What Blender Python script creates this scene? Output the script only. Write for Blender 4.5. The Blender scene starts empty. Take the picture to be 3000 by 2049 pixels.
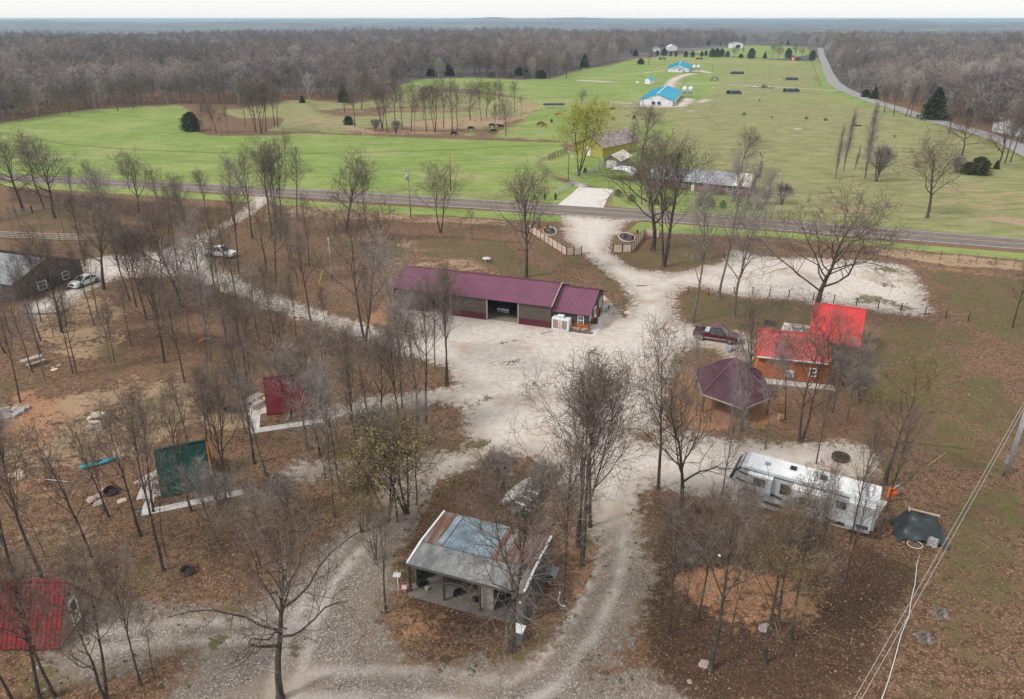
import bpy, math, random, numpy as np
from mathutils import Vector, Matrix
random.seed(7); RNG = np.random.default_rng(7)
R = math.radians
# ---------------------------------------------------------------- camera, sky, sun, exposure
H = 38.0; PITCH = R(24.28); FPX = 2150.0; CX = 1500.0; CY = 1024.5
scene = bpy.context.scene
COL = scene.collection
cam_d = bpy.data.cameras.new('camera'); cam = bpy.data.objects.new('camera', cam_d); COL.objects.link(cam)
cam.location = (0, 0, H); cam.rotation_euler = (R(90) - PITCH, 0, 0)
cam_d.sensor_width = 36; cam_d.lens = FPX / 3000 * 36; cam_d.clip_start = 1; cam_d.clip_end = 60000
scene.camera = cam
world = bpy.data.worlds.new('World'); scene.world = world; world.use_nodes = True
SUN_EL, SUN_AZ = R(46), R(-118)          # azimuth from +Y towards +X: the veiled sun stands high behind the left shoulder
wn = world.node_tree
sky = wn.nodes.new('ShaderNodeTexSky'); sky.sky_type = 'NISHITA'; sky.sun_disc = False
sky.sun_elevation = SUN_EL; sky.sun_rotation = SUN_AZ; sky.altitude = 300
sky.air_density = 1.0; sky.dust_density = 1.5; sky.ozone_density = 1.0
bg = wn.nodes['Background']
hsv = wn.nodes.new('ShaderNodeHueSaturation'); hsv.inputs['Saturation'].default_value = 0.35
wn.links.new(sky.outputs[0], hsv.inputs['Color']); 
cl = wn.nodes.new('ShaderNodeMix'); cl.data_type = 'RGBA'; cl.inputs[0].default_value = 0.62; cl.inputs[7].default_value = (11.0, 11.0, 11.0, 1)   # thin bright overcast
wn.links.new(hsv.outputs[0], cl.inputs[6]); wn.links.new(cl.outputs[2], bg.inputs[0])
bg.inputs[1].default_value = 0.10
sun_d = bpy.data.lights.new('sun', 'SUN'); sun = bpy.data.objects.new('sun', sun_d); COL.objects.link(sun)
sun_d.energy = 1.8; sun_d.angle = R(10); sun_d.color = (1, 0.95, 0.88)
sd_ = Vector((math.sin(SUN_AZ) * math.cos(SUN_EL), math.cos(SUN_AZ) * math.cos(SUN_EL), math.sin(SUN_EL)))
sun.rotation_euler = sd_.to_track_quat('Z', 'Y').to_euler()
scene.view_settings.view_transform = 'Standard'; scene.view_settings.look = 'None'
scene.view_settings.exposure = 0.24; scene.view_settings.gamma = 1
scene.render.resolution_x = 1024; scene.render.resolution_y = 699

# ---------------------------------------------------------------- geometry of the photograph -> places on the ground
cp, sp = math.cos(PITCH), math.sin(PITCH)
def ray(px, py):
    a = (px - CX) / FPX; b = (py - CY) / FPX
    return (a, cp - b * sp, -sp - b * cp)
def hz(x, y):
    """terrain height (works on arrays)"""
    x = np.asarray(x, float); y = np.asarray(y, float)
    d = np.hypot(x, y)
    w = np.clip((d - 230) / 500, 0, 1); w = w * w * (3 - 2 * w)
    h = w * (1.6 * np.sin(x / 95 + 1.1) * np.cos(y / 130) + 1.2 * np.sin(x / 210 - y / 170))
    w2 = np.clip((d - 1000) / 1300, 0, 1); w2 = w2 * w2 * (3 - 2 * w2)
    h = h + w2 * (5 * np.sin(x / 330 + y / 900) + 6 * np.sin(y / 300 + x / 1500 + 2) - 26)
    w4 = np.clip((d - 1650) / 500, 0, 1); h = h + w4 * (10 + 2.5 * np.sin(x / 23 + y / 61) * np.sin(y / 71 - x / 37))
    w3 = np.clip((d - 3200) / 6500, 0, 1)
    h = h + w3 * (22 + 9 * np.sin(x / 1500 + 1.7 + y / 2300) + 7 * np.sin(x / 700 + y / 900) + 5 * np.sin(x / 260 - y / 1400)) + np.clip((d - 1900) / 600, 0, 1) * (10 * np.sin(y / 330 + x / 1900 + 1.2 * np.sin(x / 1300)) + 6 * np.sin(x / 640 + y / 500))
    w5 = np.clip((d - 6000) / 9000, 0, 1); h = h + w5 * (8 - 150 * (x / (d + 1)) ** 2 + 7 * np.sin(9 * x / (d + 1) + 1) + 5 * np.sin(23 * x / (d + 1)))
    return h
def G(px, py, dz=0.0):
    """point dz above the ground seen at pixel px,py of the photograph"""
    r = ray(px, py); z = dz; x = y = 0
    for _ in range(30 if py < 420 else 1):
        t = (z - H) / r[2]; x = r[0] * t; y = r[1] * t
        z = 0.5 * z + 0.5 * (float(hz(x, y)) + dz) if py < 420 else dz
    if py >= 420: return Vector((x, y, dz))
    return Vector((x, y, float(hz(x, y)) + dz))
def proj(X):
    x, y, z = X[0], X[1], X[2] - H; d = y * cp - z * sp
    return (CX + FPX * x / d, CY - FPX * (y * sp + z * cp) / d)
def height_to(b, ty):
    lo, hi = 0, 45
    for _ in range(40):
        m = (lo + hi) / 2
        if proj((b[0], b[1], b[2] + m))[1] > ty: lo = m
        else: hi = m
    return m
def wall(px, py, o, ang, yl=0.0):
    """pixel -> (x, z) on the vertical plane local y = yl of a thing at o turned by ang"""
    r = ray(px, py); nx, ny = -math.sin(ang), math.cos(ang)
    t = (o[0] * nx + o[1] * ny + yl) / (r[0] * nx + r[1] * ny)
    x, y, z = r[0] * t - o[0], r[1] * t - o[1], H + r[2] * t
    return (x * math.cos(ang) + y * math.sin(ang), z)

# ---------------------------------------------------------------- materials
MATS = {}
class NT:
    def __init__(s, m): s.t = m.node_tree; s.n = s.t.nodes; s.l = s.t.links
    def new(s, k, **kw):
        n = s.n.new(k)
        for a, b in kw.items(): setattr(n, a, b)
        return n
    def put(s, sock, v):
        if v is None: return
        if hasattr(v, 'default_value') and hasattr(v, 'is_output'): s.l.new(v, sock)
        elif isinstance(v, (tuple, list)) and len(v) == 3 and sock.type == 'RGBA': sock.default_value = (*v, 1)
        else: sock.default_value = v
    def coord(s, which='Object'): return s.new('ShaderNodeTexCoord').outputs[which]
    def noise(s, vec, scale, detail=3, rough=0.55, out=0):
        n = s.new('ShaderNodeTexNoise'); s.put(n.inputs['Vector'], vec)
        n.inputs['Scale'].default_value = scale; n.inputs['Detail'].default_value = detail; n.inputs['Roughness'].default_value = rough
        return n.outputs[out]
    def vor(s, vec, scale, out='Color', feature='F1'):
        n = s.new('ShaderNodeTexVoronoi', feature=feature); s.put(n.inputs['Vector'], vec); n.inputs['Scale'].default_value = scale
        return n.outputs[out]
    def math(s, op, a, b=0.0, c=0.0):
        n = s.new('ShaderNodeMath', operation=op); s.put(n.inputs[0], a); s.put(n.inputs[1], b); s.put(n.inputs[2], c); return n.outputs[0]
    def mapr(s, v, a, b, c=0.0, d=1.0, smooth=True):
        n = s.new('ShaderNodeMapRange'); n.interpolation_type = 'SMOOTHSTEP' if smooth else 'LINEAR'; n.clamp = True
        s.put(n.inputs[0], v); s.put(n.inputs[1], a); s.put(n.inputs[2], b); s.put(n.inputs[3], c); s.put(n.inputs[4], d); return n.outputs[0]
    def mix(s, f, a, b, mode='MIX'):
        n = s.new('ShaderNodeMix', data_type='RGBA', blend_type=mode); s.put(n.inputs[0], f); s.put(n.inputs[6], a); s.put(n.inputs[7], b); return n.outputs[2]
    def attr(s, name, out='Fac'): return s.new('ShaderNodeAttribute', attribute_name=name).outputs[out]
    def sep(s, v):
        n = s.new('ShaderNodeSeparateXYZ'); s.put(n.inputs[0], v); return n.outputs
    def vmul(s, v, k):
        n = s.new('ShaderNodeVectorMath', operation='MULTIPLY'); s.put(n.inputs[0], v); n.inputs[1].default_value = k; return n.outputs[0]
def newmat(name):
    m = bpy.data.materials.new(name); m.use_nodes = True; nt = NT(m); b = m.node_tree.nodes['Principled BSDF']; return m, nt, b
def mat(name, col, rough=0.8, var=0.15, scale=3.0, metal=0.0, bump=0.0, spec=0.3, col2=None, fine=0.0, stretch=None, emis=0):
    """painted / plain surface with gentle uneven wear"""
    if name in MATS: return MATS[name]
    m, nt, b = newmat(name); c = nt.coord()
    if stretch: c = nt.vmul(c, stretch)
    n1 = nt.noise(c, scale, 5, 0.6)
    f = nt.mapr(n1, 0.3, 0.7)
    dark = tuple(x * (1 - var) for x in col); light = tuple(min(1, x * (1 + var)) for x in col)
    if col2: out = nt.mix(nt.mapr(n1, 0.42, 0.62), col, col2)
    else: out = nt.mix(f, dark, light)
    if fine:
        v = nt.vor(c, 9.0); g = nt.mapr(nt.sep(v)[0], 0, 1, 1 - fine, 1 + fine, False)
        out = nt.mix(1.0, out, g, 'MULTIPLY')
    nt.put(b.inputs['Base Color'], out); b.inputs['Roughness'].default_value = rough; b.inputs['Metallic'].default_value = metal
    b.inputs['Specular IOR Level'].default_value = spec
    if bump:
        bn = nt.new('ShaderNodeBump'); bn.inputs['Strength'].default_value = bump; bn.inputs['Distance'].default_value = 0.05
        nt.put(bn.inputs['Height'], nt.noise(c, scale * 6, 4)); nt.put(b.inputs['Normal'], bn.outputs[0])
    MATS[name] = m; return m
def glass(name, col=(0.03, 0.04, 0.045)):
    if name in MATS: return MATS[name]
    m, nt, b = newmat(name); nt.put(b.inputs['Base Color'], nt.mix(nt.noise(nt.coord(), 2.0), col, tuple(x * 2.2 for x in col)))
    b.inputs['Roughness'].default_value = 0.08; b.inputs['Specular IOR Level'].default_value = 0.8; MATS[name] = m; return m

# ---------------------------------------------------------------- mesh builder
class MB:
    def __init__(s): s.v = []; s.f = []; s.sm = []
    def add(s, vs, fs, smooth=False):
        k = len(s.v); s.v += [tuple(v) for v in vs]; s.f += [tuple(i + k for i in f) for f in fs]; s.sm += [smooth] * len(fs); return s
    def box(s, a, b):
        x0, y0, z0 = a; x1, y1, z1 = b
        return s.add([(x0,y0,z0),(x1,y0,z0),(x1,y1,z0),(x0,y1,z0),(x0,y0,z1),(x1,y0,z1),(x1,y1,z1),(x0,y1,z1)],
              [(0,3,2,1),(4,5,6,7),(0,1,5,4),(1,2,6,5),(2,3,7,6),(3,0,4,7)])
    def cbox(s, c, d, rz=0.0, rx=0.0, ry=0.0):
        M = Matrix.Rotation(rz, 3, 'Z') @ Matrix.Rotation(ry, 3, 'Y') @ Matrix.Rotation(rx, 3, 'X'); c = Vector(c)
        vs = [c + M @ Vector((i * d[0] / 2, j * d[1] / 2, k * d[2] / 2)) for k in (-1, 1) for i, j in ((-1,-1),(1,-1),(1,1),(-1,1))]
        return s.add(vs, [(0,3,2,1),(4,5,6,7),(0,1,5,4),(1,2,6,5),(2,3,7,6),(3,0,4,7)])
    def slab(s, q, t):
        """quad of 4 points thickened downwards along its normal by t"""
        q = [Vector(p) for p in q]; n = (q[1] - q[0]).cross(q[3] - q[0]).normalized()
        if n.z < 0: n = -n
        lo = [p - n * t for p in q]; k = len(q)
        return s.add(q + lo, [tuple(range(k)), tuple(range(2 * k - 1, k - 1, -1))] + [(i, i + k, (i + 1) % k + k, (i + 1) % k) for i in range(k)])
    def bar(s, a, b, w, h=None, up=(0, 0, 1)):
        a = Vector(a); b = Vector(b); h = h or w; d = (b - a).normalized(); u = Vector(up)
        if abs(d.dot(u)) > 0.98: u = Vector((0, 1, 0))
        x = d.cross(u).normalized(); y = x.cross(d).normalized()
        vs = [p + x * (i * w / 2) + y * (j * h / 2) for p in (a, b) for i, j in ((-1,-1),(1,-1),(1,1),(-1,1))]
        return s.add(vs, [(0,3,2,1),(4,5,6,7),(0,1,5,4),(1,2,6,5),(2,3,7,6),(3,0,4,7)])
    def tube(s, pts, rad, n=8, cap=True, smooth=True):
        pts = [Vector(p) for p in pts]; rad = rad if isinstance(rad, (list, tuple)) else [rad] * len(pts); vs = []; px = None
        for i, p in enumerate(pts):
            d = (pts[min(i + 1, len(pts) - 1)] - pts[max(i - 1, 0)]).normalized()
            if px is None:
                u = Vector((0, 0, 1)) if abs(d.z) < 0.9 else Vector((1, 0, 0)); px = d.cross(u).normalized()
            else: px = (px - d * px.dot(d)).normalized()
            py = d.cross(px)
            vs += [p + (px * math.cos(2 * math.pi * k / n) + py * math.sin(2 * math.pi * k / n)) * rad[i] for k in range(n)]
        fs = [(i * n + k, i * n + (k + 1) % n, (i + 1) * n + (k + 1) % n, (i + 1) * n + k) for i in range(len(pts) - 1) for k in range(n)]
        s.add(vs, fs, smooth)
        if cap:
            k0 = len(s.v) - len(vs); s.f.append(tuple(k0 + k for k in range(n - 1, -1, -1))); s.sm.append(False)
            s.f.append(tuple(k0 + (len(pts) - 1) * n + k for k in range(n))); s.sm.append(False)
        return s
    def lathe(s, prof, c=(0, 0, 0), n=20, smooth=True):
        c = Vector(c); vs = [c + Vector((r * math.cos(2 * math.pi * k / n), r * math.sin(2 * math.pi * k / n), z)) for r, z in prof for k in range(n)]
        fs = [(i * n + k, i * n + (k + 1) % n, (i + 1) * n + (k + 1) % n, (i + 1) * n + k) for i in range(len(prof) - 1) for k in range(n)]
        return s.add(vs, fs, smooth)
    def prism(s, poly, axis, a, b):
        """polygon (u,v) extruded along axis 'x','y','z' from a to b"""
        def P(u, v, w): return {'x': (w, u, v), 'y': (u, w, v), 'z': (u, v, w)}[axis]
        k = len(poly); vs = [P(u, v, a) for u, v in poly] + [P(u, v, b) for u, v in poly]
        return s.add(vs, [tuple(range(k)), tuple(range(2 * k - 1, k - 1, -1))] + [(i, i + k, (i + 1) % k + k, (i + 1) % k) for i in range(k)])
    def roof(s, e0, e1, r1, r0, t=0.06, pitch=0.3, rib=0.035, rw=0.05):
        """ribbed sheet from eave e0-e1 to ridge r0-r1"""
        e0, e1, r1, r0 = map(Vector, (e0, e1, r1, r0)); s.slab([e0, e1, r1, r0], t)
        n = (e1 - e0).cross(r0 - e0).normalized(); n = n if n.z > 0 else -n; L = (e1 - e0).length; k = max(2, int(L / pitch))
        for i in range(k + 1):
            f = i / k; f = min(max(f, 0.004), 0.996); s.bar(e0.lerp(e1, f) + n * rib * 0.4, r0.lerp(r1, f) + n * rib * 0.4, rw, rib * 1.2, up=n)
        return s
    def build(s, name, m, parent=None, loc=None, bevel=0.0):
        me = bpy.data.meshes.new(name); me.from_pydata(s.v, [], s.f); me.materials.append(m)
        me.polygons.foreach_set('use_smooth', s.sm); me.update()
        bm = __import__('bmesh').new(); bm.from_mesh(me); __import__('bmesh').ops.recalc_face_normals(bm, faces=bm.faces); bm.to_mesh(me); bm.free()
        o = bpy.data.objects.new(name, me); COL.objects.link(o)
        if parent: o.parent = parent
        if loc is not None: o.location = loc
        if bevel:
            md = o.modifiers.new('bevel', 'BEVEL'); md.width = bevel; md.segments = 2; md.limit_method = 'ANGLE'
        return o
def tag(o, label=None, cat=None, group=None, kind=None):
    if label: o['label'] = label
    if cat: o['category'] = cat
    if group: o['group'] = group
    if kind: o['kind'] = kind
    return o
def thing(name, label, cat, loc=(0, 0, 0), rz=0.0, group=None):
    o = bpy.data.objects.new(name, None); COL.objects.link(o); o.location = loc; o.rotation_euler = (0, 0, rz); o.empty_display_size = 0.5
    return tag(o, label, cat, group)
def copy_tree(o, parent=None):
    c = o.copy(); COL.objects.link(c)
    if parent: c.parent = parent
    for ch in [k for k in bpy.data.objects if k.parent == o]: copy_tree(ch, c)
    return c
def copy_simple(root, kids, loc, rz, sc, label, group):
    """copy of a thing and its (given) parts"""
    c = root.copy(); COL.objects.link(c); c.location = loc; c.rotation_euler = (0, 0, rz); c.scale = sc; c['label'] = label; c['group'] = group
    for k in kids:
        d = k.copy(); COL.objects.link(d); d.parent = c
    return c
# ---------------------------------------------------------------- the lie of the land: outlines on the ground, as pixels of the photograph
GRAVEL = [[(1640,630),(1654,655),(1648,672),(1661,704),(1682,723),(1704,739),(1727,762),(1752,782),(1777,804),(1799,820),(1821,835),(1840,864),(1843,895),(1832,925),
 (1812,912),(1795,888),(1760,870),(1690,862),(1500,842),(1300,862),(1175,888),(1164,906),(1177,933),(1206,960),(1214,984),(1199,992),(1136,972),(1073,952),(1010,933),(934,911),(861,886),(820,867),(776,851),
 (726,832),(684,808),(645,785),(618,762),(608,735),(613,700),(661,664),(736,632),(775,600),(790,580),(745,573),(726,600),(687,635),(632,668),(565,696),(513,703),(495,730),(450,738),(330,745),(240,765),(225,800),(170,850),(120,880),
 (70,900),(60,925),(110,930),(190,905),(235,868),(300,830),(360,815),(450,812),(530,805),(560,808),(597,826),(663,855),(726,880),(802,910),(902,941),(972,958),(1019,980),(1073,1001),(1120,1017),(1199,1042),(1255,1060),
 (1272,1070),(1295,1072),(1322,1097),(1337,1113),(1325,1132),(1300,1136),(1230,1150),(1136,1163),(1073,1166),(1025,1185),(978,1195),(931,1222),(972,1234),(1010,1218),(1091,1208),(1167,1196),(1255,1193),(1310,1180),(1352,1197),(1357,1257),
 (1370,1285),(1340,1318),(1270,1322),(1199,1320),(1073,1336),(994,1349),(947,1352),(883,1358),(833,1380),(827,1402),(868,1418),(931,1402),(1010,1384),(1057,1374),(1110,1400),(1120,1440),(1080,1480),(1040,1520),(1000,1560),(950,1600),
 (900,1640),(860,1680),(820,1715),(790,1740),(700,1785),(630,1782),(472,1771),(441,1774),(375,1760),(315,1754),(277,1758),(214,1842),(172,1905),(129,1914),(110,1958),(164,2021),(252,1990),(340,1977),(441,1946),(517,1911),(548,1921),
 (561,1952),(535,1990),(504,2021),(480,2070),(470,2150),(1300,2180),(2100,2150),(2060,2060),(2006,2027),(1956,1999),(1895,1980),(1800,1977),(1760,1970),(1735,1958),(1778,1940),(1789,1930),(1834,1882),(1862,1850),(1884,1820),(1900,1782),(1911,1732),(1917,1660),(1898,1604),(1882,1546),(1882,1484),
 (1880,1445),(1905,1425),(1936,1433),(1984,1440),(2078,1452),(2141,1462),(2180,1480),(2500,1420),(2583,1385),(2583,1372),(2568,1338),(2533,1304),(2495,1294),(2442,1294),(2394,1301),(2330,1298),(2236,1291),(2141,1294),(2110,1285),(2047,1269),(1962,1275),
 (1940,1240),(1935,1200),(1950,1140),(1975,1105),(1990,1075),(1985,1050),(2040,1018),(2100,1030),(2130,1058),(2190,1062),(2215,1040),(2215,1000),(2191,984),(2166,974),(2078,964),(2040,956),(2015,948),(1996,940),(1980,927),(1977,901),(1972,876),(1983,857),(2015,843),(2060,842),(2116,857),
 (2150,867),(2204,872),(2254,876),(2300,876),(2382,889),(2489,898),(2536,906),(2615,917),(2691,928),(2741,917),(2735,908),(2713,889),(2710,857),(2700,838),(2684,816),(2675,794),(2640,775),(2583,767),(2533,763),(2442,760),(2363,752),(2300,757),(2235,750),(2198,744),(2182,734),(2141,733),
 (2132,757),(2106,772),(2062,779),(2031,788),(1968,798),(1920,795),(1876,791),(1848,782),(1820,763),(1794,744),(1782,728),(1787,714),(1801,693),(1815,683),(1818,669),(1832,655),(1850,645),(1872,646)]]
ISLAND = [[(1120,1795),(1150,1720),(1165,1640),(1200,1560),(1250,1470),(1280,1420),(1345,1390),(1440,1330),(1500,1330),(1560,1340),(1600,1400),(1650,1440),(1700,1480),(1730,1540),(1745,1620),(1740,1690),(1690,1745),(1660,1800),(1620,1860),(1560,1905),(1480,1935),(1380,1945),(1270,1945),(1190,1925),(1160,1880),(1125,1850)],
 [(1860,1290),(1890,1262),(1925,1262),(1905,1300)]]
def E(cx, cy, rx, ry, a=0):   # ellipse in pixels -> polygon
    return [(cx + rx * math.cos(t) * math.cos(a) - ry * math.sin(t) * math.sin(a), cy + rx * math.cos(t) * math.sin(a) + ry * math.sin(t) * math.cos(a)) for t in np.linspace(0, 2 * math.pi, 25)[:-1]]
GREEN = [ (0.85,1.5,[(1600,470),(1660,440),(1760,470),(1830,500),(1900,540),(2200,590),(2260,600),(2260,640),(2058,626),(1800,605),(1790,560),(1700,535),(1640,520),(1600,500)]),(0.8,1,[(1640,530),(1700,548),(1665,575),(1636,598),(1560,590),(1620,560)]),(0.7,3,[(2190,560),(2330,560),(2400,620),(2300,640),(2200,620)]),  # (strength, softness m, polygon) pasture
 (1.0, 3, [(-900,430),(-300,380),(0,366),(60,352),(170,333),(280,322),(400,314),(520,308),(560,330),(550,375),(640,395),(800,396),(900,392),(1100,400),(1300,408),(1500,415),(1640,418),(1650,450),(1600,470),(1590,500),(1650,540),(1600,575),(1560,583),(1476,588),(1179,571),(879,554),(678,544),(471,531),(194,516),(-300,498)]),
 (0.8, 8, [(1206,234),(1366,228),(1516,234),(1624,230),(1684,208),(1774,194),(1870,172),(2010,160),(2300,178),(2370,180),(2400,170),(2425,215),(2480,272),(2560,303),(2660,335),(2740,365),(2860,400),(3020,470),(3200,560),(3200,740),(2883,692),(2573,666),(2250,638),(2050,622),(1900,616),(1780,600),(1840,540),(1760,500),(1700,430),(1660,415),(1560,408),(1450,400),(1540,340),(1560,320),(1540,290),(1400,262),(1250,262),(1150,272),(1100,262)]),
 (0.9, 5, [(2140,140),(2200,134),(2360,138),(2372,160),(2290,172),(2130,165),(2000,152)]),
 (0.8, 6, [(860,300),(900,292),(960,300),(1000,330),(930,345),(860,330)]),
 (0.75, 0.8, [(1640,632),(1600,630),(1476,620),(1179,606),(976,594),(808,582),(795,596),(960,612),(1100,622),(1300,632),(1500,645),(1645,650)]),
 (0.75, 0.8, [(1870,650),(1990,657),(2226,676),(2357,686),(2670,716),(3000,742),(3100,750),(3100,775),(3000,762),(2700,735),(2400,706),(2226,692),(2060,690),(1900,680),(1835,682)]),
 (0.9, 1, [(-200,500),(100,528),(500,560),(745,577),(730,592),(500,578),(240,560),(0,545),(-200,530)]),
]
GREEN.append((0.72, 6, [(640,312),(840,292),(1000,300),(1100,280),(1250,262),(1540,290),(1560,320),(1540,340),(1450,372),(1380,397),(1100,399),(900,386),(700,394),(640,380)]))
BROWN = [(0.6,3,E(700,392,150,9)),(0.85,2,[(560,330),(640,330),(700,345),(830,345),(830,362),(760,395),(600,398),(560,380)]),(0.6,4,E(1200,385,190,14)),(0.75,4,E(1430,352,90,12)),(0.75,3,E(1300,365,120,16)),(0.6,5,E(1040,330,120,14)),(0.5,6,E(1250,320,200,12)),(0.8,5,[(640,304),(840,276),(860,292),(700,322),(640,322)]),(0.8,5,[(990,285),(1100,262),(1190,232),(1200,240),(1110,290),(1010,312)])]
GRASS = [  # dull lawn green among the litter
 (0.62,1.5,[(1998,950),(1978,905),(1974,876),(1985,858),(2020,845),(2150,870),(2300,880),(2400,895),(2400,960),(2230,965),(2160,975),(2080,960)]),
 (0.6,1.5,[(1800,745),(1860,785),(1920,795),(2030,785),(2100,770),(2130,735),(2100,700),(1920,700),(1850,740)]),
 (0.6,2.5,[(1230,690),(1500,700),(1560,760),(1640,800),(1760,860),(1690,862),(1500,840),(1400,780),(1300,740),(1180,730)]),
 (0.62,2,[(2700,780),(2780,790),(3100,830),(3100,1000),(2850,990),(2760,900),(2720,850)]),
 (0.55,2,[(2540,910),(2700,935),(2850,950),(2900,1020),(2750,1080),(2600,1010),(2530,1020)]),
 (0.62,3,E(2640,1100,230,130)),(0.6,3,E(2860,1250,190,170)),(0.6,2,E(2900,1560,170,150)),(0.6,3,E(2880,1780,190,150)),(0.5,3,E(2700,1950,150,80)),(0.5,3,E(2650,1500,60,60)),
 (0.55,2,[(0,640),(150,600),(330,610),(340,650),(180,690),(80,672),(0,690)]),
 (0.6,2,E(310,725,120,22)),(0.55,2,E(330,1050,80,60)),(0.6,0.8,E(297,1030,26,10)),(0.45,3,E(30,1130,120,60)),(0.5,2,E(430,1200,150,40,-0.4)),
 (0.5,2,E(650,1050,90,50)),(0.55,2,E(790,1085,40,30)),(0.6,2,E(1330,1118,40,20)),(0.5,2,E(1180,1040,100,30,0.3)),(0.55,1.5,E(900,1290,120,30,-0.2)),(0.5,2,E(640,1400,100,45,-0.3)),
 (0.6,1.5,E(2200,1155,60,30)),(0.62,1,E(2230,1130,60,14)),(0.6,1,E(2180,1250,30,10)),(0.5,2,E(2240,1230,110,50)),
 (0.6,1.5,[(1180,1735),(1210,1760),(1330,1800),(1400,1830),(1400,1870),(1260,1860),(1180,1810)]),
 (0.6,1.2,E(1822,1640,22,60,-0.1)),(0.55,1,E(1865,1790,30,70,0.2)),(0.5,1.2,E(1890,1560,30,90,0)),(0.45,1,E(1810,1650,14,60,0)),
 (0.6,1,[(1838,850),(1862,900),(1848,950),(1812,930),(1806,880)]),(0.6,1,E(1790,835,35,22,0.5)),
 (0.55,1.5,E(440,1700,50,30)),(0.4,2,E(2100,1490,200,40,0.2)),(0.4,1.5,E(2030,1700,120,60)),(0.45,1.5,E(1050,1830,10,10)),
 (0.5,2,E(1600,740,60,30,0.5)),(0.55,1.5,E(1080,730,150,25,0.1)),(0.55,1.5,E(1330,745,120,18)),(0.5,2,E(1560,690,30,20)),
]
CLAY = [  # bare orange earth
 (0.9,1.2,[(1150,870),(1162,905),(1176,930),(1130,955),(1085,950),(1075,925),(1110,900)]),
 (0.7,1.5,E(90,1230,90,90,-0.5)),(0.65,1.5,E(190,1225,40,30)),(0.6,1.5,E(350,1130,60,14,-0.2)),(0.55,1.5,E(130,1400,110,28,-0.4)),(0.6,1,E(125,1450,30,16)),(0.5,1.5,E(340,1180,20,8)),
 (0.8,1.2,[(1993,1075),(2050,1070),(2120,1150),(2240,1170),(2300,1165),(2290,1250),(2170,1245),(2080,1270),(1975,1255),(1955,1200),(1962,1135)]),
 (0.7,1,E(2150,975,40,7)),
 (0.62,1.2,[(2000,1640),(2080,1630),(2210,1660),(2330,1700),(2400,1760),(2400,1840),(2300,1840),(2150,1860),(2010,1780),(1960,1700)]),
 (0.55,1.2,E(1690,1640,28,120,0)),(0.5,1.2,E(1600,1480,60,40)),(0.45,1.5,E(1250,1830,130,60,0.2)),(0.4,1.5,E(1450,1430,60,60)),
 (0.5,1,E(885,1690,40,20,-0.5)),(0.4,1.2,E(60,850,10,6)),(0.6,1,E(10,910,60,20)),(0.4,1.5,E(800,1480,100,60)),(0.35,1.5,E(800,1150,10,10)),
 (0.5,2,[(2560,765),(2700,790),(3050,830),(3050,815),(2700,772),(2560,750)]),(0.6,2,[(1940,156),(2300,160),(2290,164),(1940,160)]),
 (0.35,1.2,E(1250,1410,60,40)),(0.3,2,E(1560,1060,200,20)),(0.45,2,E(1880,1005,70,12,-0.15)),
]
TAN = [  # dead blond grass
 (0.62,5,[(820,350),(860,342),(960,340),(1010,345),(1060,370),(1150,390),(1100,398),(1000,385),(900,372),(840,375)]),
 (0.55,4,[(1100,400),(1380,392),(1460,400),(1640,412),(1640,405),(1450,392),(1380,385),(1150,380)]),
 (0.6,3,[(1380,340),(1600,330),(1560,345),(1460,370),(1380,380),(1200,385),(1150,360)]),
 (0.6,5,[(1640,310),(1540,290),(1450,310),(1550,340)]),
 (0.75,3,[(2350,590),(2450,590),(2620,625),(2560,635),(2440,620)]),(0.8,1.2,[(2840,635),(3000,665),(3150,690),(3150,660),(3000,640),(2850,622)]),
 (0.55,4,[(2750,520),(3100,560),(3100,660),(2900,620),(2700,600)]),(0.45,5,[(2480,335),(2800,340),(2800,372),(2500,360)]),
 (0.6,1.5,[(1900,168),(2350,182),(2340,190),(1960,186),(1880,176)]),(0.55,2,E(1500,383,50,8,-0.1)),(0.35,2,E(2280,480,100,20)),
 (0.5,1.5,[(790,590),(1000,610),(1500,645),(1500,665),(1200,655),(900,640),(700,660)]),(0.6,1.5,[(2560,722),(3000,765),(3100,775),(3100,800),(2800,785),(2550,748)]),(0.5,1,E(1560,800,40,12,0.3)),(0.5,1,E(1370,795,60,16,0.1)),
 (0.45,3,[(300,308),(560,300),(560,312),(400,320),(200,330)]),(0.5,3,[(0,362),(60,366),(150,362),(120,372),(0,375)]),
 (0.5,2,E(1480,1420,120,30)),
 (0.5,3,E(230,960,200,120)),(0.55,3,E(300,1250,340,140,-0.3)),(0.5,3,E(640,1230,140,60)),(0.45,3,E(1250,760,300,60,0.15)),(0.5,2,E(540,1420,140,50,-0.2)),(0.4,2,E(850,1250,140,30,-0.2)),(0.45,3,E(200,1560,250,60,-0.1)),
]
DRYP = [ (0.85,10,[(1960,330),(2060,290),(2560,310),(2740,370),(2860,400),(3200,560),(3200,740),(2883,692),(2250,638),(2100,500),(1950,420)]),(0.6,10,[(1640,290),(2040,300),(2100,240),(2400,180),(2420,270),(2560,310),(2200,300),(1700,430)]), # duller, drier pasture
 (0.8,12,[(1960,330),(2200,300),(2420,330),(2740,400),(2740,470),(2500,460),(2100,430),(1950,400)]),
 (0.5,10,[(1100,262),(1400,262),(1560,290),(1640,310),(1640,290),(1500,262),(1300,250),(1100,250)]),
 (0.75,10,[(2500,480),(2760,460),(3100,560),(3100,720),(2800,680),(2620,650),(2620,560)]),
 (0.5,8,[(2080,190),(2360,190),(2400,240),(2420,270),(2200,262),(2080,240)]),(0.6,3,[(1250,560),(1400,560),(1540,575),(1540,590),(1250,575)]),
 (0.6,3,[(940,545),(1240,555),(1240,572),(940,560)]),
]
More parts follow.
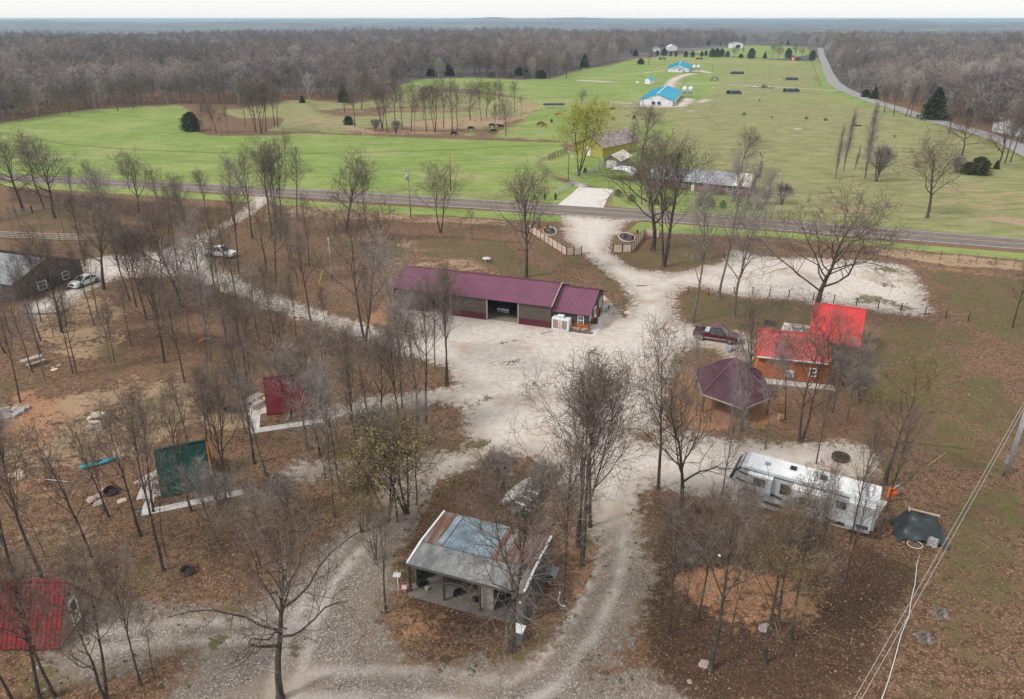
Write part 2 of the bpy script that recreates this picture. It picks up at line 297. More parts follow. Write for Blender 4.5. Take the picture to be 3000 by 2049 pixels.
DARK = [ # deep brown leaf litter, darkened further to paint vignette into the bottom
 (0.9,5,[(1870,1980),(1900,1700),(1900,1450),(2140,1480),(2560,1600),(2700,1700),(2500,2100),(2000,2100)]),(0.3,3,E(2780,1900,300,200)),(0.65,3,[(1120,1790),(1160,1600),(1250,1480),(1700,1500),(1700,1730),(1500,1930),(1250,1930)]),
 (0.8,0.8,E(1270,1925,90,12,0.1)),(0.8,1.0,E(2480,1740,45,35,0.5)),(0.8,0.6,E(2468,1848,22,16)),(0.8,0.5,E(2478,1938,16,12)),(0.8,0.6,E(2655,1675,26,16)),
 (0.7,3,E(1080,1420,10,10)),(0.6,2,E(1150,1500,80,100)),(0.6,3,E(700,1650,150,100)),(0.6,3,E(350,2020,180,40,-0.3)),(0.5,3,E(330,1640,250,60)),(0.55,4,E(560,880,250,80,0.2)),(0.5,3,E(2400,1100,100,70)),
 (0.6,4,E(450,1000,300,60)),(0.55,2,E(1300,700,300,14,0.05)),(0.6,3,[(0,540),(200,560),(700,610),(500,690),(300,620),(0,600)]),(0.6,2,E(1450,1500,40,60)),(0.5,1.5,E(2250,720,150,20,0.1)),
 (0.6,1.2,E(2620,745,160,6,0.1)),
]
SPOTS = [ # thin places in the gravel where soil and weeds show
 (0.55,0.8,E(1500,1000,60,6,-0.2)),(0.6,0.6,E(1500,1063,30,5,-0.4)),(0.5,0.6,E(1735,1030,14,10,-0.6)),(0.5,0.5,E(1755,1040,20,6,0.2)),(0.5,1,E(1900,1040,40,8)),(0.5,1,E(2590,790,40,12,0.2)),(0.6,1.2,[(2480,890),(2620,900),(2700,925),(2690,905),(2600,870),(2500,860)]),(0.5,1.2,E(2600,840,60,14,0.3)),
 (0.6,0.8,E(1400,1180,45,16,-0.3)),(0.55,0.8,E(1520,1110,40,6)),(0.5,0.8,E(860,1900,60,40)),(0.6,0.8,E(1000,1730,40,20,-0.4)),(0.6,0.8,E(640,1880,40,20,-0.5)),(0.55,0.7,E(735,1985,24,10,-0.6)),(0.6,0.5,E(890,1960,10,18)),(0.65,0.9,E(1855,1640,18,90,0)),(0.6,0.9,E(1885,1560,20,120,0)),(0.55,0.8,E(1812,1690,14,60,0.3)),
 (0.5,1,E(1700,1290,60,20)),(0.5,1.2,E(1450,1240,10,6)),(0.6,1,E(1390,1300,60,14)),(0.5,1,E(600,1940,10,10)),(0.55,1.2,E(1980,1090,26,40)),(0.4,1.5,E(2350,850,120,6,0.1)),(0.5,0.6,E(1360,1185,12,10)),(0.45,1.2,E(560,1830,60,20)),
]
FARGRAVEL_LINES = [ # (width, pixel polyline)
 (4.2,[(2480,268),(2400,263),(2300,257),(2200,252),(2100,246),(2020,244),(1985,245),(1966,240)]),(7,[(2030,216),(2000,222),(1980,230),(1966,242),(1960,256)]),(4,[(1890,214),(1956,206)]),(8,[(2080,214),(2040,206),(2030,210)]),
 (5,[(1800,300),(1860,304)]),(7,[(1870,310),(1920,313),(1985,312),(2010,300),(2016,290)]),(5,[(2050,300),(2075,292)]),(3.2,[(2000,148),(2090,150),(2200,150),(2390,152)]),(5,[(2060,168),(2180,170),(2290,172)]),(2.5,[(1700,545),(1690,535)]),(8,[(1700,236),(1780,240)]),
]
TRACKS = [(0.8,0.35,[(-100,440),(200,452),(600,476),(1000,492),(1400,500)]),(0.8,0.3,[(0,410),(300,445),(700,470),(1100,478)]),(1.0,0.35,[(1700,430),(1850,380),(2000,350),(2300,330),(2600,350)]),(0.8,0.35,[(2050,330),(2120,380),(2250,420),(2500,430),(2760,440)]),(0.8,0.3,[(300,330),(500,360),(800,410),(1100,425)]), # (half width, darkness, pixel polyline) wheel ruts and furrows
 (0.9,0.8,[(0,390),(90,404),(200,424),(420,440),(700,450),(1000,449),(1300,440),(1500,430),(1620,425)]),(0.5,0.4,[(180,462),(300,466),(400,473)]),
 (1.2,0.6,[(1705,548),(1640,530),(1605,510),(1585,490),(1580,475),(1600,462),(1630,455)]),(0.6,0.5,[(1700,540),(1660,525),(1610,500),(1590,480)]),
 (1.5,0.5,[(900,300),(925,315),(932,330)]),(0.7,0.4,[(1640,330),(1560,352),(1450,378)]),(1.0,0.5,[(2375,190),(2380,215),(2402,252)]),(1.2,0.5,[(0,362),(60,366),(150,364)]),
]
DRYP.append((0.8, 8, [(640,312),(840,292),(1000,300),(1100,280),(1250,268),(1540,292),(1560,320),(1540,340),(1450,372),(1380,397),(1100,399),(900,386),(700,394),(640,380)]))
LANES = [(2.6,[(1740,640),(1750,720),(1800,800),(1870,860),(1900,920),(1850,1000),(1700,1100),(1620,1180),(1500,1260),(1350,1310),(1200,1345)]),(2.4,[(1900,860),(2000,820),(2150,800),(2350,810),(2550,830)]),(2.4,[(1880,900),(1900,1000),(1880,1100),(1840,1250),(1830,1400),(1800,1550),(1770,1700),(1700,1850),(1600,1980),(1500,2040),(1300,2010),(1100,2000),(900,2010)]),
 (2.0,[(1830,1330),(1960,1340),(2100,1380)]),(2.0,[(1620,1100),(1400,1100),(1300,1050),(1150,1000),(1000,950),(800,880),(650,820),(560,760),(600,720),(700,650),(760,590)]),(2.2,[(1480,1000),(1470,960),(1474,930)]),(2.0,[(1250,1400),(1150,1480),(1050,1580),(950,1700),(900,1800),(850,1950),(830,2060)]),(2,[(900,1800),(700,1850),(500,1850),(300,1880)]),(2.0,[(560,770),(400,775),(300,790),(240,830)]),(1.8,[(1960,990),(2040,985),(2150,985)])]
def topoly(px): return np.array([tuple(G(*q))[:2] for q in px])
def sdist(X, Y, poly, closed=True):
    """signed distance to polygon (negative inside) or distance to polyline"""
    n = len(poly); D = np.full(X.shape, 1e9); ins = np.zeros(X.shape, bool)
    for i in range(n if closed else n - 1):
        ax, ay = poly[i]; bx, by = poly[(i + 1) % n]; dx, dy = bx - ax, by - ay; L = dx * dx + dy * dy + 1e-9
        t = np.clip(((X - ax) * dx + (Y - ay) * dy) / L, 0, 1); D = np.minimum(D, (X - ax - t * dx) ** 2 + (Y - ay - t * dy) ** 2)
        if closed:
            c = ((ay > Y) != (by > Y)); ins ^= c & (X < dx * (Y - ay) / (dy if abs(dy) > 1e-9 else 1e-9) + ax)
    D = np.sqrt(D); return np.where(ins, -D, D) if closed else D
def near(X, Y, poly, pad):
    return (X > poly[:, 0].min() - pad) & (X < poly[:, 0].max() + pad) & (Y > poly[:, 1].min() - pad) & (Y < poly[:, 1].max() + pad)
def blobs(X, Y, lst):
    out = np.zeros(X.shape)
    for s, soft, px in lst:
        po = topoly(px); m = near(X, Y, po, soft * 2.5)
        if m.any():
            d = sdist(X[m], Y[m], po); out[m] = np.maximum(out[m], s * np.clip(0.5 - d / (2 * soft), 0, 1))
    return out
def gravel_sd(X, Y):
    D = np.full(X.shape, 9.0)
    for px in GRAVEL:
        po = topoly(px); m = near(X, Y, po, 9); D[m] = np.minimum(D[m], sdist(X[m], Y[m], po))
    for px in ISLAND:
        po = topoly(px); m = near(X, Y, po, 9); D[m] = np.maximum(D[m], -sdist(X[m], Y[m], po))
    return np.clip(D, -6, 9)
# grid that is fine near the camera and coarse at the horizon
ROWS = [2.0]
while ROWS[-1] < 30000:
    y = ROWS[-1]; ROWS.append(y + (0.30 if y < 125 else 0.30 * (y / 125) ** 1.75))
ROWS = np.array(ROWS); NU = 430
uu = np.linspace(-1, 1, NU); W = 38 + ROWS * 0.93
GX = uu[None, :] * W[:, None]; GY = np.repeat(ROWS[:, None], NU, 1); GZ = hz(GX, GY)
print('ground grid', GX.shape)
far = GY > 400
A_gr = gravel_sd(GX, GY)
for w, px in FARGRAVEL_LINES:
    po = topoly(px); m = near(GX, GY, po, 12); A_gr[m] = np.minimum(A_gr[m], sdist(GX[m], GY[m], po, False) - w / 2)
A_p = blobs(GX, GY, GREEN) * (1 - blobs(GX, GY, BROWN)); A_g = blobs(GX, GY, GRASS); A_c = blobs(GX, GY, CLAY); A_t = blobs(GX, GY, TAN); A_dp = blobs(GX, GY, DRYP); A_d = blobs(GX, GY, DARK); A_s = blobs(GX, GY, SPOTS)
A_k = np.zeros(GX.shape)
for hw, dk, px in TRACKS:
    po = topoly(px); m = near(GX, GY, po, 8); A_k[m] = np.maximum(A_k[m], dk * np.clip(1.3 - sdist(GX[m], GY[m], po, False) / hw, 0, 1))
A_w = np.zeros(GX.shape)
for hw, px in LANES:
    po = topoly(px); m = near(GX, GY, po, 6); d = sdist(GX[m], GY[m], po, False); A_w[m] = np.maximum(A_w[m], np.clip(1.2 - np.abs(d - hw * 0.42) / 0.55, 0, 1))
def grid_mesh(name, mask=None, dz=0.0):
    nr, nc = GX.shape; idx = np.arange(nr * nc).reshape(nr, nc)
    q = np.stack([idx[:-1, :-1], idx[:-1, 1:], idx[1:, 1:], idx[1:, :-1]], -1)
    if mask is not None: q = q[mask[:-1, :-1] & mask[1:, 1:] & mask[:-1, 1:] & mask[1:, :-1]]
    q = q.reshape(-1, 4); used, inv = np.unique(q, return_inverse=True); q = inv.reshape(-1, 4)
    co = np.stack([GX, GY, GZ + dz], -1).reshape(-1, 3)[used]
    me = bpy.data.meshes.new(name); me.vertices.add(len(co)); me.vertices.foreach_set('co', co.astype(np.float32).ravel())
    me.loops.add(q.size); me.loops.foreach_set('vertex_index', q.astype(np.int32).ravel())
    me.polygons.add(len(q)); me.polygons.foreach_set('loop_start', np.arange(0, q.size, 4, dtype=np.int32))
    me.update(calc_edges=True); me.polygons.foreach_set('use_smooth', np.ones(len(q), bool))
    for nm, arr in (('gravel', A_gr), ('pasture', A_p), ('lawn', A_g), ('clay', A_c), ('straw', A_t), ('drypasture', A_dp), ('darkened_litter', A_d), ('thin', A_s), ('rut', A_k), ('lane', A_w)):
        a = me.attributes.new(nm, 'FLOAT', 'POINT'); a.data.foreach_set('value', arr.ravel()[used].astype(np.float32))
    o = bpy.data.objects.new(name, me); COL.objects.link(o); return o
def ground_material():
    m, nt, b = newmat('ground earth grass and gravel')
    geo = nt.new('ShaderNodeNewGeometry'); P = geo.outputs['Position']
    y = nt.sep(P)[1]
    n_big = nt.noise(P, 0.035, 4, 0.6); n_mid = nt.noise(P, 0.22, 5, 0.65); n_fine = nt.noise(P, 1.3, 5, 0.7); n_tiny = nt.noise(P, 6.0, 4, 0.75)
    v1 = nt.sep(nt.vor(P, 5.5)); v2 = nt.sep(nt.vor(P, 12.0)); v3 = nt.sep(nt.vor(P, 1.1))
    def mask(name, amp=0.9, lo=0.42, hi=0.58):
        a = nt.attr(name)
        n = nt.math('ADD', nt.math('MULTIPLY', nt.math('SUBTRACT', n_fine, 0.5), amp), nt.math('MULTIPLY', nt.math('SUBTRACT', n_mid, 0.5), amp))
        return nt.mapr(nt.math('ADD', a, nt.math('MULTIPLY', n, nt.mapr(a, 0.0, 0.12, 0, 1))), lo, hi)
    # leaf litter: brown with pale and rusty leaves, moss green patches
    lit = nt.mix(nt.mapr(n_fine, 0.35, 0.68), (0.088, 0.05, 0.029), (0.22, 0.125, 0.074))
    lit = nt.mix(nt.mapr(v1[0], 0.62, 0.9), lit, (0.23, 0.14, 0.09))
    lit = nt.mix(nt.mapr(v2[1], 0.80, 0.95), lit, (0.34, 0.24, 0.175))
    lit = nt.mix(nt.mapr(v2[0], 0.70, 0.95, 0, 0.65), lit, (0.075, 0.045, 0.03))
    moss = nt.mix(nt.mapr(n_tiny, 0.3, 0.7), (0.075, 0.085, 0.03), (0.15, 0.15, 0.06))
    lit = nt.mix(nt.math('MULTIPLY', nt.mapr(n_mid, 0.50, 0.64), nt.mapr(n_fine, 0.40, 0.6, 0.1, 0.7)), lit, moss)
    lit = nt.mix(nt.math('MULTIPLY', nt.mapr(n_big, 0.5, 0.62), 0.35), lit, (0.27, 0.155, 0.095))
    darkened_litter = nt.mix(nt.mapr(v2[0], 0.2, 0.95), (0.04, 0.026, 0.019), (0.105, 0.062, 0.043))  # dark litter colour, lowered further so the vignette is painted in
    darkened_litter = nt.mix(nt.mapr(v2[1], 0.88, 0.97), darkened_litter, (0.20, 0.13, 0.09))
    c = nt.mix(nt.math('MULTIPLY', mask('darkened_litter', 0.7), 0.8), lit, darkened_litter)
    straw = nt.mix(nt.mapr(n_tiny, 0.3, 0.7), (0.28, 0.19, 0.115), (0.46, 0.33, 0.21))
    lawn = nt.mix(nt.mapr(n_tiny, 0.3, 0.72), (0.065, 0.074, 0.024), (0.16, 0.155, 0.06))
    lawn = nt.mix(nt.mapr(n_fine, 0.44, 0.62), lawn, (0.17, 0.115, 0.068))
    lawn = nt.mix(nt.mapr(nt.noise(P, 0.5, 5, 0.7), 0.47, 0.6, 0, 0.7), lawn, (0.13, 0.082, 0.05))
    clay = nt.mix(nt.mapr(n_tiny, 0.25, 0.75), (0.27, 0.115, 0.05), (0.50, 0.27, 0.15))
    clay = nt.mix(nt.mapr(v2[1], 0.82, 0.93), clay, (0.5, 0.36, 0.26))
    # pasture
    stretch = nt.vmul(P, (0.35, 1.0, 1.0))
    n_row = nt.noise(stretch, 0.35, 5, 0.7); n_pf = nt.noise(stretch, 1.6, 4, 0.75)
    pas = nt.mix(nt.mapr(n_row, 0.3, 0.72), (0.145, 0.225, 0.045), (0.28, 0.35, 0.105))
    pas = nt.mix(nt.mapr(n_pf, 0.52, 0.75, 0, 0.8), pas, (0.09, 0.15, 0.035))
    pas = nt.mix(nt.mapr(nt.noise(P, 0.5, 5, 0.8), 0.5, 0.62, 0, 0.45), pas, (0.20, 0.22, 0.085))
    pas = nt.mix(nt.mapr(n_big, 0.46, 0.66, 0, 0.6), pas, (0.31, 0.33, 0.13))
    pas = nt.mix(nt.math('MULTIPLY', nt.mapr(nt.noise(stretch, 0.08, 5, 0.7), 0.54, 0.66), 0.5), pas, (0.34, 0.31, 0.16))
    dry = nt.mix(nt.mapr(n_row, 0.3, 0.7), (0.17, 0.19, 0.075), (0.33, 0.31, 0.15))
    dry = nt.mix(nt.mapr(nt.noise(P, 0.4, 5, 0.8), 0.5, 0.64, 0, 0.5), dry, (0.22, 0.175, 0.10))
    dry = nt.mix(nt.mapr(n_pf, 0.6, 0.8), dry, (0.11, 0.13, 0.05))
    # limestone gravel, coarser and greyer near the camera with vignette painted in, yellowed where the clay comes through
    grv = nt.mix(nt.mapr(n_fine, 0.3, 0.7), (0.52, 0.455, 0.40), (0.72, 0.66, 0.60))
    grv = nt.mix(nt.mapr(v2[0], 0.35, 1.0, 0, 0.45), grv, (0.40, 0.35, 0.31))
    grv = nt.mix(nt.mapr(n_mid, 0.52, 0.7, 0, 0.5), grv, (0.60, 0.46, 0.35))
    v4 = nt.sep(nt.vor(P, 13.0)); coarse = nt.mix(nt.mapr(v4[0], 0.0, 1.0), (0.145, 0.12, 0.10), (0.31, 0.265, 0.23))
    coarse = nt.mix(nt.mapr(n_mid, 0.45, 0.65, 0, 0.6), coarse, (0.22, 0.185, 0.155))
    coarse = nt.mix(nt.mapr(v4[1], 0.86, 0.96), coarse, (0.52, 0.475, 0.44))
    grv = nt.mix(nt.mapr(nt.math('ADD', y, nt.math('MULTIPLY', n_mid, 14)), 66, 48, 0, 1), grv, coarse)  # towards the camera: coarse stone plus vignette darkening put into the colour
    grv = nt.mix(nt.math('MULTIPLY', mask('clay', 0.6, 0.25, 0.5), 0.55), grv, (0.58, 0.40, 0.27))
    grv = nt.mix(nt.math('MULTIPLY', nt.attr('lane'), nt.mapr(n_mid, 0.3, 0.6, 0.1, 0.55)), grv, (0.66, 0.61, 0.56))
    edge = nt.math('MULTIPLY', nt.mapr(nt.math('ADD', nt.attr('gravel'), nt.math('MULTIPLY', n_mid, 3.0)), -1.9, 1.2), nt.mapr(n_fine, 0.38, 0.62, 0.1, 0.8))
    grv = nt.mix(edge, grv, nt.mix(nt.mapr(n_tiny, 0.4, 0.6), (0.15, 0.10, 0.07), (0.30, 0.24, 0.18)))
    grv = nt.mix(nt.math('MULTIPLY', nt.mapr(nt.noise(P, 0.11, 4, 0.65), 0.5, 0.68), 0.55), grv, (0.36, 0.28, 0.21))
    thin = nt.math('MULTIPLY', mask('thin', 1.4, 0.45, 0.6), 0.85)
    grv = nt.mix(thin, grv, nt.mix(nt.mapr(n_fine, 0.45, 0.55), (0.14, 0.09, 0.06), (0.11, 0.12, 0.04)))
    # stack
    c = nt.mix(mask('straw', 0.9), c, straw)
    c = nt.mix(mask('lawn', 1.1, 0.38, 0.66), c, lawn)
    c = nt.mix(nt.math('MULTIPLY', mask('clay', 1.5, 0.32, 0.68), 0.85), c, clay)
    n_pe = nt.noise(P, 0.12, 6, 0.75); pm = nt.mapr(nt.math('ADD', nt.attr('pasture'), nt.math('ADD', nt.math('MULTIPLY', nt.math('SUBTRACT', n_fine, 0.5), 0.3), nt.math('MULTIPLY', nt.math('SUBTRACT', n_pe, 0.5), nt.mapr(y, 150, 260, 0, 1.3)))), 0.28, 0.52)
    strawm = nt.mapr(nt.math('ADD', nt.attr('straw'), nt.math('ADD', nt.math('MULTIPLY', nt.math('SUBTRACT', n_row, 0.5), 1.0), nt.math('ADD', nt.math('MULTIPLY', nt.math('SUBTRACT', n_pe, 0.5), 1.4), -0.15))), 0.3, 0.7)
    pc = nt.mix(nt.mapr(nt.math('ADD', nt.attr('drypasture'), nt.math('MULTIPLY', nt.math('SUBTRACT', n_row, 0.5), 0.9)), 0.15, 0.75), pas, dry)
    pc = nt.mix(nt.math('MULTIPLY', strawm, nt.mapr(nt.attr('straw'), 0.02, 0.2)), pc, straw)
    c = nt.mix(pm, c, pc)
    c = nt.mix(nt.math('MULTIPLY', nt.attr('rut'), nt.mapr(n_fine, 0.25, 0.6, 0.4, 0.95)), c, (0.10, 0.085, 0.04))
    # far off, beyond the fields: the floor and canopy of woodland
    cn = nt.mix(nt.mapr(nt.noise(P, 0.03, 6, 0.75), 0.3, 0.7), (0.10, 0.085, 0.078), (0.24, 0.21, 0.195))
    cn = nt.mix(nt.mapr(nt.noise(P, 0.0045, 5, 0.7), 0.4, 0.6, 0, 0.75), cn, (0.06, 0.052, 0.048))
    cn = nt.mix(nt.mapr(nt.noise(P, 0.0011, 4, 0.6), 0.60, 0.63, 0, 0.9), cn, (0.36, 0.35, 0.20))
    wood = nt.math('MULTIPLY', nt.mapr(y, 400, 500), nt.mapr(nt.attr('pasture'), 0.15, 0.4, 1, 0))
    c = nt.mix(wood, c, cn)
    gs = nt.math('ADD', nt.attr('gravel'), nt.math('ADD', nt.math('MULTIPLY', nt.math('SUBTRACT', n_fine, 0.5), 4.5), nt.math('MULTIPLY', nt.math('SUBTRACT', n_tiny, 0.5), 3.0)))
    gs = nt.math('ADD', gs, nt.math('MULTIPLY', nt.math('SUBTRACT', n_mid, 0.5), 3.5)); gm = nt.mapr(gs, 0.5, -0.5)
    c = nt.mix(gm, c, grv)
    nt.put(b.inputs['Base Color'], c); b.inputs['Roughness'].default_value = 0.95; b.inputs['Specular IOR Level'].default_value = 0.1
    bn = nt.new('ShaderNodeBump'); bn.inputs['Strength'].default_value = 0.7; bn.inputs['Distance'].default_value = 0.12
    nt.put(bn.inputs['Height'], nt.math('ADD', n_tiny, nt.math('MULTIPLY', n_fine, 1.5))); nt.put(b.inputs['Normal'], bn.outputs[0])
    return m
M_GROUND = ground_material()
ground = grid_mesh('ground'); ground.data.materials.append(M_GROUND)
tag(ground, 'brown leaf strewn earth with lawn and green pasture running to the horizon', kind='structure')
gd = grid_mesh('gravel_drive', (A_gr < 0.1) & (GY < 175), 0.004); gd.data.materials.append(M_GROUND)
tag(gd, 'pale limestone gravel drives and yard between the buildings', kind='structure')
gf = grid_mesh('farm_track', (A_gr < 0.4) & (GY > 200) & (GY < 1400), 0.02); gf.data.materials.append(M_GROUND)
tag(gf, 'gravel track leading to the far poultry houses', kind='structure')

# ---------------------------------------------------------------- roads
def ribbon(name, left, right, m, dz, label=None, sub=6):
    """sheet between two world polylines, following the ground"""
    L = [Vector(p) for p in left]; Rr = [Vector(p) for p in right]; v = []; f = []
    def fine(P, k):
        out = []
        for i in range(len(P) - 1):
            for j in range(k): out.append(P[i].lerp(P[i + 1], j / k))
        return out + [P[-1]]
    L = fine(L, sub); Rr = fine(Rr, sub)
    mb = MB(); rows = []
    for a, b in zip(L, Rr):
        r = [a.lerp(b, t / 4) for t in range(5)]; rows.append([(p.x, p.y, float(hz(p.x, p.y)) + dz) for p in r])
    vs = [p for r in rows for p in r]; fs = [(i * 5 + j, i * 5 + j + 1, i * 5 + 6 + j, i * 5 + 5 + j) for i in range(len(rows) - 1) for j in range(4)]
    mb.add(vs, fs, True); o = mb.build(name, m)
    if label: tag(o, label, kind='structure')
    return o
def polyfit(px, deg=2):
    w = [G(*q) for q in px]; x = np.array([p.x for p in w]); y = np.array([p.y for p in w]); return np.polyfit(x, y, deg)
NEAR = polyfit([(0,530),(242,543),(500,556),(726,567),(808,573),(976,586.5),(1192,598),(1476,615.6),(1781,635.6),(2226,666),(2356,676),(2670,706.6),(3000,732.4)])
FAR = polyfit([(194,519),(471,534),(678,547),(879,557),(1179,573.6),(1476,591.4),(1774,608),(2058,626),(2250,640.5),(2573,668),(2882,693.7),(3000,705.6)])
xs = np.linspace(-260, 200, 60)
nr = [Vector((x, np.polyval(NEAR, x), 0)) for x in xs]; fr = [Vector((x, np.polyval(FAR, x), 0)) for x in xs]
def across(t0, t1):  # strips across the road, 0 = near white line, 1 = far white line
    return [a.lerp(b, t0) for a, b in zip(nr, fr)], [a.lerp(b, t1) for a, b in zip(nr, fr)]
def asphalt():
    m, nt, b = newmat('worn brown grey asphalt'); P = nt.new('ShaderNodeNewGeometry').outputs['Position']
    c = nt.mix(nt.mapr(nt.noise(nt.vmul(P, (0.15, 1.0, 1)), 0.8, 5, 0.6), 0.3, 0.7), (0.12, 0.095, 0.084), (0.18, 0.145, 0.13))
    c = nt.mix(nt.mapr(nt.noise(P, 14, 2), 0.4, 0.7, 0, 0.5), c, (0.24, 0.21, 0.2)); c = nt.mix(nt.mapr(nt.vor(P, 0.35, 'Distance', 'DISTANCE_TO_EDGE'), 0.03, 0.0, 0, 0.5), c, (0.07, 0.06, 0.06))
    nt.put(b.inputs['Base Color'], c); b.inputs['Roughness'].default_value = 0.9; return m
M_ASPH = asphalt()
ribbon('road', *across(-0.06, 1.06), M_ASPH, 0.012, 'two lane brownish asphalt highway crossing the scene', 2)
M_LINE = mat('white road paint', (0.72, 0.72, 0.70), 0.7, 0.2, 2); M_YEL = mat('yellow road paint', (0.72, 0.42, 0.08), 0.7, 0.2, 2)
ribbon('road_edge_line', *across(-0.006, 0.012), M_LINE, 0.016, 'white edge line on the near side of the highway', 2)
ribbon('road_edge_line', *across(0.988, 1.006), M_LINE, 0.016, 'white edge line on the far side of the highway', 2)
ribbon('road_centre_line', *across(0.492, 0.504), M_YEL, 0.016, 'yellow centre line nearer the camp on the highway', 2)
ribbon('road_centre_line', *across(0.516, 0.528), M_YEL, 0.016, 'yellow centre line nearer the fields on the highway', 2)
cc = [G(*q) for q in [(2403,141),(2406,160),(2416,182),(2427,215),(2443,241),(2465,258),(2501,275),(2559,297),(2624,316),(2688,338),(2757,359),(2839,380),(2895,397),(2960,419),(3010,446),(3150,520)]]
lf, rt = [], []
for i, p in enumerate(cc):
    d = (cc[min(i + 1, len(cc) - 1)] - cc[max(i - 1, 0)]); d.z = 0; d.normalize(); n = Vector((-d.y, d.x, 0)); w = 3.6
    lf.append(p + n * w); rt.append(p - n * w)
M_ASPH2 = mat('pale grey chip seal', (0.30, 0.29, 0.29), 0.9, 0.12, 0.6)
ribbon('country_road', lf, rt, M_ASPH2, 0.03, 'pale grey country road running away beside the woods on the right', 5)
M_CONC = mat('pale concrete', (0.60, 0.565, 0.53), 0.85, 0.10, 0.9, fine=0.05); M_CONC2 = mat('stained concrete', (0.50, 0.46, 0.42), 0.85, 0.16, 0.5, fine=0.06)
def slabpx(name, px, h, m, label=None, parent=None, kind='structure'):
    mb = MB(); mb.slab([G(a, b, h) for a, b in px], h + 0.06); o = mb.build(name, m, parent)
    if label: tag(o, label, kind=kind)
    return o
slabpx('driveway', [(1634,600.5),(1672,570),(1697,548),(1800,555),(1780,580),(1768,608.5)], 0.03, M_CONC, 'cracked pale concrete driveway across the highway')
for a, b in (((1662,577),(1676,560)),((1720,574),(1730,562)),((1690,590),(1712,586)),((1755,590),(1745,566))):
    pass
# ---------------------------------------------------------------- trees
def bark(name, c1, c2, sc=5):
    m, nt, b = newmat(name); P = nt.coord(); Q = nt.vmul(P, (1, 1, 0.25))
    c = nt.mix(nt.mapr(nt.noise(Q, sc, 5, 0.7), 0.3, 0.7), c1, c2); c = nt.mix(nt.mapr(nt.noise(P, 1.7, 3), 0.56, 0.7, 0, 0.7), c, tuple(min(1, x * 1.9) for x in c2))
    nt.put(b.inputs['Base Color'], c); b.inputs['Roughness'].default_value = 0.95; b.inputs['Specular IOR Level'].default_value = 0.1
    return m
M_BARK = bark('dark oak bark', (0.045, 0.037, 0.032), (0.115, 0.095, 0.083)); M_BARKG = bark('grey hickory bark', (0.10, 0.085, 0.075), (0.21, 0.18, 0.16))
def twigmat(name, c1, c2):
    m, nt, b = newmat(name); c = nt.mix(nt.mapr(nt.noise(nt.coord(), 0.8, 2), 0.35, 0.65), c1, c2)
    nt.put(b.inputs['Base Color'], c); b.inputs['Roughness'].default_value = 0.9; b.inputs['Specular IOR Level'].default_value = 0.1; return m
M_TWIG = twigmat('grey brown twigs', (0.105, 0.08, 0.064), (0.225, 0.18, 0.15)); M_TWIGL = twigmat('pale grey twigs', (0.18, 0.155, 0.14), (0.34, 0.30, 0.275))
M_TWIGB = twigmat('budding brown twigs', (0.16, 0.115, 0.06), (0.24, 0.18, 0.09))
def leafmat(name, c1, c2, sc=1.2):
    m, nt, b = newmat(name); P = nt.coord()
    c = nt.mix(nt.mapr(nt.noise(P, sc, 4, 0.7), 0.3, 0.7), c1, c2); v = nt.sep(nt.vor(P, 3.0)); c = nt.mix(nt.mapr(v[0], 0.2, 1, 0, 0.5), c, c1)
    nt.put(b.inputs['Base Color'], c); b.inputs['Roughness'].default_value = 0.7; b.inputs['Specular IOR Level'].default_value = 0.2
    return m
M_YLEAF = leafmat('yellow oak tassels', (0.27, 0.21, 0.06), (0.42, 0.34, 0.12)); M_WLEAF = leafmat('yellow green willow leaves', (0.30, 0.35, 0.04), (0.52, 0.55, 0.09))
M_CEDAR = leafmat('dark cedar needles', (0.022, 0.035, 0.013), (0.065, 0.085, 0.03)); M_PINE = leafmat('pine needles', (0.03, 0.05, 0.025), (0.08, 0.105, 0.045)); M_SHRUB = leafmat('green shrub leaves', (0.05, 0.075, 0.02), (0.13, 0.16, 0.05))
M_PLEAF = leafmat('pale spring leaves', (0.20, 0.24, 0.07), (0.36, 0.40, 0.14))
def seg_mesh(name, segs, sides, m):
    """segs: array (n, 8) p0 p1 r0 r1 -> one mesh of tapered tubes"""
    S = np.asarray(segs, float); p0, p1, r0, r1 = S[:, 0:3], S[:, 3:6], S[:, 6], S[:, 7]
    d = p1 - p0; d /= np.linalg.norm(d, axis=1, keepdims=True) + 1e-9
    up = np.where(np.abs(d[:, 2:3]) < 0.9, [[0, 0, 1.]], [[1., 0, 0]]); x = np.cross(d, up); x /= np.linalg.norm(x, axis=1, keepdims=True); y = np.cross(d, x)
    n = len(S); k = sides; vs = np.zeros((n, 2 * k, 3))
    for i in range(k):
        a = 2 * math.pi * i / k; o = x * math.cos(a) + y * math.sin(a); vs[:, i] = p0 + o * r0[:, None]; vs[:, k + i] = p1 + o * r1[:, None]
    base = (np.arange(n) * 2 * k)[:, None, None]; q = np.array([[i, (i + 1) % k, k + (i + 1) % k, k + i] for i in range(k)])[None]
    q = (base + q).reshape(-1, 4); return np_mesh(name, vs.reshape(-1, 3), q, m, sides > 3)
def np_mesh(name, vs, q, m, smooth=False):
    me = bpy.data.meshes.new(name); me.vertices.add(len(vs)); me.vertices.foreach_set('co', np.asarray(vs, np.float32).ravel())
    me.loops.add(q.size); me.loops.foreach_set('vertex_index', q.astype(np.int32).ravel()); me.polygons.add(len(q)); me.polygons.foreach_set('loop_start', np.arange(0, q.size, q.shape[1], dtype=np.int32))
    me.update(calc_edges=True); me.polygons.foreach_set('use_smooth', np.full(len(q), smooth)); me.materials.append(m); return me
